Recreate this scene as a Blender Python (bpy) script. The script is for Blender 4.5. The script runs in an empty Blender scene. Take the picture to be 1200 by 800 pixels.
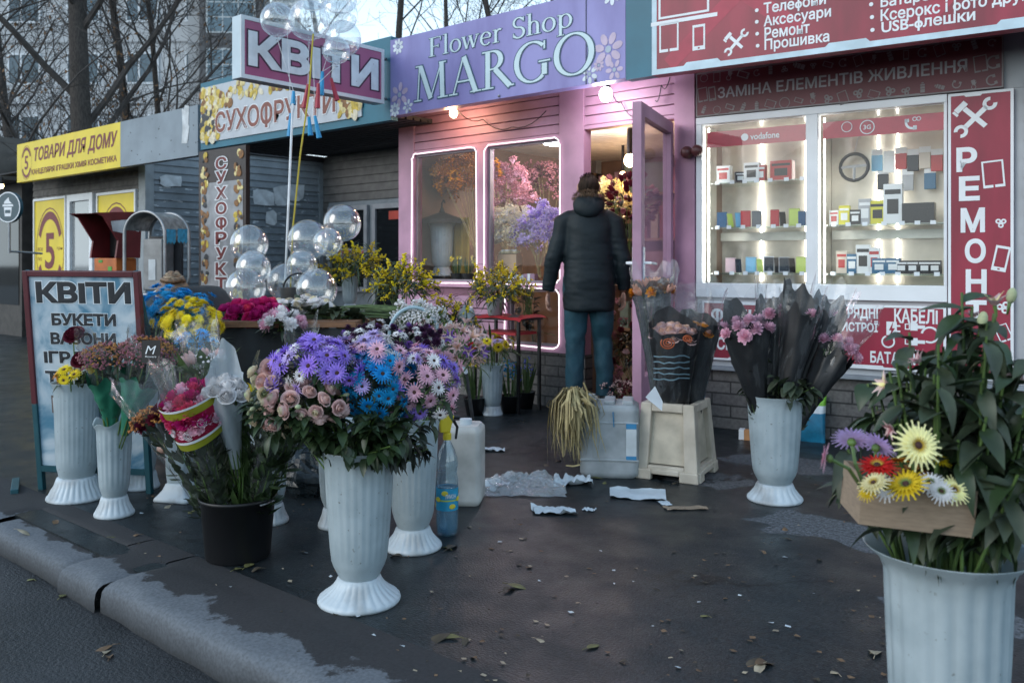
import bpy, bmesh, math, random
from mathutils import Vector, Matrix, noise as mnoise
R = math.radians
PI = math.pi
sc = bpy.context.scene
COL = sc.collection

# ------------------------------------------------------------------ camera, sky, sun, exposure
F = 1027.0; HORIZON = 310.0; CAM_H = 1.15; YAW = R(40.26)
cam_d = bpy.data.cameras.new('camera'); cam = bpy.data.objects.new('camera', cam_d); COL.objects.link(cam)
cam.location = (0, 0, CAM_H); cam.rotation_euler = (R(90), 0, YAW)
cam_d.sensor_width = 36; cam_d.lens = F * 36 / 1200; cam_d.shift_y = -90 / 1200
cam_d.clip_start = 0.05; cam_d.clip_end = 3000
cam_d.dof.use_dof = True; cam_d.dof.focus_distance = 3.6; cam_d.dof.aperture_fstop = 5.0
sc.camera = cam

SUN_EL = R(24); SUN_AZ = R(200)          # behind and left of the photographer, veiled by cloud
world = bpy.data.worlds.new('World'); sc.world = world; world.use_nodes = True
wt = world.node_tree; wt.nodes.clear()
w_out = wt.nodes.new('ShaderNodeOutputWorld'); w_bg = wt.nodes.new('ShaderNodeBackground')
sky = wt.nodes.new('ShaderNodeTexSky'); sky.sky_type = 'NISHITA'; sky.sun_disc = False
sky.sun_elevation = SUN_EL; sky.sun_rotation = SUN_AZ
sky.air_density = 1.0; sky.dust_density = 1.0; sky.ozone_density = 1.5
# thin cloud: whitest near the horizon, the blue of the Nishita sky showing overhead
w_tc = wt.nodes.new('ShaderNodeTexCoord'); w_sp = wt.nodes.new('ShaderNodeSeparateXYZ'); w_mr = wt.nodes.new('ShaderNodeMapRange'); w_nz = wt.nodes.new('ShaderNodeTexNoise'); w_ad = wt.nodes.new('ShaderNodeMath'); w_mx = wt.nodes.new('ShaderNodeMixRGB')
wt.links.new(w_tc.outputs['Generated'], w_sp.inputs[0]); wt.links.new(w_sp.outputs[2], w_mr.inputs[0]); w_mr.inputs[1].default_value = 0.02; w_mr.inputs[2].default_value = 0.75; w_mr.inputs[3].default_value = 0.95; w_mr.inputs[4].default_value = 0.30
w_nz.inputs['Scale'].default_value = 2.5; w_nz.inputs['Detail'].default_value = 5; wt.links.new(w_tc.outputs['Generated'], w_nz.inputs[0]); w_ad.operation = 'MULTIPLY_ADD'; w_ad.inputs[1].default_value = 0.5; wt.links.new(w_nz.outputs[0], w_ad.inputs[0]); w_sb = wt.nodes.new('ShaderNodeMath'); w_sb.operation = 'SUBTRACT'; w_sb.inputs[1].default_value = 0.25; wt.links.new(w_mr.outputs[0], w_sb.inputs[0]); wt.links.new(w_sb.outputs[0], w_ad.inputs[2]); w_ad.use_clamp = True
wt.links.new(w_ad.outputs[0], w_mx.inputs[0]); wt.links.new(sky.outputs[0], w_mx.inputs[1]); w_vc = wt.nodes.new('ShaderNodeMixRGB'); w_m2 = wt.nodes.new('ShaderNodeMapRange'); w_m2.inputs[1].default_value = 0.12; w_m2.inputs[2].default_value = 0.50; wt.links.new(w_sp.outputs[2], w_m2.inputs[0]); wt.links.new(w_m2.outputs[0], w_vc.inputs[0]); w_vc.inputs[1].default_value = (5.2, 6.2, 6.8, 1); w_vc.inputs[2].default_value = (3.6, 5.2, 6.4, 1); wt.links.new(w_vc.outputs[0], w_mx.inputs[2]); wt.links.new(w_mx.outputs[0], w_bg.inputs['Color'])
w_bg.inputs['Strength'].default_value = 0.12
wt.links.new(w_bg.outputs[0], w_out.inputs['Surface'])
sun_d = bpy.data.lights.new('sun', 'SUN'); sun_d.energy = 0.5; sun_d.angle = R(40); sun_d.color = (1.0, 0.98, 0.95)
sun = bpy.data.objects.new('sun', sun_d); COL.objects.link(sun)
_sd = Vector((math.sin(SUN_AZ) * math.cos(SUN_EL), math.cos(SUN_AZ) * math.cos(SUN_EL), math.sin(SUN_EL)))
sun.rotation_euler = _sd.to_track_quat('Z', 'Y').to_euler(); sun.location = (-6, -6, 14)
vs = sc.view_settings; vs.view_transform = 'Standard'; vs.look = 'None'; vs.gamma = 1.0; vs.exposure = 1.12
vs.use_curve_mapping = False
cy = sc.cycles; cy.use_denoising = True; cy.max_bounces = 9; cy.transparent_max_bounces = 32
cy.diffuse_bounces = 4; cy.glossy_bounces = 4; cy.transmission_bounces = 6
cy.caustics_reflective = False; cy.caustics_refractive = False; cy.sample_clamp_indirect = 4.0

# ------------------------------------------------------------------ photograph pixels -> places in the street
cY, sY = math.cos(YAW), math.sin(YAW)
def W(px, py, d):
    X = (px - 600) / F * d; Z = CAM_H + (HORIZON - py) / F * d
    return Vector((X * cY - d * sY, X * sY + d * cY, Z))
def G(px, py, z=0.0):
    return W(px, py, F * (CAM_H - z) / (py - HORIZON))
def gd(py): return F * CAM_H / (py - HORIZON)
def on_Y(px, py, Y):
    k = (px - 600) / F
    return W(px, py, Y / (k * sY + cY))
TOCAM = Vector((sY, -cY, 0))

# ------------------------------------------------------------------ objects
def thing(name, label, cat, loc=(0, 0, 0), rz=0.0, group=None):
    o = bpy.data.objects.new(name, None); COL.objects.link(o); o.empty_display_size = 0.05
    o.location = loc; o.rotation_euler = (0, 0, rz)
    o['label'] = label; o['category'] = cat
    if group: o['group'] = group
    return o
def tag(o, label, cat, group=None):
    o['label'] = label; o['category'] = cat
    if group: o['group'] = group
    return o
def dup(root, loc=None, rot=None, scale=None, label=None, group=None):
    r = root.copy(); COL.objects.link(r)
    if loc is not None: r.location = loc
    if rot is not None: r.rotation_euler = rot
    if scale is not None: r.scale = (scale,) * 3 if not hasattr(scale, '__len__') else scale
    if label: r['label'] = label
    if group: r['group'] = group
    for ch in list(root.children):
        c = ch.copy(); COL.objects.link(c); c.parent = r
        for g in ch.children:
            d = g.copy(); COL.objects.link(d); d.parent = c
    return r
def link(name, me, parent=None, M=None):
    o = bpy.data.objects.new(name, me); COL.objects.link(o)
    if parent is not None: o.parent = parent
    if M is not None: o.matrix_local = M
    return o

def frame(z, x=Vector((1, 0, 0))):
    z = Vector(z).normalized(); x = Vector(x)
    if abs(z.dot(x.normalized())) > 0.98: x = Vector((0, 1, 0.1))
    y = z.cross(x).normalized(); x = y.cross(z).normalized()
    return Matrix((x, y, z)).transposed()
def TR(loc, rot3=None, s=1.0):
    M = (rot3.to_4x4() if rot3 is not None else Matrix.Identity(4))
    M = Matrix.Translation(Vector(loc)) @ M @ Matrix.Scale(s, 4)
    return M
def RZ(a): return Matrix.Rotation(a, 3, 'Z')
def RX(a): return Matrix.Rotation(a, 3, 'X')
def RY(a): return Matrix.Rotation(a, 3, 'Y')

class MB:
    """collects shapes; build() links them as one mesh object"""
    def __init__(s): s.v = []; s.f = []; s.m = []; s.M = Matrix.Identity(4)
    def add(s, vs, fs, mi=0):
        n = len(s.v); M = s.M
        s.v += [tuple(M @ Vector(p)) for p in vs]
        s.f += [tuple(i + n for i in f) for f in fs]; s.m += [mi] * len(fs); return s
    def box(s, c, d, rot=None, mi=0, taper=1.0):
        hx, hy, hz = d[0] / 2, d[1] / 2, d[2] / 2; c = Vector(c); P = []
        for z in (-1, 1):
            t = taper if z > 0 else 1.0
            for x, y in ((-1, -1), (1, -1), (1, 1), (-1, 1)):
                q = Vector((x * hx * t, y * hy * t, z * hz)); P.append(c + (rot @ q if rot else q))
        return s.add(P, [(0, 3, 2, 1), (4, 5, 6, 7), (0, 1, 5, 4), (1, 2, 6, 5), (2, 3, 7, 6), (3, 0, 4, 7)], mi)
    def span(s, a, b, mi=0):
        return s.box([(a[i] + b[i]) / 2 for i in range(3)], [abs(a[i] - b[i]) for i in range(3)], None, mi)
    def quad(s, a, b, c, d, mi=0): return s.add([a, b, c, d], [(0, 1, 2, 3)], mi)
    def tube(s, pts, r, n=8, mi=0, cap=True):
        pts = [Vector(p) for p in pts]; k = len(pts)
        rs = r if hasattr(r, '__len__') else [r] * k
        P = []; x = None
        for i, p in enumerate(pts):
            t = (pts[min(i + 1, k - 1)] - pts[max(i - 1, 0)])
            if t.length < 1e-9: t = Vector((0, 0, 1))
            t.normalize()
            if x is None: x = t.orthogonal().normalized()
            else:
                x = x - t * x.dot(t)
                x = x.normalized() if x.length > 1e-6 else t.orthogonal().normalized()
            y = t.cross(x)
            for j in range(n):
                a = 2 * PI * j / n; P.append(p + (x * math.cos(a) + y * math.sin(a)) * rs[i])
        Fs = [(i * n + j, i * n + (j + 1) % n, (i + 1) * n + (j + 1) % n, (i + 1) * n + j) for i in range(k - 1) for j in range(n)]
        if cap: Fs += [tuple(range(n))[::-1], tuple((k - 1) * n + j for j in range(n))]
        return s.add(P, Fs, mi)
    def lathe(s, prof, n=32, mi=0, rad=None, closed=False, sq=None):
        P = []; k = len(prof)
        for i, (r, z) in enumerate(prof):
            for j in range(n):
                a = 2 * PI * j / n; rr = rad(r, z, a, i) if rad else r
                P.append((rr * math.cos(a), rr * math.sin(a), z))
        Fs = [(i * n + j, i * n + (j + 1) % n, (i + 1) * n + (j + 1) % n, (i + 1) * n + j) for i in range(k - 1) for j in range(n)]
        return s.add(P, Fs, mi)
    def cap(s, r, z, n=32, mi=0, up=True):
        P = [(r * math.cos(2 * PI * j / n), r * math.sin(2 * PI * j / n), z) for j in range(n)]
        return s.add(P, [tuple(range(n)) if up else tuple(range(n))[::-1]], mi)
    def ell(s, c, r, n=12, m=8, rot=None, mi=0, fn=None):
        P = []; c = Vector(c); r = r if hasattr(r, '__len__') else (r, r, r)
        for i in range(m + 1):
            t = PI * i / m
            for j in range(n):
                a = 2 * PI * j / n
                q = Vector((r[0] * math.sin(t) * math.cos(a), r[1] * math.sin(t) * math.sin(a), r[2] * math.cos(t)))
                if fn: q = fn(q)
                P.append(c + (rot @ q if rot else q))
        Fs = [(i * n + j, (i + 1) * n + j, (i + 1) * n + (j + 1) % n, i * n + (j + 1) % n) for i in range(m) for j in range(n)]
        return s.add(P, Fs, mi)
    def octa(s, c, r, mi=0):
        c = Vector(c); D = [(1, 0, 0), (-1, 0, 0), (0, 1, 0), (0, -1, 0), (0, 0, 1), (0, 0, -1)]
        return s.add([c + Vector(d) * r for d in D], [(0, 2, 4), (2, 1, 4), (1, 3, 4), (3, 0, 4), (2, 0, 5), (1, 2, 5), (3, 1, 5), (0, 3, 5)], mi)
    def prism(s, poly, z0, z1, mi=0):
        n = len(poly); P = [(x, y, z0) for x, y in poly] + [(x, y, z1) for x, y in poly]
        return s.add(P, [tuple(range(n))[::-1], tuple(range(n, 2 * n))] + [(i, (i + 1) % n, n + (i + 1) % n, n + i) for i in range(n)], mi)
    def grid(s, fn, nu, nv, mi=0, closed_u=False):
        P = [fn(i / nu, j / nv) for j in range(nv + 1) for i in range(nu + (0 if closed_u else 1))]
        w = nu if closed_u else nu + 1
        Fs = [(j * w + i, j * w + (i + 1) % w, (j + 1) * w + (i + 1) % w, (j + 1) * w + i) for j in range(nv) for i in range(nu)]
        return s.add(P, Fs, mi)
    def leaf(s, base, d, up, L, wd, mi=0, curl=0.3, nseg=4, fold=0.15, tip=1.0, end=0.0):
        d = Vector(d).normalized(); up = Vector(up)
        side = d.cross(up)
        if side.length < 1e-4: side = d.orthogonal()
        side.normalize(); nrm = side.cross(d)
        P = []; base = Vector(base)
        for i in range(nseg + 1):
            t = i / nseg
            w = wd * (math.sin(PI * min(1, (t * 0.93 + 0.07)) ** tip)) if i < nseg else max(0.0006, end * wd)
            c = base + d * (L * t * (1 - 0.25 * abs(curl) * t)) - nrm * (curl * L * t * t)
            P += [c - side * w / 2 + nrm * w * fold, c, c + side * w / 2 + nrm * w * fold]
        Fs = []
        for i in range(nseg):
            a = i * 3
            Fs += [(a, a + 1, a + 4, a + 3), (a + 1, a + 2, a + 5, a + 4)]
        return s.add(P, Fs, mi)
    def mesh(s, name, mats, smooth=False):
        me = bpy.data.meshes.new(name); me.from_pydata(s.v, [], s.f)
        for m in (mats if isinstance(mats, (list, tuple)) else [mats]): me.materials.append(m)
        me.polygons.foreach_set('material_index', s.m)
        if smooth: me.polygons.foreach_set('use_smooth', [True] * len(s.f))
        me.update(); return me
    def build(s, name, mats, parent=None, smooth=False, bevel=0.0, loc=None, rz=None, seg=2):
        o = link(name, s.mesh(name, mats, smooth), parent)
        if loc is not None: o.location = loc
        if rz is not None: o.rotation_euler = (0, 0, rz)
        if bevel:
            b = o.modifiers.new('bevel', 'BEVEL'); b.width = bevel; b.segments = seg; b.limit_method = 'ANGLE'; b.angle_limit = R(40)
        return o
def structure(o): o['kind'] = 'structure'; return o

# ------------------------------------------------------------------ materials (node-based, procedural)
MATS = {}
def pm(name, col, rough=0.55, metal=0.0, var=0.12, scale=8.0, bump=0.0, bscale=60.0, spec=0.5, col2=None, ramp=(0.35, 0.65), sss=0.0,
       trans=0.0, rnd=0.0, coat=0.0, emit=None, es=1.0, alpha=1.0, detail=4.0, stretch=None):
    if name in MATS: return MATS[name]
    m = bpy.data.materials.new(name); m.use_nodes = True; nt = m.node_tree; N = nt.nodes; L = nt.links
    b = N['Principled BSDF']; out = N['Material Output']
    tc = N.new('ShaderNodeTexCoord'); src = tc.outputs['Object']
    if stretch:
        mp = N.new('ShaderNodeMapping'); mp.inputs['Scale'].default_value = stretch; L.new(src, mp.inputs[0]); src = mp.outputs[0]
    nz = N.new('ShaderNodeTexNoise'); nz.inputs['Scale'].default_value = scale; nz.inputs['Detail'].default_value = detail; L.new(src, nz.inputs['Vector'])
    cr = N.new('ShaderNodeValToRGB'); e = cr.color_ramp.elements
    c = Vector(col); a = c * (1 - var); z = Vector(col2) if col2 else c * (1 + var)
    e[0].position, e[1].position = ramp; e[0].color = (*a, 1); e[1].color = (*[min(1, q) for q in z], 1)
    L.new(nz.outputs[0], cr.inputs[0]); cs = cr.outputs[0]
    if rnd:
        oi = N.new('ShaderNodeObjectInfo'); h = N.new('ShaderNodeHueSaturation'); mr = N.new('ShaderNodeMapRange')
        mr.inputs['To Min'].default_value = 1 - rnd; mr.inputs['To Max'].default_value = 1 + rnd
        L.new(oi.outputs['Random'], mr.inputs[0]); L.new(mr.outputs[0], h.inputs['Value']); L.new(cs, h.inputs['Color'])
        mr2 = N.new('ShaderNodeMapRange'); mr2.inputs['To Min'].default_value = 0.5 - rnd * 0.06; mr2.inputs['To Max'].default_value = 0.5 + rnd * 0.06
        L.new(oi.outputs['Random'], mr2.inputs[0]); L.new(mr2.outputs[0], h.inputs['Hue']); cs = h.outputs[0]
    L.new(cs, b.inputs['Base Color']); b.inputs['Roughness'].default_value = rough; b.inputs['Metallic'].default_value = metal
    b.inputs['Specular IOR Level'].default_value = spec; b.inputs['Coat Weight'].default_value = coat
    if bump:
        n2 = N.new('ShaderNodeTexNoise'); n2.inputs['Scale'].default_value = bscale; n2.inputs['Detail'].default_value = 5; L.new(src, n2.inputs['Vector'])
        bp = N.new('ShaderNodeBump'); bp.inputs['Strength'].default_value = bump; bp.inputs['Distance'].default_value = 0.01
        L.new(n2.outputs[0], bp.inputs['Height']); L.new(bp.outputs[0], b.inputs['Normal'])
    if emit: b.inputs['Emission Color'].default_value = (*emit, 1); b.inputs['Emission Strength'].default_value = es
    if trans:
        tl = N.new('ShaderNodeBsdfTranslucent'); L.new(cs, tl.inputs[0]); mx = N.new('ShaderNodeMixShader'); mx.inputs[0].default_value = trans
        L.new(b.outputs[0], mx.inputs[1]); L.new(tl.outputs[0], mx.inputs[2]); L.new(mx.outputs[0], out.inputs['Surface'])
    m.diffuse_color = (*col, 1); MATS[name] = m; return m
def film(name, tint=(1, 1, 1), base=0.05, edge=0.9, rough=0.02, bump=0.0, bscale=30.0, haze=0.0, hcol=(0.8, 0.85, 0.9), power=3.0, stretch=None):
    """thin clear film or pane: see-through, glossier towards grazing"""
    if name in MATS: return MATS[name]
    m = bpy.data.materials.new(name); m.use_nodes = True; nt = m.node_tree; N = nt.nodes; L = nt.links
    N.remove(N['Principled BSDF']); out = N['Material Output']
    tr = N.new('ShaderNodeBsdfTransparent'); tr.inputs[0].default_value = (*tint, 1)
    gl = N.new('ShaderNodeBsdfGlossy'); gl.inputs['Roughness'].default_value = rough; gl.inputs[0].default_value = (1, 1, 1, 1)
    lw = N.new('ShaderNodeLayerWeight'); lw.inputs[0].default_value = 0.5
    pw = N.new('ShaderNodeMath'); pw.operation = 'POWER'; pw.inputs[1].default_value = power
    mr = N.new('ShaderNodeMapRange'); mr.inputs['To Min'].default_value = base; mr.inputs['To Max'].default_value = edge
    L.new(lw.outputs['Facing'], pw.inputs[0]); L.new(pw.outputs[0], mr.inputs[0])
    mx = N.new('ShaderNodeMixShader'); L.new(mr.outputs[0], mx.inputs[0]); L.new(tr.outputs[0], mx.inputs[1]); L.new(gl.outputs[0], mx.inputs[2])
    last = mx
    if bump:
        tc = N.new('ShaderNodeTexCoord'); src = tc.outputs['Object']
        if stretch:
            mp = N.new('ShaderNodeMapping'); mp.inputs['Scale'].default_value = stretch; L.new(src, mp.inputs[0]); src = mp.outputs[0]
        n2 = N.new('ShaderNodeTexNoise'); n2.inputs['Scale'].default_value = bscale; n2.inputs['Detail'].default_value = 3; L.new(src, n2.inputs['Vector'])
        bp = N.new('ShaderNodeBump'); bp.inputs['Strength'].default_value = bump; bp.inputs['Distance'].default_value = 0.03
        L.new(n2.outputs[0], bp.inputs['Height']); L.new(bp.outputs[0], gl.inputs['Normal']); L.new(bp.outputs[0], lw.inputs['Normal'])
    if haze:
        df = N.new('ShaderNodeBsdfDiffuse'); df.inputs[0].default_value = (*hcol, 1); m2 = N.new('ShaderNodeMixShader'); m2.inputs[0].default_value = haze
        L.new(mx.outputs[0], m2.inputs[1]); L.new(df.outputs[0], m2.inputs[2]); last = m2
    L.new(last.outputs[0], out.inputs['Surface']); MATS[name] = m; return m
def glow(name, col, s):
    if name in MATS: return MATS[name]
    m = bpy.data.materials.new(name); m.use_nodes = True; N = m.node_tree.nodes; N.remove(N['Principled BSDF'])
    e = N.new('ShaderNodeEmission'); e.inputs[0].default_value = (*col, 1); e.inputs[1].default_value = s
    m.node_tree.links.new(e.outputs[0], N['Material Output'].inputs['Surface']); MATS[name] = m; return m

# ------------------------------------------------------------------ lettering: flat meshes in the local XY plane
def text_mesh(body, size, off=0.0, ext=0.0, align='CENTER', shear=0.0, sp=1.0):
    c = bpy.data.curves.new('lettering', 'FONT'); c.body = body; c.size = size; c.bevel_depth = off; c.bevel_resolution = 0; c.extrude = ext
    c.align_x = align; c.align_y = 'CENTER'; c.shear = shear; c.space_character = sp; c.resolution_u = 3
    o = bpy.data.objects.new('tmp', c); COL.objects.link(o)
    dg = bpy.context.evaluated_depsgraph_get(); dg.update()
    me = bpy.data.meshes.new_from_object(o.evaluated_get(dg))
    bpy.data.objects.remove(o); bpy.data.curves.remove(c); return me
def fit_text(body, width, height, M, mat, name='lettering', parent=None, bold=0.0, z=0.0, outline=None, ow=0.0, align='CENTER', shear=0.0, ext=0.0008):
    """lettering scaled to width x height, centred on M (local XY plane, reading along +X)"""
    body = body.replace('І', 'I')
    def mk(b, zz, e, ref=None):
        me = text_mesh(body.replace('Ф', 'О').replace('ф', 'o'), 1.0, b, 0.0, 'LEFT', shear)
        for q, ch in enumerate(body):
            if ch in 'Фф':                              # the upright of the letter over its bowl
                ms = [text_mesh(body[:n_].replace('Ф', 'О').replace('ф', 'o'), 1.0, b, 0.0, 'LEFT', shear) for n_ in (q, q + 1)]
                xl = max([v.co.x for v in ms[0].vertices] or [0.0]); xr = max(v.co.x for v in ms[1].vertices); xm = xr - (xr - xl) * .46; y0, y1 = (-.42, .40) if ch == 'Ф' else (-.5, .42)
                bm = bmesh.new(); bm.from_mesh(me); w_ = .045 + b; vv = [bm.verts.new((xm + sx * w_, sy, .09)) for sx, sy in ((-1, y0 - b), (1, y0 - b), (1, y1 + b), (-1, y1 + b))]; bm.faces.new(vv); bm.to_mesh(me); bm.free()
        xs = [v.co.x for v in me.vertices]; ys = [v.co.y for v in me.vertices]
        if not xs: return me, None
        bb = (min(xs), max(xs), min(ys), max(ys)) if ref is None else ref
        sx = width / max(1e-6, bb[1] - bb[0]); sy = height / max(1e-6, bb[3] - bb[2])
        cx, cyy = (bb[0] + bb[1]) / 2, (bb[2] + bb[3]) / 2
        for v in me.vertices: v.co = M @ Vector(((v.co.x - cx) * sx, (v.co.y - cyy) * sy, zz + v.co.z * 0.012))
        me.polygons.foreach_set('use_smooth', [False] * len(me.polygons)); me.materials.clear(); me.materials.append(mat if ref is None else outline); return me, bb
    me, bb = mk(bold, z + 0.0022, ext); me.name = name
    o = link(name, me, parent)
    if outline is not None:
        m2, _ = mk(bold + ow, z + 0.0011, ext, bb); m2.name = 'outline'
        link('outline', m2, o)
    return o
# ================================================================== SETTING
def wall_xy(nt, src):
    N = nt.nodes; L = nt.links
    sp = N.new('ShaderNodeSeparateXYZ'); cb = N.new('ShaderNodeCombineXYZ'); ad = N.new('ShaderNodeMath'); ad.operation = 'ADD'
    L.new(src, sp.inputs[0]); L.new(sp.outputs[0], ad.inputs[0]); L.new(sp.outputs[1], ad.inputs[1])
    L.new(ad.outputs[0], cb.inputs[0]); L.new(sp.outputs[2], cb.inputs[1]); return cb.outputs[0]
def brick_mat(name, c1, c2, mortar, bw=0.30, bh=0.08, ms=0.006, bump=0.6, rough=0.8):
    m = bpy.data.materials.new(name); m.use_nodes = True; nt = m.node_tree; N = nt.nodes; L = nt.links; b = N['Principled BSDF']
    tc = N.new('ShaderNodeTexCoord'); v = wall_xy(nt, tc.outputs['Object'])
    br = N.new('ShaderNodeTexBrick'); br.inputs['Scale'].default_value = 1; br.inputs['Brick Width'].default_value = bw; br.inputs['Row Height'].default_value = bh
    br.inputs['Mortar Size'].default_value = ms; br.inputs['Color1'].default_value = (*c1, 1); br.inputs['Color2'].default_value = (*c2, 1); br.inputs['Mortar'].default_value = (*mortar, 1)
    L.new(v, br.inputs['Vector'])
    nz = N.new('ShaderNodeTexNoise'); nz.inputs['Scale'].default_value = 40; nz.inputs['Detail'].default_value = 6; L.new(tc.outputs['Object'], nz.inputs[0])
    mx = N.new('ShaderNodeMixRGB'); mx.blend_type = 'MULTIPLY'; mx.inputs[0].default_value = 0.7
    cr = N.new('ShaderNodeValToRGB'); cr.color_ramp.elements[0].position = 0.3; cr.color_ramp.elements[0].color = (.45, .45, .45, 1); cr.color_ramp.elements[1].position = 0.7; L.new(nz.outputs[0], cr.inputs[0])
    L.new(br.outputs['Color'], mx.inputs[1]); L.new(cr.outputs[0], mx.inputs[2]); L.new(mx.outputs[0], b.inputs['Base Color'])
    ad = N.new('ShaderNodeMath'); ad.operation = 'MULTIPLY_ADD'; ad.inputs[1].default_value = -1.0
    n3 = N.new('ShaderNodeMath'); n3.operation = 'MULTIPLY'; n3.inputs[1].default_value = 0.5; L.new(nz.outputs[0], n3.inputs[0])
    L.new(br.outputs['Fac'], ad.inputs[0]); L.new(n3.outputs[0], ad.inputs[2])
    bp = N.new('ShaderNodeBump'); bp.inputs['Strength'].default_value = bump; bp.inputs['Distance'].default_value = 0.012; L.new(ad.outputs[0], bp.inputs['Height']); L.new(bp.outputs[0], b.inputs['Normal'])
    b.inputs['Roughness'].default_value = rough; MATS[name] = m; return m

def asphalt_mat():
    m = bpy.data.materials.new('asphalt'); m.use_nodes = True; nt = m.node_tree; N = nt.nodes; L = nt.links; b = N['Principled BSDF']
    tc = N.new('ShaderNodeTexCoord'); P = tc.outputs['Object']
    def noise(s, d=5, dist=0.0):
        n = N.new('ShaderNodeTexNoise'); n.inputs['Scale'].default_value = s; n.inputs['Detail'].default_value = d; n.inputs['Distortion'].default_value = dist; L.new(P, n.inputs[0]); return n.outputs[0]
    def ramp(src, p0, p1, c0, c1):
        r = N.new('ShaderNodeValToRGB'); r.color_ramp.elements[0].position = p0; r.color_ramp.elements[1].position = p1
        r.color_ramp.elements[0].color = (*c0, 1); r.color_ramp.elements[1].color = (*c1, 1); L.new(src, r.inputs[0]); return r.outputs[0]
    def math_(op, a, b_):
        q = N.new('ShaderNodeMath'); q.operation = op
        for i, z in enumerate((a, b_)):
            if isinstance(z, float): q.inputs[i].default_value = z
            else: L.new(z, q.inputs[i])
        return q.outputs[0]
    # where the pavement has dried: a few patches on the right and a strip by the wall
    dry = None
    for (x, y, rx, ry) in ((-1.45, 3.75, 0.75, 0.45), (-0.75, 3.15, 0.65, 0.22), (-1.9, 4.85, 0.9, 0.35), (-2.3, 4.3, 0.55, 0.3), (-0.2, 2.8, 0.35, 0.12), (0.5, 4.0, 1.2, 0.7)):
        mp = N.new('ShaderNodeMapping'); mp.vector_type = 'TEXTURE'; mp.inputs['Location'].default_value = (x, y, 0); mp.inputs['Scale'].default_value = (rx, ry, 1); L.new(P, mp.inputs[0])
        g = N.new('ShaderNodeTexGradient'); g.gradient_type = 'SPHERICAL'; L.new(mp.outputs[0], g.inputs[0])
        dry = g.outputs['Fac'] if dry is None else math_('MAXIMUM', dry, g.outputs['Fac'])
    k = math_('ADD', math_('MULTIPLY', dry, 0.55), math_('MULTIPLY', noise(2.6, 10, 0.8), 1.0))
    kr = ramp(k, 0.755, 0.785, (0, 0, 0), (1, 1, 1))
    grain = ramp(math_('ADD', math_('MULTIPLY', noise(130, 2), 0.5), math_('MULTIPLY', noise(55, 3), 0.5)), 0.40, 0.62, (0.35, 0.35, 0.35), (1.9, 1.9, 1.9))
    wet = ramp(noise(1.3, 6), 0.35, 0.7, (0.0095, 0.0130, 0.0155), (0.018, 0.0245, 0.028))
    mx = N.new('ShaderNodeMixRGB'); L.new(kr, mx.inputs[0]); L.new(wet, mx.inputs[1]); mx.inputs[2].default_value = (0.085, 0.091, 0.10, 1)
    vo = N.new('ShaderNodeTexVoronoi'); vo.inputs['Scale'].default_value = 75; L.new(P, vo.inputs[0]); st = ramp(vo.outputs['Distance'], 0.10, 0.20, (1, 1, 1), (0, 0, 0)); ms = N.new('ShaderNodeMixRGB'); ms.blend_type = 'ADD'; sf = math_('MULTIPLY', st, ramp(noise(9, 3), 0.45, 0.65, (0, 0, 0), (0.05, 0.05, 0.05))); L.new(sf, ms.inputs[0]); L.new(mx.outputs[0], ms.inputs[1]); ms.inputs[2].default_value = (0.7, 0.7, 0.7, 1); mx = ms
    mg = N.new('ShaderNodeMixRGB'); mg.blend_type = 'MULTIPLY'; mg.inputs[0].default_value = 0.8; L.new(mx.outputs[0], mg.inputs[1]); L.new(grain, mg.inputs[2])
    ds = N.new('ShaderNodeVectorMath'); ds.operation = 'ADD'; dn = N.new('ShaderNodeTexNoise'); dn.inputs['Scale'].default_value = 2.2; dn.inputs['Detail'].default_value = 6; L.new(P, dn.inputs[0]); L.new(P, ds.inputs[0]); L.new(dn.outputs['Color'], ds.inputs[1]); ck = N.new('ShaderNodeTexVoronoi'); ck.feature = 'DISTANCE_TO_EDGE'; ck.inputs['Scale'].default_value = 0.75; L.new(ds.outputs[0], ck.inputs[0]); cl = ramp(ck.outputs['Distance'], 0.004, 0.014, (.25, .25, .25), (1, 1, 1)); mc = N.new('ShaderNodeMixRGB'); mc.blend_type = 'MULTIPLY'; L.new(ramp(noise(0.8, 2), 0.5, 0.6, (0, 0, 0), (1, 1, 1)), mc.inputs[0]); L.new(mg.outputs[0], mc.inputs[1]); L.new(cl, mc.inputs[2])
    L.new(mc.outputs[0], b.inputs['Base Color'])
    rr = N.new('ShaderNodeMixRGB'); L.new(kr, rr.inputs[0]); L.new(ramp(noise(5, 6), 0.3, 0.7, (0.27, 0.27, 0.27), (0.55, 0.55, 0.55)), rr.inputs[1]); rr.inputs[2].default_value = (0.85, 0.85, 0.85, 1)
    L.new(rr.outputs[0], b.inputs['Roughness']); b.inputs['Specular IOR Level'].default_value = 0.32
    bp = N.new('ShaderNodeBump'); bp.inputs['Strength'].default_value = 0.55; bp.inputs['Distance'].default_value = 0.004
    hh = math_('ADD', noise(120, 3), math_('MULTIPLY', noise(4, 4), 0.5)); L.new(hh, bp.inputs['Height']); L.new(bp.outputs[0], b.inputs['Normal'])
    MATS['asphalt'] = m; return m
ASPH = asphalt_mat()
ROAD = pm('road_asphalt', (0.016, 0.017, 0.019), 0.5, var=0.35, scale=2.5, bump=0.6, bscale=90, col2=(0.034, 0.035, 0.038), detail=8)
DIRT = pm('earth', (0.06, 0.055, 0.045), 0.9, var=0.3, scale=1.5, bump=0.4, bscale=12)

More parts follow.
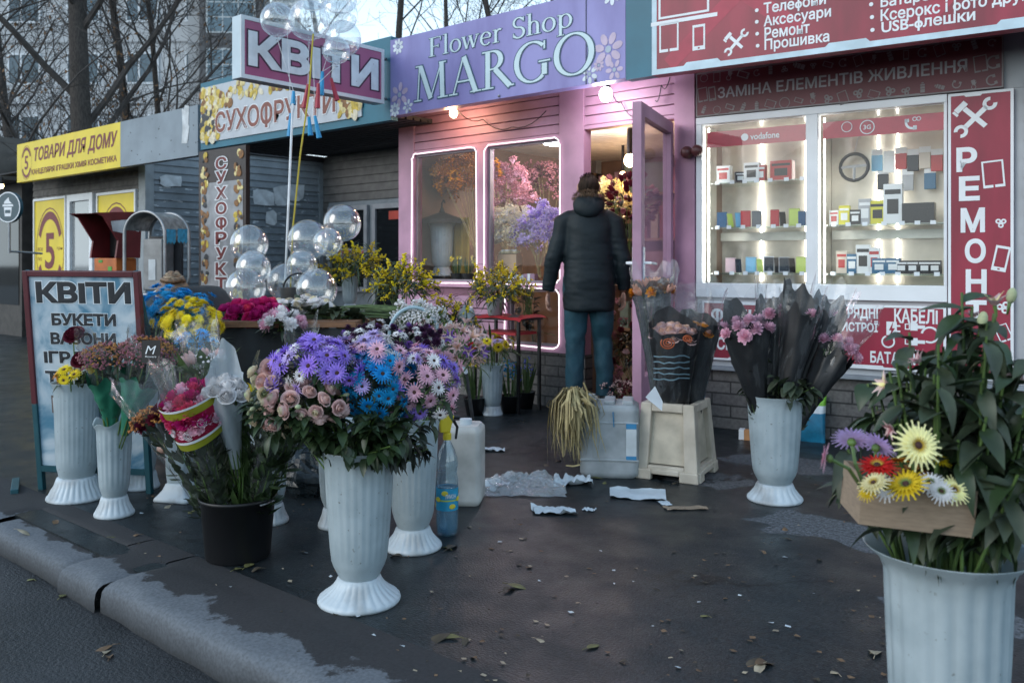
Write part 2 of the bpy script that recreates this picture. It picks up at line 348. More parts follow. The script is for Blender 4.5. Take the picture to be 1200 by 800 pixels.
g = MB(); g.quad((-700, -700, -0.16), (700, -700, -0.16), (700, 700, -0.16), (-700, 700, -0.16)); structure(g.build('ground', DIRT))
g = MB(); g.quad((-60, -9, -0.106), (30, -9, -0.106), (30, 1.6, -0.106), (-60, 1.6, -0.106)); structure(g.build('road', ROAD))
g = MB(); g.span((-40, 1.60, -0.15), (14, 13, 0.0)); structure(g.build('pavement', ASPH))
def kerb():
    mb = MB(); rnd = random.Random(5)
    m = bpy.data.materials.new('kerb_concrete'); m.use_nodes = True; nt = m.node_tree; N = nt.nodes; L = nt.links; b = N['Principled BSDF']
    tc = N.new('ShaderNodeTexCoord'); nz = N.new('ShaderNodeTexNoise'); nz.inputs['Scale'].default_value = 3.4; nz.inputs['Detail'].default_value = 8; nz.inputs['Roughness'].default_value = 0.65
    L.new(tc.outputs['Object'], nz.inputs[0]); sp = N.new('ShaderNodeSeparateXYZ'); L.new(tc.outputs['Object'], sp.inputs[0])
    mr = N.new('ShaderNodeMapRange'); mr.inputs[1].default_value = 1.44; mr.inputs[2].default_value = 1.78; mr.inputs[3].default_value = -0.24; mr.inputs[4].default_value = 0.42
    L.new(sp.outputs[1], mr.inputs[0]); ad = N.new('ShaderNodeMath'); kx = N.new('ShaderNodeMapRange'); kx.inputs[1].default_value = -1.3; kx.inputs[2].default_value = -0.5; kx.inputs[3].default_value = 0.0; kx.inputs[4].default_value = 0.17; L.new(sp.outputs[0], kx.inputs[0]); a0 = N.new('ShaderNodeMath'); L.new(nz.outputs[0], a0.inputs[0]); L.new(kx.outputs[0], a0.inputs[1]); L.new(a0.outputs[0], ad.inputs[0]); L.new(mr.outputs[0], ad.inputs[1])
    cr = N.new('ShaderNodeValToRGB'); e = cr.color_ramp.elements; e[0].position = 0.50; e[1].position = 0.535; e[0].color = (0.135, 0.15, 0.17, 1); e[1].color = (0.030, 0.030, 0.033, 1)
    L.new(ad.outputs[0], cr.inputs[0])
    n2 = N.new('ShaderNodeTexNoise'); n2.inputs['Scale'].default_value = 95; n2.inputs['Detail'].default_value = 5; L.new(tc.outputs['Object'], n2.inputs[0])
    mx = N.new('ShaderNodeMixRGB'); mx.blend_type = 'MULTIPLY'; mx.inputs[0].default_value = 0.75; L.new(cr.outputs[0], mx.inputs[1])
    c2 = N.new('ShaderNodeValToRGB'); c2.color_ramp.elements[0].position = 0.33; c2.color_ramp.elements[0].color = (.55, .55, .55, 1); c2.color_ramp.elements[1].position = 0.66; L.new(n2.outputs[0], c2.inputs[0]); L.new(c2.outputs[0], mx.inputs[2])
    gr = N.new('ShaderNodeMapRange'); gr.inputs[1].default_value = -0.11; gr.inputs[2].default_value = -0.01; gr.inputs[3].default_value = 0.14; gr.inputs[4].default_value = 1.0; L.new(sp.outputs[2], gr.inputs[0]); mz = N.new('ShaderNodeMixRGB'); mz.blend_type = 'MULTIPLY'; mz.inputs[0].default_value = 1.0; L.new(mx.outputs[0], mz.inputs[1]); L.new(gr.outputs[0], mz.inputs[2])   # shade of the upright face put into the colour, darker downwards
    L.new(mz.outputs[0], b.inputs['Base Color']); b.inputs['Roughness'].default_value = 0.85
    bp = N.new('ShaderNodeBump'); bp.inputs['Strength'].default_value = 0.3; bp.inputs['Distance'].default_value = 0.004; L.new(n2.outputs[0], bp.inputs['Height']); L.new(bp.outputs[0], b.inputs['Normal'])
    prof = [(1.445, -0.14), (1.447, -0.09), (1.449, -0.05), (1.453, -0.022), (1.462, -0.008), (1.48, 0.002), (1.54, 0.005), (1.60, 0.006), (1.66, 0.005), (1.72, 0.004), (1.80, 0.0035), (1.88, -0.004)]
    x = -16.0; L0 = [(-16, -6.2), (-6.2, -4.35), (-4.35, -3.515), (-3.505, -3.195), (-3.18, -1.545), (-1.537, 0.106), (0.114, 1.8), (1.82, 5)]
    for k, (a, z) in enumerate(L0):
        n = max(8, int((z - a) / 0.025)) if a > -7 else 60
        dz = rnd.uniform(-0.006, 0.004); dy = rnd.uniform(-0.012, 0.012)
        if k == 3: dy = -0.008; dz = -0.004
        if k == 2: dy = 0.015; dz = -0.015
        def fn(u, v, a=a, z=z, dz=dz, dy=dy, k=k):
            X = a + (z - a) * u; i = v * (len(prof) - 1); i0 = min(int(i), len(prof) - 2); f = i - i0
            y = prof[i0][0] * (1 - f) + prof[i0 + 1][0] * f; h = prof[i0][1] * (1 - f) + prof[i0 + 1][1] * f
            q = mnoise.fractal(Vector((X * 5, y * 6, h * 6 + k)), 0.7, 2.0, 5) * 0.006
            e = 0.0
            ed = min(u, 1 - u) * (z - a)
            if ed < 0.05: e = (0.05 - ed) * 0.22
            top = max(0, min(1, (h + 0.05) / 0.05))
            edge = max(0, 1 - abs(y - 1.47) / 0.05) * max(0, mnoise.noise(Vector((X * 3.1, k, 1)))) * 0.03
            return (X, y + dy * (1 if y < 1.7 else 0) + q * (1 - top) + edge, h + (dz if y < 1.7 else 0) + (q * 0.35 * top if y < 1.75 else 0) - (e if y < 1.70 else 0) - edge * 0.7)
        mb.grid(fn, n, 22)
    structure(mb.build('kerb', m, smooth=True))
kerb()

# ------------------------------------------------------------------ shop fronts: planes of the row
class Fr:
    def __init__(s, u, v, a=0.0):
        s.O = Vector((u, v, 0)); s.a = a; s.X = Vector((math.cos(a), math.sin(a), 0)); s.N = Vector((math.sin(a), -math.cos(a), 0))
    def px(s, px, py, out=0.0):
        D = W(px, py, 1.0) - Vector((0, 0, CAM_H)); O = s.O + s.N * out
        t = O.dot(s.N) / D.dot(s.N)
        P = D * t; return ((P - O).dot(s.X), P.z + CAM_H)
    def pt(s, a, out, z): return s.O + s.X * a + s.N * out + Vector((0, 0, z))
    def sub(s, a, out): p = s.pt(a, out, 0); return Fr(p.x, p.y, s.a)
YA = 5.6
_p = on_Y(467, 310, YA); FA = Fr(_p.x, YA, 0.0)            # flower shop, origin at its left corner
_p = on_Y(815, 310, YA); FB = Fr(_p.x, YA, R(6.75))        # phone shop, origin at its left edge
def TM(x, z, y=0.0, roll=0.0):                              # lettering plane on a wall facing the street (-Y)
    return Matrix.Translation((x, y, z)) @ Matrix(((1, 0, 0, 0), (0, 0, -1, 0), (0, 1, 0, 0), (0, 0, 0, 1))) @ Matrix.Rotation(roll, 4, 'Z')

PINK = pm('pink_paint', (0.42, 0.235, 0.335), 0.55, var=0.22, scale=2.5, detail=9, bump=0.08, bscale=25)
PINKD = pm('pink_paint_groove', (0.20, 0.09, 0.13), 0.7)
WHITE = pm('white_frame', (0.72, 0.75, 0.78), 0.45, var=0.06, scale=4)
TEAL = pm('teal_paint', (0.010, 0.125, 0.19), 0.45, var=0.12, scale=3)
DARK = pm('dark_soffit', (0.03, 0.03, 0.033), 0.8, var=0.2)
BRICK = brick_mat('grey_brick', (0.15, 0.145, 0.14), (0.105, 0.10, 0.10), (0.035, 0.035, 0.035), 0.27, 0.083)
PANE = film('window_pane', (0.95, 0.97, 0.98), 0.03, 0.7, 0.0, power=4.0)
ROOFM = pm('roof_felt', (0.06, 0.06, 0.065), 0.9)
RED = pm('crimson_panel', (0.25, 0.013, 0.038), 0.42, var=0.25, scale=2.2, detail=9, stretch=(2.5, 2.5, .7))
REDD = pm('dark_crimson_panel', (0.10, 0.008, 0.018), 0.45, var=0.15, scale=2.5)
PRINT = pm('white_print', (0.74, 0.77, 0.80), 0.5, var=0.04)
METAL = pm('grey_metal', (0.30, 0.31, 0.32), 0.4, metal=0.7, var=0.15)
BLACK = pm('black_plastic', (0.007, 0.0075, 0.009), 0.45, var=0.2)
WARM = glow('warm_bulb', (1.0, 0.72, 0.42), 22.0)
COOL = glow('cool_bulb', (1.0, 0.90, 0.98), 30.0)
NEON = glow('neon_light', (1.0, 0.86, 0.95), 1.1)
LED = glow('led_strip', (1.0, 0.97, 0.90), 8.0)

def siding_mat(name, c, bh=0.1, peel=0.0):
    m = bpy.data.materials.new(name); m.use_nodes = True; nt = m.node_tree; N = nt.nodes; L = nt.links; b = N['Principled BSDF']
    tc = N.new('ShaderNodeTexCoord'); sp = N.new('ShaderNodeSeparateXYZ'); L.new(tc.outputs['Object'], sp.inputs[0])
    nz = N.new('ShaderNodeTexNoise'); nz.inputs['Scale'].default_value = 2.2; nz.inputs['Detail'].default_value = 8; nz.inputs['Roughness'].default_value = 0.7; L.new(tc.outputs['Object'], nz.inputs[0])
    cr = N.new('ShaderNodeValToRGB'); e = cr.color_ramp.elements; e[0].position = 0.35; e[1].position = 0.7; e[0].color = (*[q * 0.7 for q in c], 1); e[1].color = (*[q * 1.2 for q in c], 1); L.new(nz.outputs[0], cr.inputs[0]); last = cr.outputs[0]
    if peel:
        mp = N.new('ShaderNodeMapping'); mp.inputs['Scale'].default_value = (2.2, 2.2, 7); L.new(tc.outputs['Object'], mp.inputs[0])
        n2 = N.new('ShaderNodeTexNoise'); n2.inputs['Scale'].default_value = 2.2; n2.inputs['Detail'].default_value = 7; n2.inputs['Roughness'].default_value = 0.6; L.new(mp.outputs[0], n2.inputs[0])
        c2 = N.new('ShaderNodeValToRGB'); c2.color_ramp.elements[0].position = peel; c2.color_ramp.elements[1].position = peel + 0.015; L.new(n2.outputs[0], c2.inputs[0])
        mx = N.new('ShaderNodeMixRGB'); L.new(c2.outputs[0], mx.inputs[0]); L.new(last, mx.inputs[1]); mx.inputs[2].default_value = (0.50, 0.54, 0.57, 1); last = mx.outputs[0]
    L.new(last, b.inputs['Base Color']); b.inputs['Roughness'].default_value = 0.7; MATS[name] = m; return m
def siding(mb, x0, x1, z0, z1, y, h=0.1, t=0.018, mi=0):
    """overlapping horizontal boards on a wall facing -Y"""
    z = z0
    while z < z1 - 1e-3:
        zt = min(z + h, z1)
        mb.add([(x0, y - t, z), (x1, y - t, z), (x1, y - 0.002, zt), (x0, y - 0.002, zt), (x0, y, z), (x1, y, z)], [(0, 1, 2, 3), (4, 5, 1, 0)], mi); z += h

# ================================================================== FLOWER SHOP (pink kiosk)
def rrect(x0, x1, z0, z1, r, y, n=5, wob=0.0, seed=0):
    rnd = random.Random(seed); P = []
    for cx, cz, a0 in ((x1 - r, z1 - r, 0), (x0 + r, z1 - r, 90), (x0 + r, z0 + r, 180), (x1 - r, z0 + r, 270)):
        for i in range(n + 1):
            a = R(a0 + 90 * i / n); P.append((cx + r * math.cos(a) + rnd.uniform(-wob, wob), y, cz + r * math.sin(a) + rnd.uniform(-wob, wob)))
    P.append(P[0]); return P
def flower_shop():
    t = thing('flower_kiosk', 'pink wooden flower shop kiosk with neon lit windows and an open door', 'kiosk', FA.O)
    q = FA.px
    x1a, z1t = q(485, 183); x1b, _ = q(558, 174); _, z1b = q(500, 324)
    x2a, z2t = q(570, 172); x2b, _ = q(655, 163); z2t = 2.16; z1t = 2.16
    xd0, zdt = q(684, 155); xd1, _ = q(790, 140); xe, _ = q(814, 130)
    zb = 0.44; zl = 0.95; TOP = 2.62
    wall = MB(); th = 0.1
    def bx(a, b, c, d, y0=0.0, y1=th): wall.span((a, y0, c), (b, y1, d))
    bx(0, x1a, zb, TOP); bx(x1b, x2a, zl, z1t); bx(x2b, xd0, zb, TOP); bx(xd1, xe, 0.05, TOP)
    bx(x1a, x2b, zl, zl + 0.05, 0.004); bx(x1a, x2b, z1t, z1t + 0.04, 0.004); bx(xd0, xd1, zdt + 0.02, zdt + 0.05, 0.004)
    for k in range(6):                                                       # boards over the windows
        z0 = z1t + 0.04 + k * 0.075
        if z0 < TOP: bx(x1a, x2b, z0 + 0.004, min(z0 + 0.071, TOP), 0.006)
        z0 = zdt + 0.05 + k * 0.075
        if z0 < TOP: bx(xd0, xd1, z0 + 0.004, min(z0 + 0.071, TOP), 0.006)
    xm, _ = q(590, 350)
    for k in range(4): bx(x1a, xm, zb + 0.005 + k * 0.11, zb + 0.105 + k * 0.11, 0.006)
    bx(xm, x2b, zb, zb + 0.05, 0.003); bx(xm, xm + 0.04, zb + 0.05, zl, 0.003)
    wall.build('wall', PINK, t, bevel=0.004)
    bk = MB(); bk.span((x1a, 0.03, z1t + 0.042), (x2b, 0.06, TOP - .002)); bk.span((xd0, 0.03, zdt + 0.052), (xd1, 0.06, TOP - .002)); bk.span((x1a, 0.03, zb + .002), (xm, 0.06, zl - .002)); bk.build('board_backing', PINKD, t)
    b = MB(); b.span((0, 0.02, 0), (xd0, 0.12, zb)); b.build('brick_base', BRICK, t)
    s = MB(); s.span((xd0, -0.34, 0.0), (xd1 - 0.02, 0.12, 0.11)); s.build('doorstep', pm('step_concrete', (0.12, 0.115, 0.11), 0.8, bump=0.3), t, bevel=0.008)
    for nm, (a, b_, c, d), sd in (('window', (x1a, x1b, zl + 0.05, z1t), 1), ('window', (x2a, x2b, zl + 0.05, z1t), 2), ('window', (xm + 0.04, x2b, zb + 0.05, zl - 0.005), 3)):
        p = MB(); p.quad((a, 0.05, c), (b_, 0.05, c), (b_, 0.05, d), (a, 0.05, d)); w = p.build(nm, PANE, t)
        f = MB(); e = 0.018
        f.span((a, 0.03, c), (a + e, 0.07, d)); f.span((b_ - e, 0.03, c), (b_, 0.07, d)); f.span((a + e, 0.03, c), (b_ - e, 0.07, c + e)); f.span((a + e, 0.03, d - e), (b_ - e, 0.07, d)); f.build('frame', pm('grey_pvc', (0.25, 0.22, 0.25), 0.5), w)
        n = MB(); n.tube(rrect(a - 0.015, b_ + 0.015, c - 0.012, d + 0.012, 0.07, -0.014, 5, 0.006, sd), 0.0048, 6, cap=False); n.build('neon_strip', NEON, w)
    # room
    r = MB(); D = 3.0
    r.span((0.0, D, 0.1), (xe, D + 0.1, 2.7)); r.span((-0.0, 0.1, 0.0), (0.06, D, 2.7)); r.span((xe - 0.06, 0.1, 0.0), (xe, D, 2.7))
    r.build('back_wall', pm('brown_room_wall', (0.20, 0.13, 0.09), 0.7, var=0.3, scale=2), t)
    fl = MB(); fl.span((0.06, 0.12, 0.05), (xe - 0.06, D, 0.11)); fl.build('room_floor', pm('room_floor', (0.10, 0.085, 0.07), 0.5), t)
    ce = MB(); n = 26
    for k in range(n):
        y0 = 0.12 + (D - 0.12) * k / n; ce.span((0.06, y0 + 0.006, 2.36), (xe - 0.06, y0 + (D - .12) / n - 0.006, 2.375))
    ce.build('ceiling', pm('ceiling_slats', (0.70, 0.67, 0.63), 0.35), t)
    c2 = MB(); c2.span((0.06, 0.12, 2.40), (xe - 0.06, D, 2.44)); c2.build('ceiling_void', DARK, t)
    ro = MB(); ro.span((-0.02, -0.37, 2.68), (xe + 0.0, D + 0.1, 2.76)); ro.build('roof', ROOFM, t)
    so = MB(); so.span((0.0, -0.395, 2.635), (xe, 0.0, 2.66)); so.build('soffit', pm('soffit_boards', (0.10, 0.09, 0.09), 0.8), t)
    # open door, hinged on the right post
    dr = MB(); L = 0.93; z0, z1 = 0.14, 2.17; f = 0.085
    dr.span((-0.03, 0, z0), (0.03, f, z1)); dr.span((-0.03, L - f, z0), (0.03, L, z1)); dr.span((-0.03, f, z1 - f), (0.03, L - f, z1)); dr.span((-0.03, f, z0), (0.03, L - f, z0 + 0.3)); dr.span((-0.03, f, 1.0), (0.03, L - f, 1.06))
    d = dr.build('door', PINK, t, bevel=0.004); d.location = (xd1 - 0.02, -0.03, 0); d.rotation_euler = (0, 0, math.atan2(-0.3016, -0.9533))
    p = MB(); p.quad((0, f, z0 + 0.3), (0, L - f, z0 + 0.3), (0, L - f, 1.0), (0, f, 1.0)); p.quad((0, f, 1.06), (0, L - f, 1.06), (0, L - f, z1 - f), (0, f, z1 - f)); p.build('door_glass', film('door_glass', (0.80, 0.76, 0.80), 0.10, 0.8, 0.05, haze=0.22, hcol=(0.38, 0.28, 0.36)), d)
    h = MB()
    for sx in (-1, 1):
        h.span((sx * 0.031, L - 0.06, 1.04), (sx * 0.038, L - 0.03, 1.26)); h.tube([(sx * 0.036, L - 0.045, 1.16), (sx * 0.075, L - 0.045, 1.16), (sx * 0.08, L - 0.17, 1.155)], 0.009, 8)
    h.build('handle', pm('white_handle', (0.75, 0.77, 0.8), 0.3), d)
    hg = MB()
    for z in (0.5, 1.35, 1.92): hg.tube([(0.03, -0.005, z - 0.05), (0.03, -0.005, z + 0.05)], 0.013, 8)
    hg.build('hinge', PINKD, d)
    return t, dict(xe=xe, xd0=xd0, xd1=xd1, x1a=x1a, x1b=x1b, x2a=x2a, x2b=x2b, zl=zl)
SHOP, SX = flower_shop()

# serif glyphs drawn as strokes (local XY, cap height 1)
def serif_word(word, M, width, height, mat, parent, outline, z=0.0, name='lettering'):
    T, t = 0.135, 0.04
    def build(grow, zz, layer):
        mb = MB(); x = 0.0; cnt = [0]
        def st(x0, y0, x1, y1, w):
            d = Vector((x1 - x0, y1 - y0)); l = d.length; d /= l; n = Vector((-d.y, d.x)) * (w / 2 + grow); e = d * grow
            a = Vector((x0, y0)) - e; b = Vector((x1, y1)) + e; cnt[0] += 1; zo = zz + (cnt[0] % 7) * 0.00012
            mb.add([(*(a - n), zo), (*(b - n), zo), (*(b + n), zo), (*(a + n), zo)], [(0, 1, 2, 3)])
        def hs(xc, y, w): st(xc - w / 2, y + (0.018 if y < 0.5 else -0.018), xc + w / 2, y + (0.018 if y < 0.5 else -0.018), 0.036)
        def arc(cx, cy, rx, ry, a0, a1, T1, t1, n=26):
            cnt[0] += 1; zo = zz + (cnt[0] % 7) * 0.00012; P = []
            for i in range(n + 1):
                a = R(a0 + (a1 - a0) * i / n); w = t1 + (T1 - t1) * abs(math.cos(a)) ** 1.3
                for sg in (-1, 1):
                    k = sg * (w / 2 + grow); P.append((cx + (rx + k) * math.cos(a), cy + (ry + k) * math.sin(a), zo))
            f = [(2 * i, 2 * i + 1, 2 * i + 3, 2 * i + 2) for i in range(n)]
            if a1 < a0: f = [q[::-1] for q in f]
            mb.add(P, f)
        for ch in word:
            if ch == 'M':
                st(x + .10, 0, x + .16, 1, t); st(x + .19, .97, x + .52, .03, T); st(x + .52, .03, x + .86, .97, t); st(x + .90, 0, x + .87, 1, T); hs(x + .10, 0, .24); hs(x + .91, 0, .32); hs(x + .13, 1, .2); hs(x + .90, 1, .22); x += 1.12
            elif ch == 'A':
                st(x + .12, 0, x + .42, .98, t); st(x + .44, 1, x + .80, 0, T); st(x + .25, .34, x + .66, .34, t); hs(x + .12, 0, .26); hs(x + .80, 0, .32); x += 0.98
            elif ch == 'R':
                st(x + .17, 0, x + .17, 1, T); arc(x + .30, .745, .24, .235, -90, 90, T, t); st(x + .17, .98, x + .32, .98, t); st(x + .17, .51, x + .36, .51, t); st(x + .38, .5, x + .80, .0, T); hs(x + .17, 0, .34); hs(x + .14, 1, .26); hs(x + .82, 0, .18); x += 0.92
            elif ch == 'G':
                arc(x + .48, .5, .42, .5, 48, 312, T, t); st(x + .80, .14, x + .80, .42, T); hs(x + .80, .46, .30); st(x + .80, .78, x + .80, .98, t); x += 1.04
            elif ch == 'O': arc(x + .50, .5, .43, .5, 0, 360, T, t, 40); x += 1.08
            elif ch == 'F': st(x + .17, 0, x + .17, 1, T); st(x + .17, .98, x + .62, .98, t); st(x + .17, .52, x + .50, .52, t); st(x + .62, .80, x + .62, .99, t); st(x + .5, .44, x + .5, .6, t); hs(x + .17, 0, .32); hs(x + .12, 1, .2); x += .74
            elif ch == 'l': st(x + .14, 0, x + .14, 1.04, T * .85); hs(x + .14, 0, .28); hs(x + .09, 1.04, .16); x += .34
            elif ch == 'o': arc(x + .28, .32, .23, .32, 0, 360, T * .8, t, 30); x += .62
            elif ch == 'w': st(x + .06, .64, x + .22, .02, T * .8); st(x + .22, .02, x + .40, .6, t); st(x + .38, .64, x + .54, .02, T * .8); st(x + .54, .02, x + .72, .64, t); hs(x + .06, .66, .2); hs(x + .38, .66, .18); hs(x + .73, .66, .16); x += .86
            elif ch == 'e': arc(x + .27, .32, .22, .32, 20, 318, T * .8, t); st(x + .07, .36, x + .46, .36, t); st(x + .47, .36, x + .46, .44, t * 1.4); x += .58
            elif ch == 'r': st(x + .14, 0, x + .14, .64, T * .85); arc(x + .32, .42, .16, .22, 60, 175, t * 1.6, t * 2.0, 10); hs(x + .14, 0, .28); hs(x + .08, .66, .14); x += .50
            elif ch == 'S': arc(x + .30, .745, .21, .235, 25, 270, T * .7, t * 1.5); arc(x + .30, .255, .23, .255, 90, -150, T * .8, t * 1.5); st(x + .51, .78, x + .51, .98, t); st(x + .08, .04, x + .08, .24, t); x += .64
            elif ch == 'h': st(x + .14, 0, x + .14, 1.04, T * .85); arc(x + .31, .40, .17, .24, 0, 180, T * .8, t, 14); st(x + .48, 0, x + .48, .42, T * .85); hs(x + .14, 0, .26); hs(x + .48, 0, .26); hs(x + .09, 1.04, .16); x += .66
            elif ch == 'p': st(x + .14, -.34, x + .14, .62, T * .85); arc(x + .33, .32, .22, .31, -165, 165, T * .8, t); hs(x + .14, -.34, .28); hs(x + .08, .64, .14); x += .64
            else: x += .36
        return mb
    mb = build(0, 0, 0); xs = [v[0] for v in mb.v]; x0, x1 = min(xs), max(xs)
    S = M @ Matrix.Diagonal((width / (x1 - x0), height, 1, 1)) @ Matrix.Translation((-(x0 + x1) / 2, -0.5, 0))
    def fin(mb, mt, par, nm, zo):
        mb.v = [tuple(S @ Vector((p[0], p[1], p[2] + zo))) for p in mb.v]; return mb.build(nm, mt, par)
    o = fin(mb, mat, parent, name, z + 0.006); fin(build(0.03, 0, 1), outline, o, 'outline', z + 0.003); return o

def print_flower(mb, cx, cz, r, n=8, mi=0, z=0.002, a0=0.0, ci=None):
    """flat printed blossom in the XY lettering plane"""
    for k in range(n):
        a = a0 + 2 * PI * k / n; P = []
        for i in range(9):
            b = 2 * PI * i / 9; rr = r * 0.30; L = r * 0.62
            x = L + rr * 1.15 * math.cos(b); y = rr * 0.72 * math.sin(b)
            P.append((cx + x * math.cos(a) - y * math.sin(a), cz + x * math.sin(a) + y * math.cos(a), z + 0.0001 * (k % 4)))
        mb.add(P, [tuple(range(9))], mi)
    mb.add([(cx + r * 0.2 * math.cos(2 * PI * i / 10), cz + r * 0.2 * math.sin(2 * PI * i / 10), z + 0.0006) for i in range(10)], [tuple(range(10))], mi if ci is None else ci)

OUTF = 0.5
def margo_sign():
    f = FA; x0, zb = f.px(457.5, 136, OUTF); x1, _ = f.px(733, 92.5, OUTF); zt = 3.085; zb = 2.43
    t = thing('shop_sign', 'lilac sign board over the flower kiosk lettered Flower Shop MARGO', 'sign', f.pt((x0 + x1) / 2, OUTF - 0.1, zb))
    w = x1 - x0; h = zt - zb
    p = MB(); p.span((-w / 2, -0.1, 0), (w / 2, 0, h)); p.build('panel', pm('lilac_panel', (0.225, 0.205, 0.50), 0.45, var=0.18, scale=1.6, col2=(0.28, 0.27, 0.57), detail=9, stretch=(2.2, 2.2, .8)), t)
    ink = pm('print_outline_blue', (0.045, 0.10, 0.17), 0.5); pale = pm('pale_print', (0.56, 0.71, 0.76), 0.5, var=0.04)
    c = lambda px, py: (f.px(px, py, OUTF)[0] - x0 - w / 2, f.px(px, py, OUTF)[1] - zb)
    a, b = c(486, 88), c(697, 75)
    serif_word('MARGO', TM((a[0] + b[0]) / 2, 0.232, -0.1), b[0] - a[0], 0.295, pale, t, ink)
    a, b = c(503, 50), c(671, 25)
    serif_word('Flower Shop', TM((a[0] + b[0]) / 2, 0.512, -0.1), b[0] - a[0], 0.155, pale, t, ink)
    fl = MB(); fl.M = TM(0, 0, -0.1); rnd = random.Random(3)
    for (x, z, r) in ((-w / 2 + .12, .17, .12), (-w / 2 + .06, .05, .07), (-w / 2 + .22, .06, .07), (-w / 2 + .10, h - .07, .075), (w / 2 - .14, .22, .135), (w / 2 - .09, .07, .08), (w / 2 - .30, .07, .08), (w / 2 - .11, h - .06, .085), (w / 2 - .22, .12, .05)):
        r *= 0.94
        print_flower(fl, x, z, r, rnd.choice((6, 7, 8)), rnd.choice((0, 0, 1)), 0.002 + rnd.random() * 0.0008, rnd.random(), 2)
    fl.build('flower_print', [pm('white_flower_print', (0.62, 0.68, 0.74), 0.5), pm('pink_flower_print', (0.52, 0.42, 0.55), 0.5), pm('grey_flower_print', (0.35, 0.42, 0.50), 0.5)], t)
    j = MB(); xj = c(687, 50)[0]; j.span((xj - 0.004, -0.104, 0.001), (xj + 0.004, -0.098, h - .001)); j.build('seam', pm('seam_dark', (0.08, 0.09, 0.16), 0.6), t)
    bt = MB()
    for x in (-0.95, 0.05, 0.95): bt.ell((x, -0.105, 0.02), 0.011, 8, 6)
    bt.build('bolt', METAL, t)
    x2, _ = f.px(765, 60, OUTF)
    s = thing('teal_fascia', 'plain teal fascia strip between the lilac sign and the crimson sign', 'fascia', f.pt((x1 + x2) / 2, OUTF - 0.08, zb - .004))
    p = MB(); ww = x2 - x1; p.span((-ww / 2 + .003, -0.08, -0.01), (ww / 2 - .003, 0, h + 0.25)); p.build('panel', TEAL, s)
    return x0, x1, x2, zb, zt
MS = margo_sign()
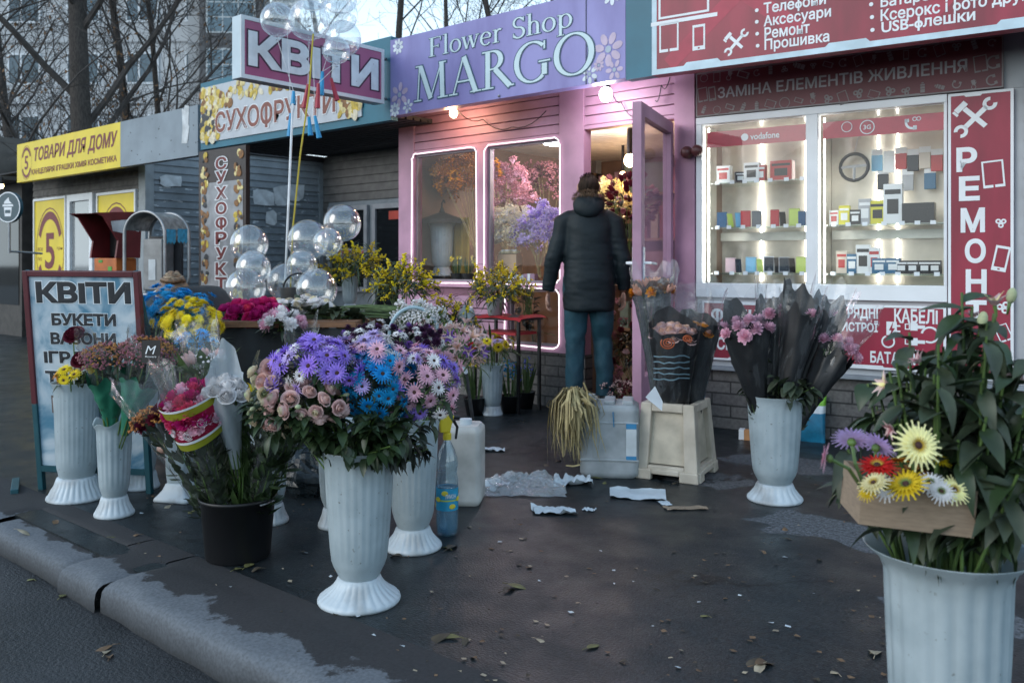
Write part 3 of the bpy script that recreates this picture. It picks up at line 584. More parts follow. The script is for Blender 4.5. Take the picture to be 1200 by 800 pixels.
# ================================================================== PHONE SHOP
def icon(mb, kind, x, y, s, a=0.0, mi=0, z=0.002):
    """flat pictograms of the signs, s = overall size, in the XY lettering plane"""
    old = mb.M; mb.M = old @ Matrix.Translation((x, y, z)) @ Matrix.Rotation(a, 4, 'Z') @ Matrix.Scale(s, 4)
    def ring(cx, cy, r0, r1, a0=0, a1=360, n=20):
        P = []
        for i in range(n + 1):
            b = R(a0 + (a1 - a0) * i / n)
            P += [(cx + r0 * math.cos(b), cy + r0 * math.sin(b), 0), (cx + r1 * math.cos(b), cy + r1 * math.sin(b), 0)]
        mb.add(P, [(2 * i, 2 * i + 1, 2 * i + 3, 2 * i + 2) for i in range(n)], mi)
    def rect(x0, y0, x1, y1, z=0.0, m=None): mb.add([(x0, y0, z), (x1, y0, z), (x1, y1, z), (x0, y1, z)], [(0, 1, 2, 3)], mi if m is None else m)
    def fr(x0, y0, x1, y1, w): rect(x0, y0, x0 + w, y1); rect(x1 - w, y0, x1, y1); rect(x0 + w, y0, x1 - w, y0 + w); rect(x0 + w, y1 - w, x1 - w, y1)
    if kind == 'phone':
        rect(-.26, -.5, -.19, .5); rect(.19, -.5, .26, .5); rect(-.19, .40, .19, .5); rect(-.19, -.5, -.04, -.34); rect(.04, -.5, .19, -.34); rect(-.04, -.5, .04, -.45); rect(-.04, -.39, .04, -.34)
    elif kind == 'tablet':
        rect(-.36, -.5, -.30, .5); rect(.30, -.5, .36, .5); rect(-.30, .44, .30, .5); rect(-.30, -.5, -.03, -.40); rect(.03, -.5, .30, -.40)
    elif kind == 'laptop': fr(-.42, -.25, .42, .5, .035); rect(-.55, -.34, .55, -.28)
    elif kind == 'tools':
        def arm(a, head):
            o2 = mb.M; mb.M = o2 @ Matrix.Rotation(a, 4, 'Z'); dz = 0.0006 if a > 0 else 0.0
            mb.add([(-.055, -.30, dz), (.055, -.30, dz), (.055, .32, dz), (-.055, .32, dz)], [(0, 1, 2, 3)], mi)
            if head == 'spanner':
                for sg in (1, -1): ring(0, sg * .42, .07, .15, 130 + (0 if sg > 0 else 180), 410 + (0 if sg > 0 else 180))
            else:
                rect(-.17, .33, .12, .46); rect(-.24, .30, -.18, .44)
            mb.M = o2
        arm(R(45), 'hammer'); arm(R(-45), 'spanner')
    elif kind == 'plug':
        rect(-.18, -.02, .18, .48); rect(.18, .10, .30, .16); rect(.18, .30, .30, .36); ring(-.12, -.26, .18, .24, 110, 390); rect(-.06, -.14, .10, -.03)
    elif kind == 'cable':
        for yy in (.22, -.22):
            fr(-.5, yy - .09, -.36, yy + .09, .03); rect(-.35, yy - .11, -.15, yy + .11); rect(-.15, yy - .05, .05, yy + .05)
        ring(.18, 0, .19, .25, -120, 170)
    elif kind == 'headset': ring(0, 0, .30, .40, 50, 290); rect(.10, .15, .3, .38); rect(.10, -.38, .3, -.15)
    elif kind == 'battery': rect(-.2, -.5, .2, -.18); rect(-.2, -.13, .2, .1); rect(-.2, .15, .2, .32); rect(-.1, .37, .1, .48)
    elif kind == 'usb': rect(-.12, -.5, .12, .15); fr(-.1, .17, .1, .45, .03)
    elif kind == 'fan':
        for k in range(3): ring(.2 * math.cos(k * 2.1 + .5), .2 * math.sin(k * 2.1 + .5), .08, .19, n=12)
    elif kind == 'globe': ring(0, 0, .40, .46); 
    elif kind == 'handset': ring(0.1, 0.1, .36, .52, 150, 300); rect(-.42, .1, -.14, .34); rect(.12, -.44, .36, -.16); ring(.22, .3, .1, .15); ring(.48, .3, .1, .15)
    elif kind == 'bolt': mb.add([(-.1, -.05, 0.001), (.06, .3, 0.001), (.02, .04, 0.001), (.12, .04, 0.001), (-.06, -.3, 0.001), (-.01, -.05, 0.001)], [(0, 2, 1), (0, 5, 3, 2), (5, 4, 3)], 1)
    mb.M = old
def edge_frame(mb, w, h, e, mi=0, z=0.0012, chip=True, rnd=None):
    """white print border with the angular cut-outs of the panels"""
    r = rnd or random.Random(1)
    def rect(x0, y0, x1, y1): mb.add([(x0, y0, z), (x1, y0, z), (x1, y1, z), (x0, y1, z)], [(0, 1, 2, 3)], mi)
    rect(-w / 2, -h / 2, w / 2, -h / 2 + e); rect(-w / 2, h / 2 - e, w / 2, h / 2); rect(-w / 2, -h / 2 + e, -w / 2 + e, h / 2 - e); rect(w / 2 - e, -h / 2 + e, w / 2, h / 2 - e)
    if chip:
        for k in range(max(1, int(w / 0.9))):
            x0 = -w / 2 + w * (k + 0.25) / max(1, int(w / .9)); L = w * 0.28 / max(1, int(w / .9)); q = e * 0.6
            for y, sg in ((-h / 2 + e, 1), (h / 2 - e, -1)):
                P = [(x0, y, z), (x0 + L, y, z), (x0 + L - q, y + sg * q, z), (x0 + q, y + sg * q, z)]
                mb.add(P if sg > 0 else P[::-1], [(0, 1, 2, 3)], mi)

def phone_shop():
    f = FB; q = f.px
    t = thing('phone_kiosk', 'white framed phone repair kiosk with two lit display windows and crimson panels', 'kiosk', f.O, f.a)
    TOP = 2.75; XE = 4.6
    zs = 1.02; zt = 2.14
    a0, _ = q(822, 200); a1, _ = q(944, 200); b0, _ = q(958, 200); b1, _ = q(1110, 200); r1, _ = q(1188, 250)
    wl = MB()
    wl.span((0.003, 0, zs - 0.10), (b1, 0.08, zs)); wl.span((0.003, 0, zt), (b1, 0.08, zt + 0.05)); wl.span((0.003, 0.002, zs), (a0, 0.08, zt)); wl.span((a1, 0.002, zs), (b0, 0.08, zt)); wl.span((b1 - 0.02, 0.002, zs), (b1, 0.08, zt))
    wl.build('window_wall', WHITE, t, bevel=0.004)
    bk = MB(); bk.span((0.003, 0.03, 0.44), (b1, 0.10, zs - 0.102)); bk.span((0.003, 0.03, zt + 0.052), (XE, 0.10, TOP)); bk.span((b1 + .002, 0.03, 0.44), (XE, 0.10, zt + .05)); bk.build('wall', pm('pale_grey_wall', (0.42, 0.45, 0.48), 0.6, var=0.1, scale=2), t)
    b = MB(); b.span((0.003, 0.02, 0), (XE, 0.12, 0.42)); b.build('brick_base', BRICK, t)
    s = MB(); s.span((0.003, -0.035, 0.415), (XE, 0.05, 0.44)); s.build('sill', pm('grey_sill', (0.22, 0.25, 0.28), 0.5), t, bevel=0.003)
    # windows as lit show cases
    CB = pm('case_back', (0.52, 0.48, 0.41), 0.2, var=0.40, scale=2.2); SH = film('glass_shelf', (0.75, 0.85, 0.82), 0.12, 0.8, 0.03)
    for k, (x0, x1) in enumerate(((a0, a1), (b0, b1 - 0.02))):
        p = MB(); p.quad((x0, 0.03, zs), (x1, 0.03, zs), (x1, 0.03, zt), (x0, 0.03, zt)); w = p.build('display_window', PANE, t)
        c = MB(); D = 0.42
        c.span((x0 - .01, D, zs - .02), (x1 + .01, D + .02, zt + .02)); c.span((x0 - .025, 0.085, zs - .02), (x0 - .012, D, zt + .02)); c.span((x1 + .012, 0.085, zs - .02), (x1 + .025, D, zt + .02)); c.span((x0 - .01, 0.085, zs - .02), (x1 + .01, D, zs - .004)); c.span((x0 - .01, 0.085, zt + .004), (x1 + .01, D, zt + .02))
        c.build('show_case', CB, w)
        band = MB(); band.quad((x0 + .02, 0.06, zt - .16), (x1, 0.06, zt - .16), (x1, 0.06, zt - .05), (x0 + .02, 0.06, zt - .05))
        bd = band.build('header_band', pm('pink_red_band', (0.42, 0.03, 0.055), 0.4), w)
        if k == 0:
            cx, _ = q(888, 153)
            fit_text('vodafone', 0.20, 0.045, TM(cx + 0.03, zt - .105, 0.058), PRINT, 'lettering', bd, bold=0.015)
            ic = MB(); ic.M = TM(cx - 0.11, zt - .105, 0.058); ic.prism([(0.026 * math.cos(i * .524), 0.026 * math.sin(i * .524)) for i in range(12)], 0.001, 0.002); ic.build('emblem', PRINT, bd)
        else:
            ic = MB(); ic.M = TM(0, zt - .105, 0.058)
            xx, _ = q(1014, 143); icon(ic, 'globe', xx, 0, .1); icon(ic, 'handset', q(1066, 138)[0], 0, .09); icon(ic, 'globe', q(990, 140)[0], .012, .075); ic.build('emblem', PRINT, bd)
            fit_text('3G', 0.045, 0.03, TM(xx, zt - .105, 0.058), PRINT, 'lettering', bd, bold=0.02)
        led = MB()
        for (x, y) in ((x0 + .028, .07), (x0 + .30, D - .02)) + (((x0 + .62, D - .02),) if k == 0 else ((x0 + .42, D - .02),)): led.tube([(x, y, zs + .01), (x, y, zt - .02)], 0.006, 6)
        led.build('led_strip', LED, w)
    zsh = []
    for py0, x in ((213, 900), (266, 900), (320, 900)):
        ss, z = q(x, py0, -0.2); zsh.append(z)
    for k, (x0, x1) in enumerate(((a0, a1), (b0, b1 - 0.02))):
        for z in zsh if k == 0 else zsh[1:]:
            sh = MB(); sh.span((x0 + .005, 0.10, z - .008), (x1 - .005, 0.40, z)); so_ = sh.build('shelf', SH, t); tg_ = MB(); n_ = 7
            for i_ in range(n_): xx_ = x0 + .08 + (x1 - x0 - .14) * i_ / (n_ - 1) + .012 * math.sin(i_ * 5.0 + z * 9); tg_.span((xx_ - .016, 0.094, z - .012), (xx_ + .016, 0.097, z + .013))
            tg_.build('price_tags', PRINT, so_)
        rail = MB(); rail.span((x0, 0.385, zsh[1] - .09), (x1, 0.415, zsh[1] - .03)); rail.build('rail', pm('alu', (0.5, 0.5, 0.46), 0.35, metal=.6), t)
    so = MB(); so.span((0.0, -0.46, TOP - 0.04), (XE, 0.0, TOP)); so.build('soffit', DARK, t)
    ro = MB(); ro.span((0.0, -0.48, TOP + 0.005), (XE, 3.0, TOP + 0.08)); ro.span((0.0, 2.9, 0), (XE, 3.0, TOP)); ro.span((XE - .1, .12, 0), (XE, 2.9, TOP)); ro.build('roof', ROOFM, t)
    sd = MB(); siding(sd, r1 + 0.05, XE, 0.45, zt + 0.1, 0.025, 0.11); sd.build('siding', siding_mat('pale_siding', (0.45, 0.48, 0.52)), t)
    # printed panels on the wall
    def panel(nm, x0, x1, z0, z1, m, out=0.03):
        p = MB(); w, h = x1 - x0, z1 - z0
        p.span((-w / 2, -out, -h / 2), (w / 2, -0.0, h / 2)); o = p.build(nm, m, t, bevel=0.002); o.location = ((x0 + x1) / 2, 0.028, (z0 + z1) / 2); return o, w, h
    x0, zz0 = q(812, 137); x1, _ = q(1176, 104); zpt = q(812, 88)[1]
    o, w, h = panel('battery_sign', 0.005, x1, zt + 0.055, zt + 0.365, REDD)
    fm = MB(); fm.M = TM(0, 0, -0.0302); edge_frame(fm, w, h, 0.009); rnd = random.Random(9); grey = pm('dim_print', (0.20, 0.185, 0.19), 0.5)
    kinds = ['tablet', 'battery', 'headset', 'usb', 'fan', 'plug', 'phone', 'globe']
    for row, y in ((0, h * .37), (1, -h * .36)):
        n = 20
        for i in range(n):
            x = -w / 2 + .06 + (w - .12) * i / (n - 1); icon(fm, rnd.choice(kinds), x, y + rnd.uniform(-.01, .01), rnd.uniform(.055, .085), rnd.choice((0, .3, -.4, 1.2)), 0, 0.0015)
    for x, kk in ((-w / 2 + .05, 'tablet'), (-w / 2 + .12, 'phone'), (w / 2 - .12, 'tablet'), (w / 2 - .05, 'headset')): icon(fm, kk, x, 0.0, .10, .1, 0, 0.0015)
    fm.build('print', grey, o)
    cx0, _ = q(841, 100); cx1, _ = q(1133, 80)
    fit_text('ЗАМІНА ЕЛЕМЕНТІВ ЖИВЛЕННЯ', cx1 - cx0, 0.078, TM((cx0 + cx1) / 2 - x1 / 2, 0.0, -0.0302), pm('lettering_grey', (0.33, 0.33, 0.35), 0.5), 'lettering', o, bold=0.018)
    # vertical repair panel
    o, w, h = panel('repair_sign', b1 + 0.005, r1, 0.46, zt + 0.045, RED)
    fm = MB(); fm.M = TM(0, 0, -0.0302); edge_frame(fm, w, h, 0.016); cz = 0.46 + h / 2; cx = (b1 + .005 + r1) / 2
    def lp(px, py): a, z = q(px, py); return a - cx, z - cz
    x, y = lp(1143, 138); icon(fm, 'tools', x, y, .26)
    for px, py, kk, s, a in ((1164, 204, 'tablet', .16, .08), (1173, 261, 'fan', .08, 0), (1173, 303, 'phone', .15, -.2), (1176, 360, 'fan', .1, .4), (1176, 390, 'tablet', .1, .4)): x, y = lp(px, py); icon(fm, kk, x, y, s, a)
    fm.build('print', PRINT, o)
    for ch, px, py in zip('РЕМОНТ', (1133, 1136, 1140, 1143, 1144, 1144), (187, 221, 258, 294, 330, 366)):
        x, y = lp(px, py); fit_text(ch, 0.112 if ch != 'М' else .13, .148, TM(x - 0.0, y, -0.0302), PRINT, 'lettering', o, bold=0.035)
    # lower panels
    xa0, za = q(828, 357); xa1, _ = q(950, 357); xb0, _ = q(960, 357); zp0, zp1 = 0.485, zs - 0.125
    o, w, h = panel('flash_sign', xa0 - .03, xa1, zp0, zp1, RED); fm = MB(); fm.M = TM(0, 0, -0.0302); edge_frame(fm, w, h, 0.014); fm.build('print', PRINT, o)
    fit_text('ФЛЕШ-', .42, .095, TM(-.10, .105, -0.0302), PRINT, 'lettering', o, bold=.03); fit_text('СІМ-КАРТИ', .5, .09, TM(-.02, -.09, -0.0302), PRINT, 'lettering', o, bold=.03)
    o, w, h = panel('charger_sign', xb0, b1 - .005, zp0, zp1, RED); fm = MB(); fm.M = TM(0, 0, -0.0302); edge_frame(fm, w, h, 0.016); cx = (xb0 + b1 - .005) / 2; cz = (zp0 + zp1) / 2
    x, y = lp(1045, 392); icon(fm, 'plug', x, y, .17); ib = MB(); ib.M = fm.M; x2, y2 = lp(1082, 392); icon(fm, 'cable', x2, y2, .21); fm.build('print', PRINT, o)
    icon(ib, 'bolt', x, y + .035, .16, 0, 0, .003); ib.m = [0] * len(ib.f); ib.build('print', RED, o)
    for s_, p0, p1, hh in (('ЗАРЯДНІ', (978, 367), (1029, 368), .085), ('ПРИСТРОЇ', (972, 381), (1029, 382), .075), ('КАБЕЛІ', (1048, 370), (1099, 371), .09), ('БАТАРЕЙКИ', (1020, 417), (1098, 419), .095)):
        xx0, y0 = lp(*p0); xx1, y1 = lp(*p1); fit_text(s_, xx1 - xx0, hh, TM((xx0 + xx1) / 2, (y0 + y1) / 2, -0.0302), PRINT, 'lettering', o, bold=.03)
    return t, dict(a0=a0, a1=a1, b0=b0, b1=b1, zsh=zsh, zs=zs, zt=zt)
PHS, PX = phone_shop()

def big_sign():
    f = FB; q = lambda px, py: f.px(px, py, OUTF)
    x0, zb = q(764, 87.5); x1 = 4.4; h = 0.92; w = x1 - x0; zb = q(900, 71)[1]
    t = thing('repair_shop_sign', 'large crimson sign board over the phone kiosk listing phones, repair and flash drives', 'sign', f.pt(x0, OUTF, zb), f.a)
    p = MB(); p.span((0, 0, 0), (w, 0.1, h)); p.build('panel', RED, t)
    fm = MB(); fm.M = TM(0, 0, 0); rnd = random.Random(4)
    e = MB(); e.M = TM(w / 2, h / 2, -0.0005); edge_frame(e, w, h, 0.035); e.build('border', pm('pale_blue_border', (0.50, 0.64, 0.72), 0.5), t)
    lz = MB(); lz.M = TM(0, 0, 0)
    for (x, y, a) in ((.35, .25, .7), (.75, .35, -.7), (1.9, .35, .8), (2.6, .45, -.6), (.3, .7, .4)): 
        o2 = lz.M; lz.M = o2 @ Matrix.Translation((x, y, .0008)) @ Matrix.Rotation(a, 4, 'Z'); lz.add([(-.3, -.05, 0), (.3, -.05, 0), (.3, .05, 0), (-.3, .05, 0)], [(0, 1, 2, 3)]); lz.M = o2
    lz.build('tint_print', pm('crimson_lighter', (0.36, 0.02, 0.055), 0.45), t)
    def lp(px, py): a, z = q(px, py); return a - x0, z - zb
    for px, py, kk, s, a in ((801, 0, 'laptop', .42, 0), (784, 44, 'tablet', .19, 0), (819, 44, 'phone', .165, 0), (863, 50, 'tools', .18, 0)): x, y = lp(px, py); icon(fm, kk, x, y, s, a)
    for px, py in ((887, 12.5), (887, 26), (887.5, 40), (888, 54), (1021, 5.5), (1022, 20.5), (1022.5, 35.5)):
        x, y = lp(px, py); fm.prism([(x + .012 * math.cos(i * .63), y + .012 * math.sin(i * .63)) for i in range(10)], .002, .003)
    fm.build('print', PRINT, t)
    for s_, p0, p1, hh in (('Телефони', (895, 11), (968, 1), .085), ('Аксесуари', (895, 26), (974, 16), .085), ('Ремонт', (896, 39.5), (949, 32), .072), ('Прошивка', (896, 53.5), (972, 45), .085), ('Батарейки', (1032, 3), (1120, -8), .082), ('Ксерокс і фото друк', (1032, 18), (1208, -3), .088), ('USB-флешки', (1033, 33), (1143, 20), .082)):
        xx0, y0 = lp(*p0); xx1, y1 = lp(*p1); fit_text(s_, xx1 - xx0, hh * 1.0, TM((xx0 + xx1) / 2, (y0 + y1) / 2), PRINT, 'lettering', t, bold=.022)
    x, y = lp(862, -13); fit_text('РЕМОНТ', 1.3, .30, TM(x + .56, y + .10), PRINT, 'lettering', t, bold=.03)
big_sign()

# goods in the two display windows: each one stands on its glass shelf
def goods():
    f = FB; zsh, zs = PX['zsh'], PX['zs']
    cols = dict(navy=(.02, .07, .16), lime=(.45, .55, .12), sky=(.18, .42, .60), red=(.42, .03, .03), black=(.015, .015, .018), grey=(.12, .12, .12), pink=(.60, .42, .44), white=(.7, .72, .72), yellow=(.6, .55, .04), blue=(.03, .12, .22), cream=(.55, .48, .4), silver=(.35, .36, .38))
    def M_(c): return pm('goods_' + c, cols[c], 0.3, var=0.05)
    def phone(px, py, c, h, w, tilt, words, y=0.22, wit=True):
        h *= .9; w *= .88
        s, _ = f.px(px, py, -y); z = min(zsh + [zs - .004], key=lambda k: abs(k - f.px(px, py, -y)[1]))
        o = thing('mobile_phone', words, 'phone', f.pt(s, -y, z + 0.001), f.a + tilt, 'phones on show in the lit display window')
        b = MB(); b.M = Matrix.Rotation(R(-14), 4, 'X'); b.span((-w / 2, -.004, .0015), (w / 2, .004, h)); b.build('body', M_(c), o, bevel=0.004)
        sc_ = MB(); sc_.M = Matrix.Rotation(R(-14), 4, 'X'); sc_.quad((-w * .42, -.0052, h * .1), (w * .42, -.0052, h * .1), (w * .42, -.0052, h * .92), (-w * .42, -.0052, h * .92))
        sc_.build('screen', pm('dark_glass', (.01, .012, .015), 0.12) if c in ('black', 'white', 'silver') else pm('goods_film_' + c, [min(1, q * 1.35) for q in cols[c]], 0.2), o)
    S = 'on the left window middle shelf'; T = 'on the left window bottom shelf'
    for a in ((846, 266, 'navy', .135, .085, .3, 'navy blue phone case leaning leftmost ' + S), (857, 266, 'lime', .12, .05, .9, 'dull lime phone standing edgewise next to the navy one ' + S), (866, 266, 'sky', .125, .05, .7, 'pale blue phone half hidden behind the red one ' + S), (874, 265, 'red', .14, .08, .35, 'bright red phone leaning by the light strip ' + S), (887, 265, 'grey', .135, .08, .35, 'charcoal phone right of the light strip ' + S), (908, 264, 'red', .14, .07, .3, 'darker red phone beside the lime green one ' + S), (918, 264, 'black', .12, .05, .6, 'black phone between the red and lime phones ' + S), (931, 263, 'lime', .145, .085, .3, 'bright lime green phone ' + S), (940, 263, 'navy', .12, .06, .3, 'dark blue phone at the far right ' + S),
              (856, 320, 'pink', .125, .085, .3, 'pale pink phone leftmost ' + T), (866, 320, 'black', .115, .05, .6, 'black phone beside the pink one ' + T), (880, 320, 'sky', .13, .085, .3, 'sky blue phone ' + T), (891, 320, 'lime', .115, .05, .6, 'lime phone half hidden behind the blue one ' + T), (901, 319, 'white', .135, .085, .3, 'white framed phone with dark screen, left one of two, ' + T), (911, 319, 'black', .125, .04, .6, 'thin black phone between the two white framed ones ' + T), (919, 319, 'silver', .13, .085, .3, 'silver framed phone with dark screen, right one of two, ' + T), (929, 318, 'black', .12, .05, .6, 'black phone beside the lime one at the right ' + T), (939, 318, 'lime', .13, .085, .2, 'lime green phone at the right end ' + T)):
        phone(*a)
    def box(px, py, c, w, h, d, words, nm='goods_box', lab=None, cat='box', rz=0.0, y=0.22):
        s, z_ = f.px(px, py, -y); z = min(zsh + [zs - .004], key=lambda k: abs(k - z_))
        o = thing(nm, words, cat, f.pt(s, -y, z + .001), f.a + rz, 'boxed goods in the display windows')
        b = MB(); b.span((-w / 2, -d / 2, 0), (w / 2, d / 2, h)); b.build('carton', M_(c), o, bevel=.002)
        l = MB(); k = lab or ('white' if c != 'white' else 'black'); l.span((-w * .3, -d / 2 - .0012, h * .25), (w * .3, -d / 2 + .001, h * .62)); l.span((-w * .42, -d / 2 - .001, h * .74), (w * .42, -d / 2 + .001, h * .86)); l.build('print', M_(k), o)
        return o
    Ld = 'in left window'; Rd = 'in right window'
    box(849, 213, 'white', .10, .13, .06, 'clear white gadget box leftmost on the top shelf ' + Ld, lab='red'); box(867, 213, 'black', .07, .08, .05, 'small dark gadget box on the top shelf ' + Ld, rz=.5); box(882, 213, 'white', .11, .14, .06, 'white box with red print on the top shelf ' + Ld, lab='black'); box(893, 213, 'red', .06, .12, .05, 'narrow red box on the top shelf ' + Ld)
    box(917, 212, 'red', .15, .14, .08, 'wide red gift box on the top shelf ' + Ld, lab='black')
    box(978, 264, 'white', .06, .10, .04, 'small white carton leftmost on the middle shelf ' + Rd, lab='red'); box(990, 264, 'yellow', .07, .13, .04, 'yellow and white carton on the middle shelf ' + Rd, lab='white'); box(1003, 264, 'black', .07, .10, .05, 'short black carton on the middle shelf ' + Rd); box(1014, 264, 'silver', .08, .17, .04, 'silver grey upright carton on the middle shelf ' + Rd); box(1029, 264, 'yellow', .10, .155, .04, 'bright yellow carton with black corner on the middle shelf ' + Rd, lab='black')
    box(1047, 263, 'white', .115, .26, .05, 'tall white carton showing a black bottle on the middle shelf ' + Rd, lab='black'); box(1077, 262, 'black', .19, .13, .09, 'wide black speaker carton on the middle shelf ' + Rd, lab='black'); box(1090, 262, 'white', .04, .07, .04, 'tiny white carton beside the black speaker carton ' + Rd)
    B = 'on bottom shelf ' + Rd
    box(987, 319, 'cream', .07, .15, .04, 'cream carton with red print leftmost ' + B, lab='red'); box(999, 319, 'blue', .07, .13, .04, 'blue carton beside the cream one ' + B); box(1012, 319, 'white', .09, .19, .04, 'tall white hanging carton with black earphones ' + B, lab='black'); box(1025, 319, 'white', .07, .17, .04, 'white and pink carton ' + B, lab='red')
    box(1031, 319, 'blue', .09, .10, .05, 'dark blue carton, left one of a pair, ' + B); box(1047, 319, 'blue', .09, .10, .05, 'dark blue carton, right one of a pair, ' + B)
    for px, w in ((1057, 'first'), (1070, 'second'), (1084, 'third'), (1096, 'last')): box(px, 318, 'black', .075, .085, .05, w + ' of the small black cable packs from the left ' + B)
    for k, (px, py, cn) in enumerate(((1028, 190, 'sky'), (1042, 192, 'white'), (1056, 188, 'red'), (1070, 190, 'black'), (1084, 187, 'cream'), (1098, 190, 'red'), (1035, 212, 'black'), (1064, 213, 'silver'), (1090, 211, 'blue'))):
        s, z = f.px(px, py, -.36); o = thing('hanging_pack', '%s accessory pack hanging %s on the right window back wall' % (cn, 'in the upper row' if k < 6 else 'in the lower row') if k != 5 else 'red accessory pack hanging rightmost on the right window back wall', 'pack', f.pt(s, -.36, z), f.a, 'boxed goods in the display windows'); b = MB(); b.span((-.035, -.012, -.06), (.035, .012, .045)); b.build('carton', M_(cn), o, bevel=.003); b = MB(); b.span((-.035, -.004, .046), (.035, -.001, .085)); b.tube([(0, -.01, .075), (0, .05, .08)], .003, 5); b.build('hang_tab', M_('white'), o)
    # a round lamp and steering-wheel like holder behind the right pane
    s, z = f.px(1001, 196, -.3)
    o = thing('ring_holder', 'black ring shaped gadget hanging high behind the right display pane', 'gadget', f.pt(s, -.3, z), f.a)
    r = MB(); r.tube([(.09 * math.cos(i * PI / 10), 0, .09 * math.sin(i * PI / 10)) for i in range(21)], .012, 8, cap=False); r.build('ring', M_('black'), o, True); k = MB(); k.tube([(-.085, 0, 0), (.085, 0, .01)], .01, 6); k.tube([(0, 0, 0), (0, 0, -.085)], .01, 6); k.build('spoke', M_('silver'), o)
    cw = MB(); cw.tube([(0, 0, .09), (.02, .02, .2), (.1, .05, .24)], .004, 6); cw.build('hook', M_('silver'), o)
goods()
# ================================================================== LEFT PART OF THE ROW
SID = siding_mat('grey_siding', (0.24, 0.27, 0.295)); SIDP = siding_mat('peeling_grey_siding', (0.18, 0.21, 0.235), peel=0.60)
YEL = pm('yellow_sign', (0.72, 0.55, 0.014), 0.45, var=0.08, scale=2); MAR = pm('maroon_print', (0.16, 0.012, 0.015), 0.5)
XC = on_Y(171, 310, YA).x                     # right corner of the household goods kiosk
XL = on_Y(38, 310, YA).x
def five(mb_r, mb_y, w, h):
    """printed oval with the figure 5 outline in the lettering plane"""
    def ring(r0, r1, a0, a1, mb, z):
        P = []
        for i in range(25):
            a = R(a0 + (a1 - a0) * i / 24); P += [(r0 * w * math.cos(a), r0 * h * math.sin(a), z), (r1 * w * math.cos(a), r1 * h * math.sin(a), z)]
        mb.add(P, [(2 * i, 2 * i + 1, 2 * i + 3, 2 * i + 2) for i in range(24)])
    for a0 in (25, 205): ring(.40, .50, a0, a0 + 130, mb_r, .002)
    ring(.535, .55, 0, 360, mb_r, .002)
def household():
    t = thing('household_kiosk', 'grey slatted household goods kiosk with yellow posters beside its white door', 'kiosk', (XL, YA, 0))
    L = XC - XL; D = 3.3; q = lambda px, py: (on_Y(px, py, YA).x - XL, on_Y(px, py, YA).z)
    w = MB(); w.span((0, 0.02, 0), (L - .0, .12, 2.72)); w.span((L - .1, .12, 0), (L, D, 2.72)); w.span((0, .12, 0), (.1, D, 2.72)); w.build('wall', SID, t)
    s = MB(); siding(s, 0, L, 0, 2.72, 0.02, .1); s.build('front_siding', pm('brown_grey_siding', (0.12, 0.115, 0.11), 0.7, var=.3), t)
    sd = MB(); s2 = MB(); siding(sd, 0, D - .1, 0, 2.25, 0, .1); siding(s2, 0, D - .1, 2.26, 2.72, 0, .1)
    a = sd.build('side_siding', SIDP, t); a.location = (L, .1, 0); a.rotation_euler = (0, 0, R(90)); a = s2.build('side_siding', SID, t); a.location = (L, .1, 0); a.rotation_euler = (0, 0, R(90))  # top boards paler than the peeling ones: skylight put into the colour
    p = MB(); p.span((L - .16, -.02, 0), (L + .02, .10, 2.72)); p.build('corner_post', pm('grey_post', (0.24, 0.27, 0.29), .5), t, bevel=.004)
    r = MB(); r.span((-.05, -.02, 2.725), (L + .05, D + .05, 2.80)); r.build('roof', ROOFM, t)
    so = MB(); so.span((0, -.48, 2.50), (L, -.02, 2.52)); so.build('soffit', DARK, t)
    (x0, z1), (x1, _) = q(41, 238), q(79, 232); (d0, dz), (d1, _) = q(82, 232), q(112, 228); (y0, yz), (y1, _) = q(115, 230), q(161, 222)
    def poster(xa, xb, za, zb, words):
        f = MB(); e = .035
        f.span((xa, -.03, za), (xa + e, .018, zb)); f.span((xb - e, -.03, za), (xb, .018, zb)); f.span((xa + e, -.03, za), (xb - e, .018, za + e)); f.span((xa + e, -.03, zb - e), (xb - e, .018, zb))
        o = f.build('window', WHITE, t); g_ = MB(); g_.span((xa + e, -.012, za + e), (xb - e, .01, zb - e)); po = g_.build('poster', YEL, o)
        mr = MB(); mr.M = TM((xa + xb) / 2, (za + zb) / 2, -.012); five(mr, None, (xb - xa) * .78, (zb - za) * .74); mr.build('print', MAR, po)
        fit_text('5', (xb - xa) * .30, (zb - za) * .34, TM((xa + xb) / 2, (za + zb) / 2, -.012), MAR, 'lettering', po, bold=.02)
        fit_text('все', (xb - xa) * .16, .05, TM(xa + (xb - xa) * .2, (za + zb) / 2 + .03, -.012), MAR, 'lettering', po); fit_text('по', (xb - xa) * .13, .05, TM(xa + (xb - xa) * .19, (za + zb) / 2 - .12, -.012), MAR, 'lettering', po); fit_text('грн', (xb - xa) * .16, .05, TM(xb - (xb - xa) * .2, (za + zb) / 2 + .03, -.012), MAR, 'lettering', po)
    poster(x0, x1, .55, 2.16, ''); poster(y0, y1, .55, 2.14, '')
    f = MB(); e = .10; zt = 2.16
    f.span((d0, -.05, .05), (d0 + e, .01, zt)); f.span((d1 - e, -.05, .05), (d1, .01, zt)); f.span((d0 + e, -.05, zt - e), (d1 - e, .01, zt)); f.span((d0 + e, -.05, .05), (d1 - e, .01, .35)); d = f.build('door', WHITE, t, bevel=.005)
    g_ = MB(); g_.quad((d0 + e, -.01, .35), (d1 - e, -.01, .35), (d1 - e, -.01, zt - e), (d0 + e, -.01, zt - e)); g_.build('door_glass', film('milky_glass', (.6, .62, .65), .25, .8, .05, haze=.35, hcol=(.45, .48, .5)), d)
    h = MB(); h.tube([(d1 - .05, -.055, 1.05), (d1 - .05, -.10, 1.06), (d1 - .16, -.10, 1.06)], .012, 8); h.build('handle', METAL, d)
household()
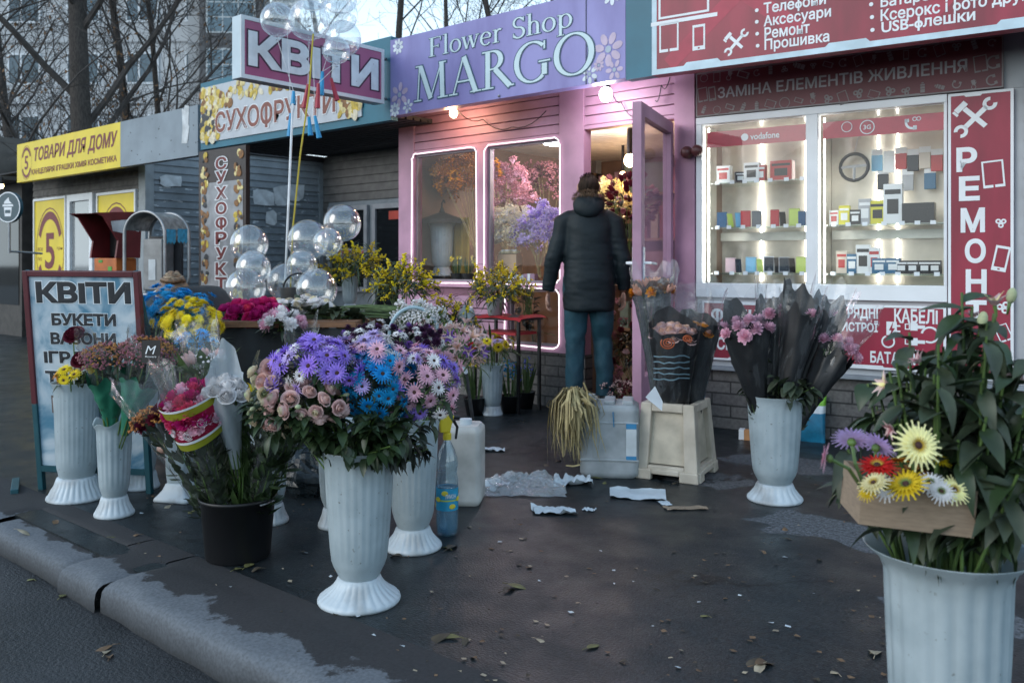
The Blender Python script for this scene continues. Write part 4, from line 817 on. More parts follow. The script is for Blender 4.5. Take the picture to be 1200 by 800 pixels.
def fascias():
    f = FA
    q = lambda px, py: (on_Y(px, py, YA - OUTF).x, on_Y(px, py, YA - OUTF).z)
    y0, yb = q(20, 219); y1, yb2 = q(141, 190); zt = q(141, 143)[1]; zb = (yb + yb2) / 2 
    t = thing('household_sign', 'yellow sign board over the household goods kiosk with maroon lettering', 'sign', (y0, YA - OUTF, zb)); w = y1 - y0; h = zt - zb
    p = MB(); p.span((0, 0, 0), (w, .09, h)); p.build('panel', YEL, t)
    mr = MB(); xx = q(31, 200)[0] - y0; mr.M = TM(xx, h * .48); five(mr, None, .34, h * .8); mr.build('print', MAR, t); fit_text('5', .13, h * .36, TM(xx, h * .48), MAR, 'lettering', t, bold=.02)
    a, b = q(40, 185)[0] - y0, q(138, 160)[0] - y0; fit_text('ТОВАРИ ДЛЯ ДОМУ', b - a, h * .42, TM((a + b) / 2, h * .62), MAR, 'lettering', t, bold=.03, shear=.2)
    a, b = q(37, 205)[0] - y0, q(137, 182)[0] - y0; fit_text('КАНЦЕЛЯРІЯ ІГРАШКИ ХІМІЯ КОСМЕТИКА', b - a, h * .17, TM((a + b) / 2, h * .20), MAR, 'lettering', t, bold=.03)
    g0, g1 = y1, q(232, 150)[0]
    t = thing('blank_fascia', 'blank weathered grey fascia panel with a torn paper notice stuck on it', 'fascia', (g0, YA - OUTF, zb)); w = g1 - g0
    p = MB(); p.span((.003, 0, 0), (w - .003, .09, h)); p.build('panel', pm('weathered_grey', (0.215, 0.26, 0.30), .55, var=.12, scale=3), t)
    n = MB(); a = q(217, 150)[0] - g0; rr = random.Random(8); P = [(a - .07, -.004, .16), (a - .05, -.004, .33), (a - .065, -.004, .55), (a - .02, -.004, .53), (a + .0, -.004, .58), (a + .09, -.004, .56), (a + .075, -.004, .36), (a + .095, -.004, .33), (a + .05, -.004, .15)]; n.add(P, [tuple(range(len(P)))]); n.build('notice', pm('old_paper', (.55, .58, .6), .8, var=.2), t)
    dr = MB()
    for k in range(26): dr.octa((rr.uniform(.1, w), -.001, rr.uniform(.04, h)), rr.uniform(.003, .009))
    dr.build('rust_spots', pm('rust', (.06, .05, .045), .9), t)
    # dried fruit fascia
    d0, d1 = q(234, 140)[0], FA.O.x + MS[0]; zb2 = 2.40; zt2 = MS[4] + .0; w = d1 - d0; h = zt2 - zb2
    t = thing('dried_fruit_sign', 'teal framed sign board with printed dried fruit behind the lettering', 'sign', (d0, YA - OUTF, zb2))
    p = MB(); p.span((.003, .01, 0), (w - .003, .09, h + .04)); p.build('panel', TEAL, t)
    x1 = q(424, 130)[0] - d0; pr = MB(); pr.span((.03, -.004, .07), (x1, .012, h - .02)); pp = pr.build('poster', pm('print_grey_white', (.46, .49, .53), .5, var=.06), t)
    fr = MB(); rnd = random.Random(12); cols = 6
    def blob(x, z, r, mi, k): fr.ell((x, -.006 - .0004 * (k % 5), z), (r, .003, r * rnd.uniform(.55, .9)), 9, 6, RY(rnd.uniform(0, 3)), mi)
    for k in range(330):
        u = rnd.random()
        if u < .4: x, z = .05 + rnd.random() * .34, .10 + rnd.random() * (h - .18)
        elif u < .85: x = .05 + rnd.random() * (x1 - .4); z = h - .05 - rnd.random() * (.22 - .12 * x / x1)
        else: x, z = x1 - .03 - rnd.random() * .28, .10 + rnd.random() * .3
        if rnd.random() < .5 and .2 < z < .42 and x < .3: mi = 3
        else: mi = rnd.choice((0, 0, 1, 2, 4, 1))
        blob(x, z, rnd.uniform(.035, .068), mi, k)
    fr.build('fruit_print', [pm('fruit_pale', (.62, .52, .24), .6, var=.3, scale=30), pm('fruit_yellow', (.50, .36, .05), .6, var=.3, scale=30), pm('fruit_brown', (.22, .10, .03), .6, var=.3, scale=30), pm('fruit_black', (.02, .02, .025), .5, var=.3, scale=30), pm('fruit_cream', (.66, .60, .46), .6, var=.2, scale=30)], pp)
    a, b = q(253, 152)[0] - d0, q(394, 130)[0] - d0; fit_text('СУХОФРУКТИ', b - a, .255, TM((a + b) / 2, .245, -.008), pm('brown_lettering', (.20, .055, .035), .5), 'lettering', pp, bold=.028, outline=PRINT, ow=.03)
    so = MB(); so.span((0, .09, .05), (w, 1.2, .07)); 
    for k in range(12): so.span((0, .10 + k * .09, .03), (w, .17 + k * .09, .05))
    so.build('canopy', DARK, t)
    # hanging vertical board
    z0 = on_Y(252, 372, YA - OUTF).z; xs0, xs1 = q(233, 200)[0], q(288, 200)[0]; w = xs1 - xs0; z1 = 2.38; h = z1 - .62
    t = thing('hanging_sign', 'tall narrow dried fruit sign hanging below the teal fascia corner', 'sign', (xs0, YA - OUTF, .62)); p = MB(); p.span((0, 0, 0), (w, .05, h)); p.build('panel', pm('dark_brown_board', (.035, .022, .02), .5), t)
    v = MB(); v.span((.05, -.003, 0.02), (w - .05, .003, h * .80)); v.build('white_print', pm('print_dull_white', (.26, .265, .28), .5, var=.2), t)
    fr = MB()
    for k in range(240):
        z = rnd.random() * (h - .1) + .05; x = rnd.choice((.13, w - .13)) + rnd.uniform(-.06, .06); cell = int(z / .16)
        if rnd.random() < .3: continue
        blob(x, (cell + .5) * .16 + rnd.uniform(-.05, .05), rnd.uniform(.025, .05), rnd.choice((1, 2, 2, 2, 3, 0)), k)
    fr.build('fruit_print', [MATS['fruit_pale'], MATS['fruit_yellow'], MATS['fruit_brown'], MATS['fruit_black'], MATS['fruit_cream']], t)
    z = [on_Y(px, py, YA - OUTF).z - .62 for px, py in ((262, 191), (259, 208), (260, 226), (259, 244), (257, 262), (256, 279), (254, 297), (253, 315), (252, 332), (251, 350))]
    for ch, zz in zip('СУХОФРУКТИ', z): fit_text(ch, .22 if ch not in 'І' else .06, .135, TM(w * .5, zz, -.004), pm('dark_red_lettering', (.14, .012, .012), .5), 'lettering', t, bold=.04, outline=PRINT, ow=.05)
fascias()
def dried_fruit_kiosk():
    Yb = 8.4; x0 = XC; x1 = FA.O.x + .3; q = lambda px, py: (on_Y(px, py, Yb).x - x0, on_Y(px, py, Yb).z)
    t = thing('dried_fruit_kiosk', 'dim recessed dried fruit kiosk front with dark window and door', 'kiosk', (x0, Yb, 0)); L = x1 - x0
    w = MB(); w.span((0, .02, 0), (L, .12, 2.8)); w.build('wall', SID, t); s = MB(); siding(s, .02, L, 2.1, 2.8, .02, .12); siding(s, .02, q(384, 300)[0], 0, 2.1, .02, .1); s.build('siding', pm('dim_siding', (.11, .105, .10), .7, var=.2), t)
    (a0, az), (a1, _) = q(386, 222), q(432, 217); (d0, dz), (d1, _) = q(438, 216), q(500, 205)
    for nm, xa, xb, zb, zt in (('window', a0, a1, .75, 2.02), ('door', d0, d1, .05, 2.02)):
        f = MB(); e = .07
        f.span((xa, -.04, zb), (xa + e, .015, zt)); f.span((xb - e, -.04, zb), (xb, .015, zt)); f.span((xa + e, -.04, zt - e), (xb - e, .015, zt)); f.span((xa + e, -.04, zb), (xb - e, .015, zb + e)); o = f.build(nm, pm('grey_frame', (.30, .31, .33), .5), t, bevel=.004)
        g_ = MB(); g_.quad((xa + e, -.005, zb + e), (xb - e, -.005, zb + e), (xb - e, -.005, zt - e), (xa + e, -.005, zt - e)); g_.build('pane', pm('dark_pane', (.008, .009, .01), .05, spec=.6), o)
    n = MB(); x, z = q(463, 252); n.span((x - .12, -.012, z - .06), (x + .12, -.008, z + .06)); n.build('notice', pm('red_notice', (.45, .06, .04), .6), t)
    # red lettering low on the window
    a, z = q(416, 298); sg = MB(); sg.span((a - .42, -.03, z - .09), (a + .30, -.02, z + .09)); o = sg.build('window_sign', pm('pale_print_board', (.5, .5, .5), .5), t); fit_text('ГОРІХИ', .6, .12, TM(a - .06, z, -.03), pm('red_notice', (.45, .06, .04), .6), 'lettering', o, bold=.03)
    r = MB(); r.span((0, -.55, 2.82), (L, .2, 2.9)); r.build('roof', ROOFM, t)
    pst = MB(); pst.span((a0 - .3, -.06, 0), (a0 - .16, .01, 2.6)); pst.build('post', pm('grey_post', (0.24, 0.27, 0.29), .5), t)
    # torn papers on the side wall of the neighbour
    rnd = random.Random(6)
    for k, (px, py, w_, h_) in enumerate(((309, 232, .34, .22), (330, 230, .26, .30), (345, 225, .34, .24), (318, 255, .16, .2), (200, 212, .3, .14))):
        P0 = W(px, py, 1) - Vector((0, 0, CAM_H)); tt = (XC + .022) / P0.x; P = P0 * tt; n = MB(); pts = []
        for i in range(10):
            a = 2 * PI * i / 10; pts.append((0, w_ / 2 * max(-1, min(1, 1.4 * math.cos(a))) + rnd.uniform(-.02, .02), h_ / 2 * max(-1, min(1, 1.4 * math.sin(a))) + rnd.uniform(-.02, .02)))
        n.add(pts, [tuple(range(10))]); o = n.build('torn_notice', MATS['old_paper']); o.location = (XC + .021 + .001 * k, P.y, P.z + CAM_H)
        tag(o, ('torn white notice pasted on the grey siding, %s' % ('nearest the hanging sign', 'with a slanted red stroke beside it', 'rightmost under the canopy', 'small scrap below the others', 'pale patch left of the hanging sign')[k]), 'notice')
dried_fruit_kiosk()

def kviti_sign():
    u = -5.69; y0, y1 = 3.63, 5.02; zb, zt = 2.525, 2.99; th = .115; L = y1 - y0; h = zt - zb
    t = thing('projecting_sign', 'pink double sided light box sign reading КВІТИ sticking out over the pavement', 'sign', (u, y0, zb), R(90))
    b = MB(); b.span((0, .004, 0), (L, th, h)); b.build('case', pm('white_case', (.50, .60, .66), .4, var=.05), t, bevel=.004)
    face = MB(); face.quad((.03, 0.0, .03), (L - .03, 0, .03), (L - .03, 0, h - .03), (.03, 0, h - .03)); fc = face.build('face', pm('magenta_face', (.36, .045, .16), .35, col2=(.46, .16, .27), scale=1.3, ramp=(.3, .75)), t)
    fr = MB(); e = .03
    fr.span((0, -.006, 0), (L, .002, e)); fr.span((0, -.006, h - e), (L, .002, h)); fr.span((0, -.006, e), (e, .002, h - e)); fr.span((L - e, -.006, e), (L, .002, h - e)); fr.build('rim', WHITE, t)
    ink = pm('dark_plum_print', (.06, .012, .04), .5)
    fit_text('КВІТИ', L * .91, h * .56, TM(L / 2, h * .5, -.0005), pm('sign_white', (.78, .82, .85), .4), 'lettering', fc, bold=.045, outline=ink, ow=.035)
    for z in (.06, h - .06):
        br = MB(); br.tube([(L - .005, .06, z), (L + .08, .06, z)], .014, 8); br.build('bracket', METAL, t)
kviti_sign()

def far_left():
    # dark cafe kiosk at the left edge with a round cup sign
    Yc = YA; x1 = on_Y(24, 310, Yc).x; x0 = x1 - 4
    t = thing('dark_kiosk', 'dark brown kiosk front at the left edge beyond the yellow sign', 'kiosk', (x0, Yc, 0)); L = x1 - x0
    w = MB(); w.span((0, .02, 0), (L, 2.5, 2.9)); w.build('wall', pm('dark_brown_wall', (.04, .035, .032), .6, var=.3), t)
    zb, zt = on_Y(8, 207, YA - OUTF).z, on_Y(8, 155, YA - OUTF).z
    f = MB(); f.span((0, -.5, zb), (L + .25, -.02, zt)); f.build('fascia', pm('taupe_fascia', (.075, .068, .062), .5), t, bevel=.005)
    fit_text('КАВА', 1.2, .3, TM(L - .55, (zb + zt) / 2, -.5), PRINT, 'lettering', t, bold=.03)
    g_ = MB(); g_.quad((L - 2.2, .01, .5), (L - .1, .01, .5), (L - .1, .01, 2.1), (L - 2.2, .01, 2.1)); g_.build('pane', pm('dark_pane', (.008, .009, .01), .05), t)
    c = W(11, 243, 9.6); s = thing('round_cup_sign', 'round dark teal sign with a white takeaway cup on a bracket', 'sign', c, YAW * .6)
    d = MB(); d.M = Matrix.Rotation(R(90), 4, 'X'); 
    n = 40; d.prism([(.17 * math.cos(2 * PI * i / n), .17 * math.sin(2 * PI * i / n)) for i in range(n)], -.02, .02); d.build('disc', pm('dark_teal', (.012, .06, .085), .4), s)
    p = MB(); p.M = Matrix.Rotation(R(90), 4, 'X') @ Matrix.Translation((0, 0, .021))
    P = []
    for i in range(41):
        a = 2 * PI * i / 40; P += [(.155 * math.cos(a), .155 * math.sin(a), 0), (.167 * math.cos(a), .167 * math.sin(a), 0)]
    p.add(P, [(2 * i, 2 * i + 1, 2 * i + 3, 2 * i + 2) for i in range(40)])
    p.add([(-.04, -.10, 0), (.04, -.10, 0), (.055, .0, 0), (-.055, .0, 0)], [(0, 1, 2, 3)]); p.add([(-.075, .008, 0), (.075, .008, 0), (.07, .03, 0), (-.07, .03, 0)], [(0, 1, 2, 3)])
    p.add([(-.055, .038, 0), (.055, .038, 0), (.02, .07, 0), (.01, .11, 0), (-.02, .085, 0), (-.05, .06, 0)], [(0, 1, 2, 3, 4, 5)]); p.build('cup_print', PRINT, s)
    q = MB(); q.add([(-.038, -.022, -.0205), (.038, -.022, -.0205), (.034, -.062, -.0205), (-.034, -.062, -.0205)], [(0, 1, 2, 3)]); q.M = Matrix.Identity(4); q2 = MB(); q2.span((-.036, -.0235, -.065), (.036, -.0222, -.03)); q2.build('cup_band', MATS['dark_teal'], s)
    b = MB(); b.tube([(0, 0, -.165), (0, 0, -.5)], .014, 8); b.tube([(0, 0, -.48), (-.0, .45, -.5)], .012, 8); b.build('bracket', METAL, s)
    # small lamp under the dark fascia
    c = W(1, 218, 10.2); l = thing('spot_lamp', 'small lit spot lamp under the dark fascia at the left edge', 'lamp', c); m = MB(); m.ell((0, 0, 0), .03, 10, 8); m.build('bulb', glow('amber_bulb', (1, .72, .35), 14), l); m = MB(); m.tube([(0, 0, .02), (0, 0, .1)], .03, 8); m.build('housing', BLACK, l)
far_left()
def payphones():
    # red hooded pay phone
    c = W(126, 300, 9.3); c.z = 0
    t = thing('pay_phone', 'red hooded pay phone with orange and green base panel', 'pay phone', c, R(12))
    z0, z1 = 1.22, 1.70
    h = MB(); 
    prof = [(-.30, z1 - .02), (.26, z1 + .02), (.26, z1 - .04), (.24, z0), (-.06, z0), (-.03, 1.40), (-.20, z1 - .06)]
    for x in (-.20, .20):
        P = [(x + dx, y, z) for dx in (-.012, .012) for y, z in prof]; n = len(prof)
        h.add(P, [tuple(range(n))[::-1], tuple(range(n, 2 * n))] + [(i, (i + 1) % n, n + (i + 1) % n, n + i) for i in range(n)])
    h.span((-.188, .23, z0), (.188, .255, z1)); h.add([(-.188, -.28, z1 - .03), (.188, -.28, z1 - .03), (.188, .25, z1 + .015), (-.188, .25, z1 + .015)], [(0, 1, 2, 3)]); h.build('hood', pm('faded_red', (.13, .014, .018), .5, var=.25, scale=6), t)
    p = MB(); p.span((-.18, -.03, .98), (.18, .22, z0 - .002)); p.build('panel', pm('orange_paint', (.42, .11, .02), .5, var=.3, scale=5), t, bevel=.01)
    p = MB(); p.span((-.16, .15, z0 + .02), (.16, .228, z0 + .30)); p.build('apparatus', BLACK, t); k = MB(); k.span((-.1, -.034, z0 - .05), (-.04, -.028, z0 - .02)); k.span((.05, -.034, z0 - .14), (.11, -.028, z0 - .09)); k.build('sticker', pm('green_sticker', (.06, .28, .03), .5), t)
    p = MB(); p.tube([(0, .1, 0), (0, .1, .98)], .05, 12); p.build('post', pm('dark_red', (.1, .01, .012), .5), t)
    n = MB(); n.add([(.2135, -.12, z1 - .10), (.2135, .2, z1 - .06), (.2135, .22, z1 - .2), (.2135, .1, z1 - .17), (.2135, .02, z1 - .22), (.2135, -.1, z1 - .2)], [(0, 1, 2, 3, 4, 5)]); n.build('torn_notice', MATS['old_paper'], t)
    # metal arch booth
    c = W(184, 300, 8.6); c.z = 0
    t = thing('phone_hood', 'scratched metal arch shaped phone hood with torn blue papers', 'phone hood', c, R(24))
    W2, D, zt, zb = .23, .36, 1.66, .92
    def arch(y, n=16): return [(-W2, y, zb + .10)] + [(-W2 * math.cos(PI * i / n), y, zt - .22 + .22 * math.sin(PI * i / n)) for i in range(n + 1)] + [(W2, y, zb + .10)]
    s = MB(); A, B = arch(-D / 2), arch(D / 2); n = len(A)
    s.add(A + B, [(i, i + 1, n + i + 1, n + i) for i in range(2, n - 3)]); s.build('shell', pm('scratched_metal', (.30, .32, .33), .35, metal=.5, var=.3, scale=20), t, True)
    e = MB()
    for y in (-D / 2, D / 2):
        bot = [(W2 * math.cos(PI * i / 12), y, zb + .10 - .16 * math.sin(PI * i / 12)) for i in range(13)]
        e.tube(arch(y) + bot, .016, 8, cap=False)
    e.build('rim', METAL, t, True)
    bk = MB(); bk.span((-.10, -.08, zb - .02), (.12, .1, 1.40)); bk.build('apparatus', pm('grey_phone', (.20, .21, .22), .4, metal=.4, var=.2), t, bevel=.01); d = MB(); d.span((-.19, .12, zb + .1), (.19, .15, 1.43)); d.build('back_plate', pm('dark_plate', (.03, .03, .035), .5), t); k = MB(); k.span((-.03, -.087, 1.0), (.05, -.081, 1.2)); k.build('keypad', pm('old_paper', (.55, .58, .6), .8), t)
    pp = MB(); rnd = random.Random(2)
    for (x, y, zz, cc) in ((W2 + .004, -.1, 1.42, 1), (W2 + .004, .08, 1.43, 1)):
        P = [(x, y - .075, zz + .07), (x, y + .075, zz + .07)] + [(x, y + .075 - .15 * i / 6, zz - .05 - (.025 if i % 2 else 0)) for i in range(7)]; pp.add(P, [tuple(range(len(P)))], cc)
    pp.build('torn_paper', [MATS['old_paper'], pm('blue_paper', (.05, .32, .52), .7, var=.25, scale=25)], t)
    po = MB(); po.tube([(0, .05, 0), (0, .05, zb - .02)], .05, 12); po.build('post', METAL, t)
payphones()
# ================================================================== BEHIND THE ROW
def apartment(nm, label, c, rz, w, h, d, cols, rows, tower=None, wallc=(.42, .44, .46)):
    t = thing(nm, label, 'building', c, rz)
    wm = pm('panel_wall_' + nm, wallc, .8, var=.12, scale=.25, bump=.2, bscale=4)
    b = MB(); b.span((-w / 2, 0, 0), (w / 2, d, h)); b.build('wall', wm, t)
    jm = MB()
    for k in range(1, rows): jm.span((-w / 2, -.03, h * k / rows - .05), (w / 2, .0, h * k / rows + .05))
    jm.build('joint', pm('panel_joint', (.25, .26, .27), .9), t)
    n0 = MB(); fw, fh = 1.7, 1.6; fr = MB()
    glass = pm('blue_grey_glass', (.05, .09, .12), .08, spec=.7); frm = pm('window_frame_white', (.6, .64, .68), .6)
    fr.span((-fw / 2, -.06, 0), (fw / 2, -.03, .1)); fr.span((-fw / 2, -.06, fh - .1), (fw / 2, -.03, fh)); fr.span((-fw / 2, -.06, .1), (-fw / 2 + .1, -.03, fh - .1)); fr.span((fw / 2 - .1, -.06, .1), (fw / 2, -.03, fh - .1)); fr.span((-.2, -.06, .1), (-.1, -.03, fh - .1)); fme = fr.mesh('window', frm)
    gl = MB(); gl.quad((-fw / 2 + .1, -.03, .1), (fw / 2 - .1, -.03, .1), (fw / 2 - .1, -.03, fh - .1), (-fw / 2 + .1, -.03, fh - .1)); gme = gl.mesh('pane', glass)
    for i in range(cols):
        for k in range(rows):
            x = -w / 2 + w * (i + .5) / cols
            if tower and abs(x - tower) < 2.3: continue
            o = link('window', fme, t); o.location = (x, 0, h * k / rows + 1.0); link('pane', gme, o)
    if tower is not None:
        s = MB(); s.span((tower - 1.5, -.35, 0), (tower + 1.5, -.001, h)); s.build('stair_panel', pm('dark_stair', (.10, .10, .105), .8), t)
        m = MB(); fr = MB()
        for k in range(rows):
            z = h * k / rows + .5
            for r_ in range(3):
                for cc in range(3):
                    m.quad((tower - 1.1 + cc * .74, -.38, z + r_ * .72), (tower - 1.1 + cc * .74 + .68, -.38, z + r_ * .72), (tower - 1.1 + cc * .74 + .68, -.38, z + r_ * .72 + .66), (tower - 1.1 + cc * .74, -.38, z + r_ * .72 + .66))
            fr.span((tower - 1.18, -.375, z - .08), (tower + 1.18, -.352, z + 2.2))
        m.build('stair_glazing', pm('glass_block', (.10, .16, .20), .15), t); fr.build('stair_frame', pm('pale_lattice', (.42, .46, .48), .7), t)
    return t
def fw(px, d, z=0.0): p = W(px, 310, d); p.z = z; return p
apartment('panel_block', 'tall light grey panel apartment block behind the bare trees at left', fw(-40, 44, -.15), YAW - R(2), 27, 34, 12, 9, 11, tower=None)
apartment('stair_block', 'pale apartment block with a dark glazed stair column behind the pink sign', fw(268, 42.5, -.15), YAW + R(3), 3.9, 33, 8, 1, 11, tower=0.2, wallc=(.36, .37, .38))

BARK = pm('dark_bark', (.055, .047, .042), .9, var=.35, scale=14, bump=.7, bscale=30, stretch=(4, 4, 1)); TWIG = pm('twig_bark', (.06, .052, .048), .9, var=.25, scale=6); LEAFB = pm('dead_leaves', (.16, .085, .04), .8, var=.3, rnd=.2)
def bare_tree(loc, H, r, seed, label, levels=4, nb=(7, 5, 4, 3), lean=(0, 0), leaves=0, group='bare trees behind the shops', first=.3):
    rnd = random.Random(seed); t = thing('bare_tree', label, 'tree', loc, 0, group)
    trunk = MB(); limbs = MB(); tips = []
    def path(p, d, L, r0, r1, n, wob):
        pts = [p]; rs = [r0]; dd = d.normalized()
        for i in range(n):
            dd = (dd + Vector((rnd.uniform(-1, 1), rnd.uniform(-1, 1), rnd.uniform(-.5, .8))) * wob).normalized(); pts.append(pts[-1] + dd * (L / n)); rs.append(r0 + (r1 - r0) * (i + 1) / n)
        return pts, rs
    def grow(p, d, L, r0, lev):
        n = (10, 7, 5, 4, 3)[lev]; pts, rs = path(p, d, L, r0, max(.004, r0 * (.35 if lev else .45)), n, (.06, .2, .26, .3, .3)[lev])
        (trunk if lev == 0 else limbs).tube(pts, rs, (10, 6, 4, 3, 3)[lev], cap=False)
        if lev >= levels: tips.append(pts[-1]); return
        for k in range(nb[min(lev, len(nb) - 1)]):
            u = (first if lev == 0 else .25) + (1 - (first if lev == 0 else .25)) * (k + rnd.random()) / nb[min(lev, len(nb) - 1)]; i = min(int(u * n), n - 1); q = pts[i].lerp(pts[i + 1], u * n - i)
            dd = (pts[i + 1] - pts[i]).normalized(); a = rnd.uniform(0, 2 * PI); o = dd.orthogonal().normalized(); o = Matrix.Rotation(a, 3, dd) @ o
            nd = dd * math.cos(R(rnd.uniform(35, 65))) + o * math.sin(R(rnd.uniform(35, 65))) + Vector((0, 0, .15))
            grow(q, nd, L * rnd.uniform(.42, .62) * (1 - .35 * u), max(.004, rs[i] * rnd.uniform(.22, .40) if lev == 0 else rs[i] * rnd.uniform(.4, .6)), lev + 1)
    grow(Vector((0, 0, -.1)), Vector((lean[0], lean[1], 1)), H, r, 0)
    trunk.build('trunk', BARK, t, True); limbs.build('crown', TWIG, t)
    if leaves:
        m = MB()
        for k in range(leaves):
            p = rnd.choice(tips) + Vector((rnd.uniform(-.15, .15), rnd.uniform(-.15, .15), rnd.uniform(-.15, .1))); m.leaf(p, (rnd.uniform(-1, 1), rnd.uniform(-1, 1), -1), (rnd.uniform(-1, 1), 1, 0), .10, .06, 0, .4, 2)
        m.build('dead_leaves', LEAFB, t)
    return t
bare_tree(fw(97, 15.5), 11, .215, 11, 'thick trunked bare tree standing behind the yellow household sign', 4, (13, 8, 5, 4), first=.10)
bare_tree(fw(143, 17.5), 9, .11, 23, 'slim bare tree with rusty dead leaves right of the thick trunk', 4, (12, 8, 5, 4), leaves=600, first=.10)
bare_tree(fw(205, 19), 8, .09, 31, 'thin bare tree with dead leaves between thick trunk and dried fruit sign', 4, (12, 8, 5, 4), leaves=900, first=.1)
bare_tree(fw(30, 20), 9, .13, 7, 'bare tree behind the dark kiosk at the left edge', 4, (12, 8, 5, 4), first=.1)
bare_tree(fw(-60, 16), 9, .14, 17, 'bare tree with branches reaching in from beyond the left edge', 4, (10, 6, 4, 3), first=.15)
for k, (px, d, H, r, s, w) in enumerate(((462, 20, 11, .16, 41, 'bare tree just left of the lilac sign top'), (405, 26, 12, .16, 42, 'bare tree seen between the balloons and the lilac sign'), (530, 24, 11, .15, 43, 'bare tree rising behind the words Flower Shop'), (610, 21, 10, .14, 44, 'bare tree behind the middle of the lilac sign'), (690, 27, 12, .16, 45, 'bare tree behind the right half of the lilac sign'), (745, 22, 11, .15, 46, 'bare tree behind the teal strip'))):
    bare_tree(fw(px, d), H, r * .68, s, w, 4, (9, 6, 5, 3), first=.2)
def thicket():
    rnd = random.Random(77); m = MB()
    for k in range(420):
        p = fw(rnd.uniform(-40, 330), rnd.uniform(20, 27)); d = Vector((rnd.uniform(-.35, .35), rnd.uniform(-.35, .35), 1)); L = rnd.uniform(3, 6.5); pts = [p]
        for i in range(5): d = d + Vector((rnd.uniform(-.25, .25), rnd.uniform(-.25, .25), 0)); pts.append(pts[-1] + d.normalized() * L / 5)
        m.tube(pts, [.035, .028, .02, .014, .009, .004], 3, cap=False)
        for j in range(7):
            q = rnd.choice(pts[1:5]); dd = Vector((rnd.uniform(-1, 1), rnd.uniform(-1, 1), .8)); m.tube([q, q + dd * .4, q + dd * .8 + Vector((0, 0, .3))], [.010, .006, .003], 3, cap=False)
    o = m.build('thicket', TWIG); o['kind'] = 'stuff'; tag(o, 'tangled leafless shrubs filling the gap behind the left kiosks', 'thicket')
thicket()
# ================================================================== FLOWERS, LEAVES, VASES: meshes shared by the copies
PROTO = {}
def petal_ring(mb, n, r0, L, w, elev, curl, mi, a0=0.0, z=0.0, jit=0.1, rnd=None, seg=4, cup=0.15, endw=.36):
    rnd = rnd or random.Random(1)
    for k in range(n):
        a = a0 + 2 * PI * k / n + rnd.uniform(-jit, jit) * 2 / n; e = elev + rnd.uniform(-jit, jit); l = L * rnd.uniform(.9, 1.08)
        d = Vector((math.cos(a) * math.cos(e), math.sin(a) * math.cos(e), math.sin(e))); b = Vector((math.cos(a) * r0, math.sin(a) * r0, z))
        up = Vector((-math.cos(a) * math.sin(e), -math.sin(a) * math.sin(e), math.cos(e)))
        mb.leaf(b, d, up, l, w, mi, curl, max(4, seg), cup, .42, endw)
def f_daisy(rnd):
    m = MB(); petal_ring(m, 18, .004, .029, .0108, R(rnd.uniform(8, 26)), .28, 0, 0, 0, .22, rnd); petal_ring(m, 13, .003, .023, .0095, R(38), .2, 0, .2, .002, .2, rnd)
    m.ell((0, 0, .003), (.0075, .0075, .005), 8, 5, mi=1); return m
def f_pompom(rnd, n=64, r=.024, w=.0085):
    m = MB()
    for k in range(n):
        u = (k + .5) / n; th = math.acos(1 - u * 1.45); a = k * 2.39996 + rnd.uniform(-.2, .2)
        d = Vector((math.sin(th) * math.cos(a), math.sin(th) * math.sin(a), math.cos(th)))
        m.leaf(d * r * .28, d, Vector((0, 0, 1)) if abs(d.z) < .95 else Vector((1, 0, 0)), r * rnd.uniform(.75, 1.0), w, 0, -.25, 3, .2, .6, .4)
    m.ell((0, 0, 0), r * .45, 7, 5, mi=0); return m
def f_carnation(rnd): return f_pompom(rnd, 40, .026, .02)
def f_rose(rnd, open_=1.0):
    m = MB()
    for lay, (n, rr, hh, tipc) in enumerate(((2, .0045, .031, -.55), (3, .0085, .031, -.40), (3, .0125, .030, -.18), (4, .0165, .027, .10), (4, .0205, .023, .40), (5, .0245, .017, .75))):
        for k in range(n):
            a0 = 2 * PI * k / n + lay * .9 + rnd.uniform(-.15, .15); span = 2 * PI / n * 1.5; hk = hh * rnd.uniform(.93, 1.05); tk = tipc + rnd.uniform(-.1, .1)
            def fn(u, v, a0=a0, span=span, rr=rr, hk=hk, tk=tk):
                a = a0 + (u - .5) * span; e = 1 - abs(2 * u - 1) ** 2.5 * .30; z = hk * v * e
                r = rr * (.25 + .75 * math.sin(min(1, v * 1.5) * PI / 2)) + tk * rr * .55 * max(0, v - .55) ** 1.5 * 2.2 + .0012 * (u - .5)
                return (r * math.cos(a), r * math.sin(a), z - .014 - (.004 * tk * v ** 3 if tk > 0 else 0))
            m.grid(fn, 5, 5, 0 if lay < 3 else 1)
    m.ell((0, 0, .008), (.004, .004, .009), 6, 5); m.tube([(0, 0, -.03), (0, 0, -.013)], [.002, .007], 5, 2); return m
def f_gerbera(rnd):
    m = MB(); petal_ring(m, 22, .008, .042, .0135, R(6), .12, 0, 0, 0, .06, rnd, 6, .12, .30); petal_ring(m, 20, .007, .030, .011, R(18), .1, 0, .15, .003, .08, rnd, 5, .12, .3); petal_ring(m, 18, .006, .012, .004, R(40), .1, 1, 0, .004, .1, rnd, 2)
    m.ell((0, 0, .004), (.0085, .0085, .005), 10, 5, mi=2); return m
def f_alstro(rnd):
    m = MB(); petal_ring(m, 6, .004, .044, .026, R(52), .30, 0, 0, 0, .14, rnd, 5, .25, .15); petal_ring(m, 3, .003, .042, .013, R(62), .25, 1, .4, .002, .1, rnd, 4, .2, .15)
    m.tube([(0, 0, -.03), (0, 0, 0)], [.003, .006], 5, 2); return m
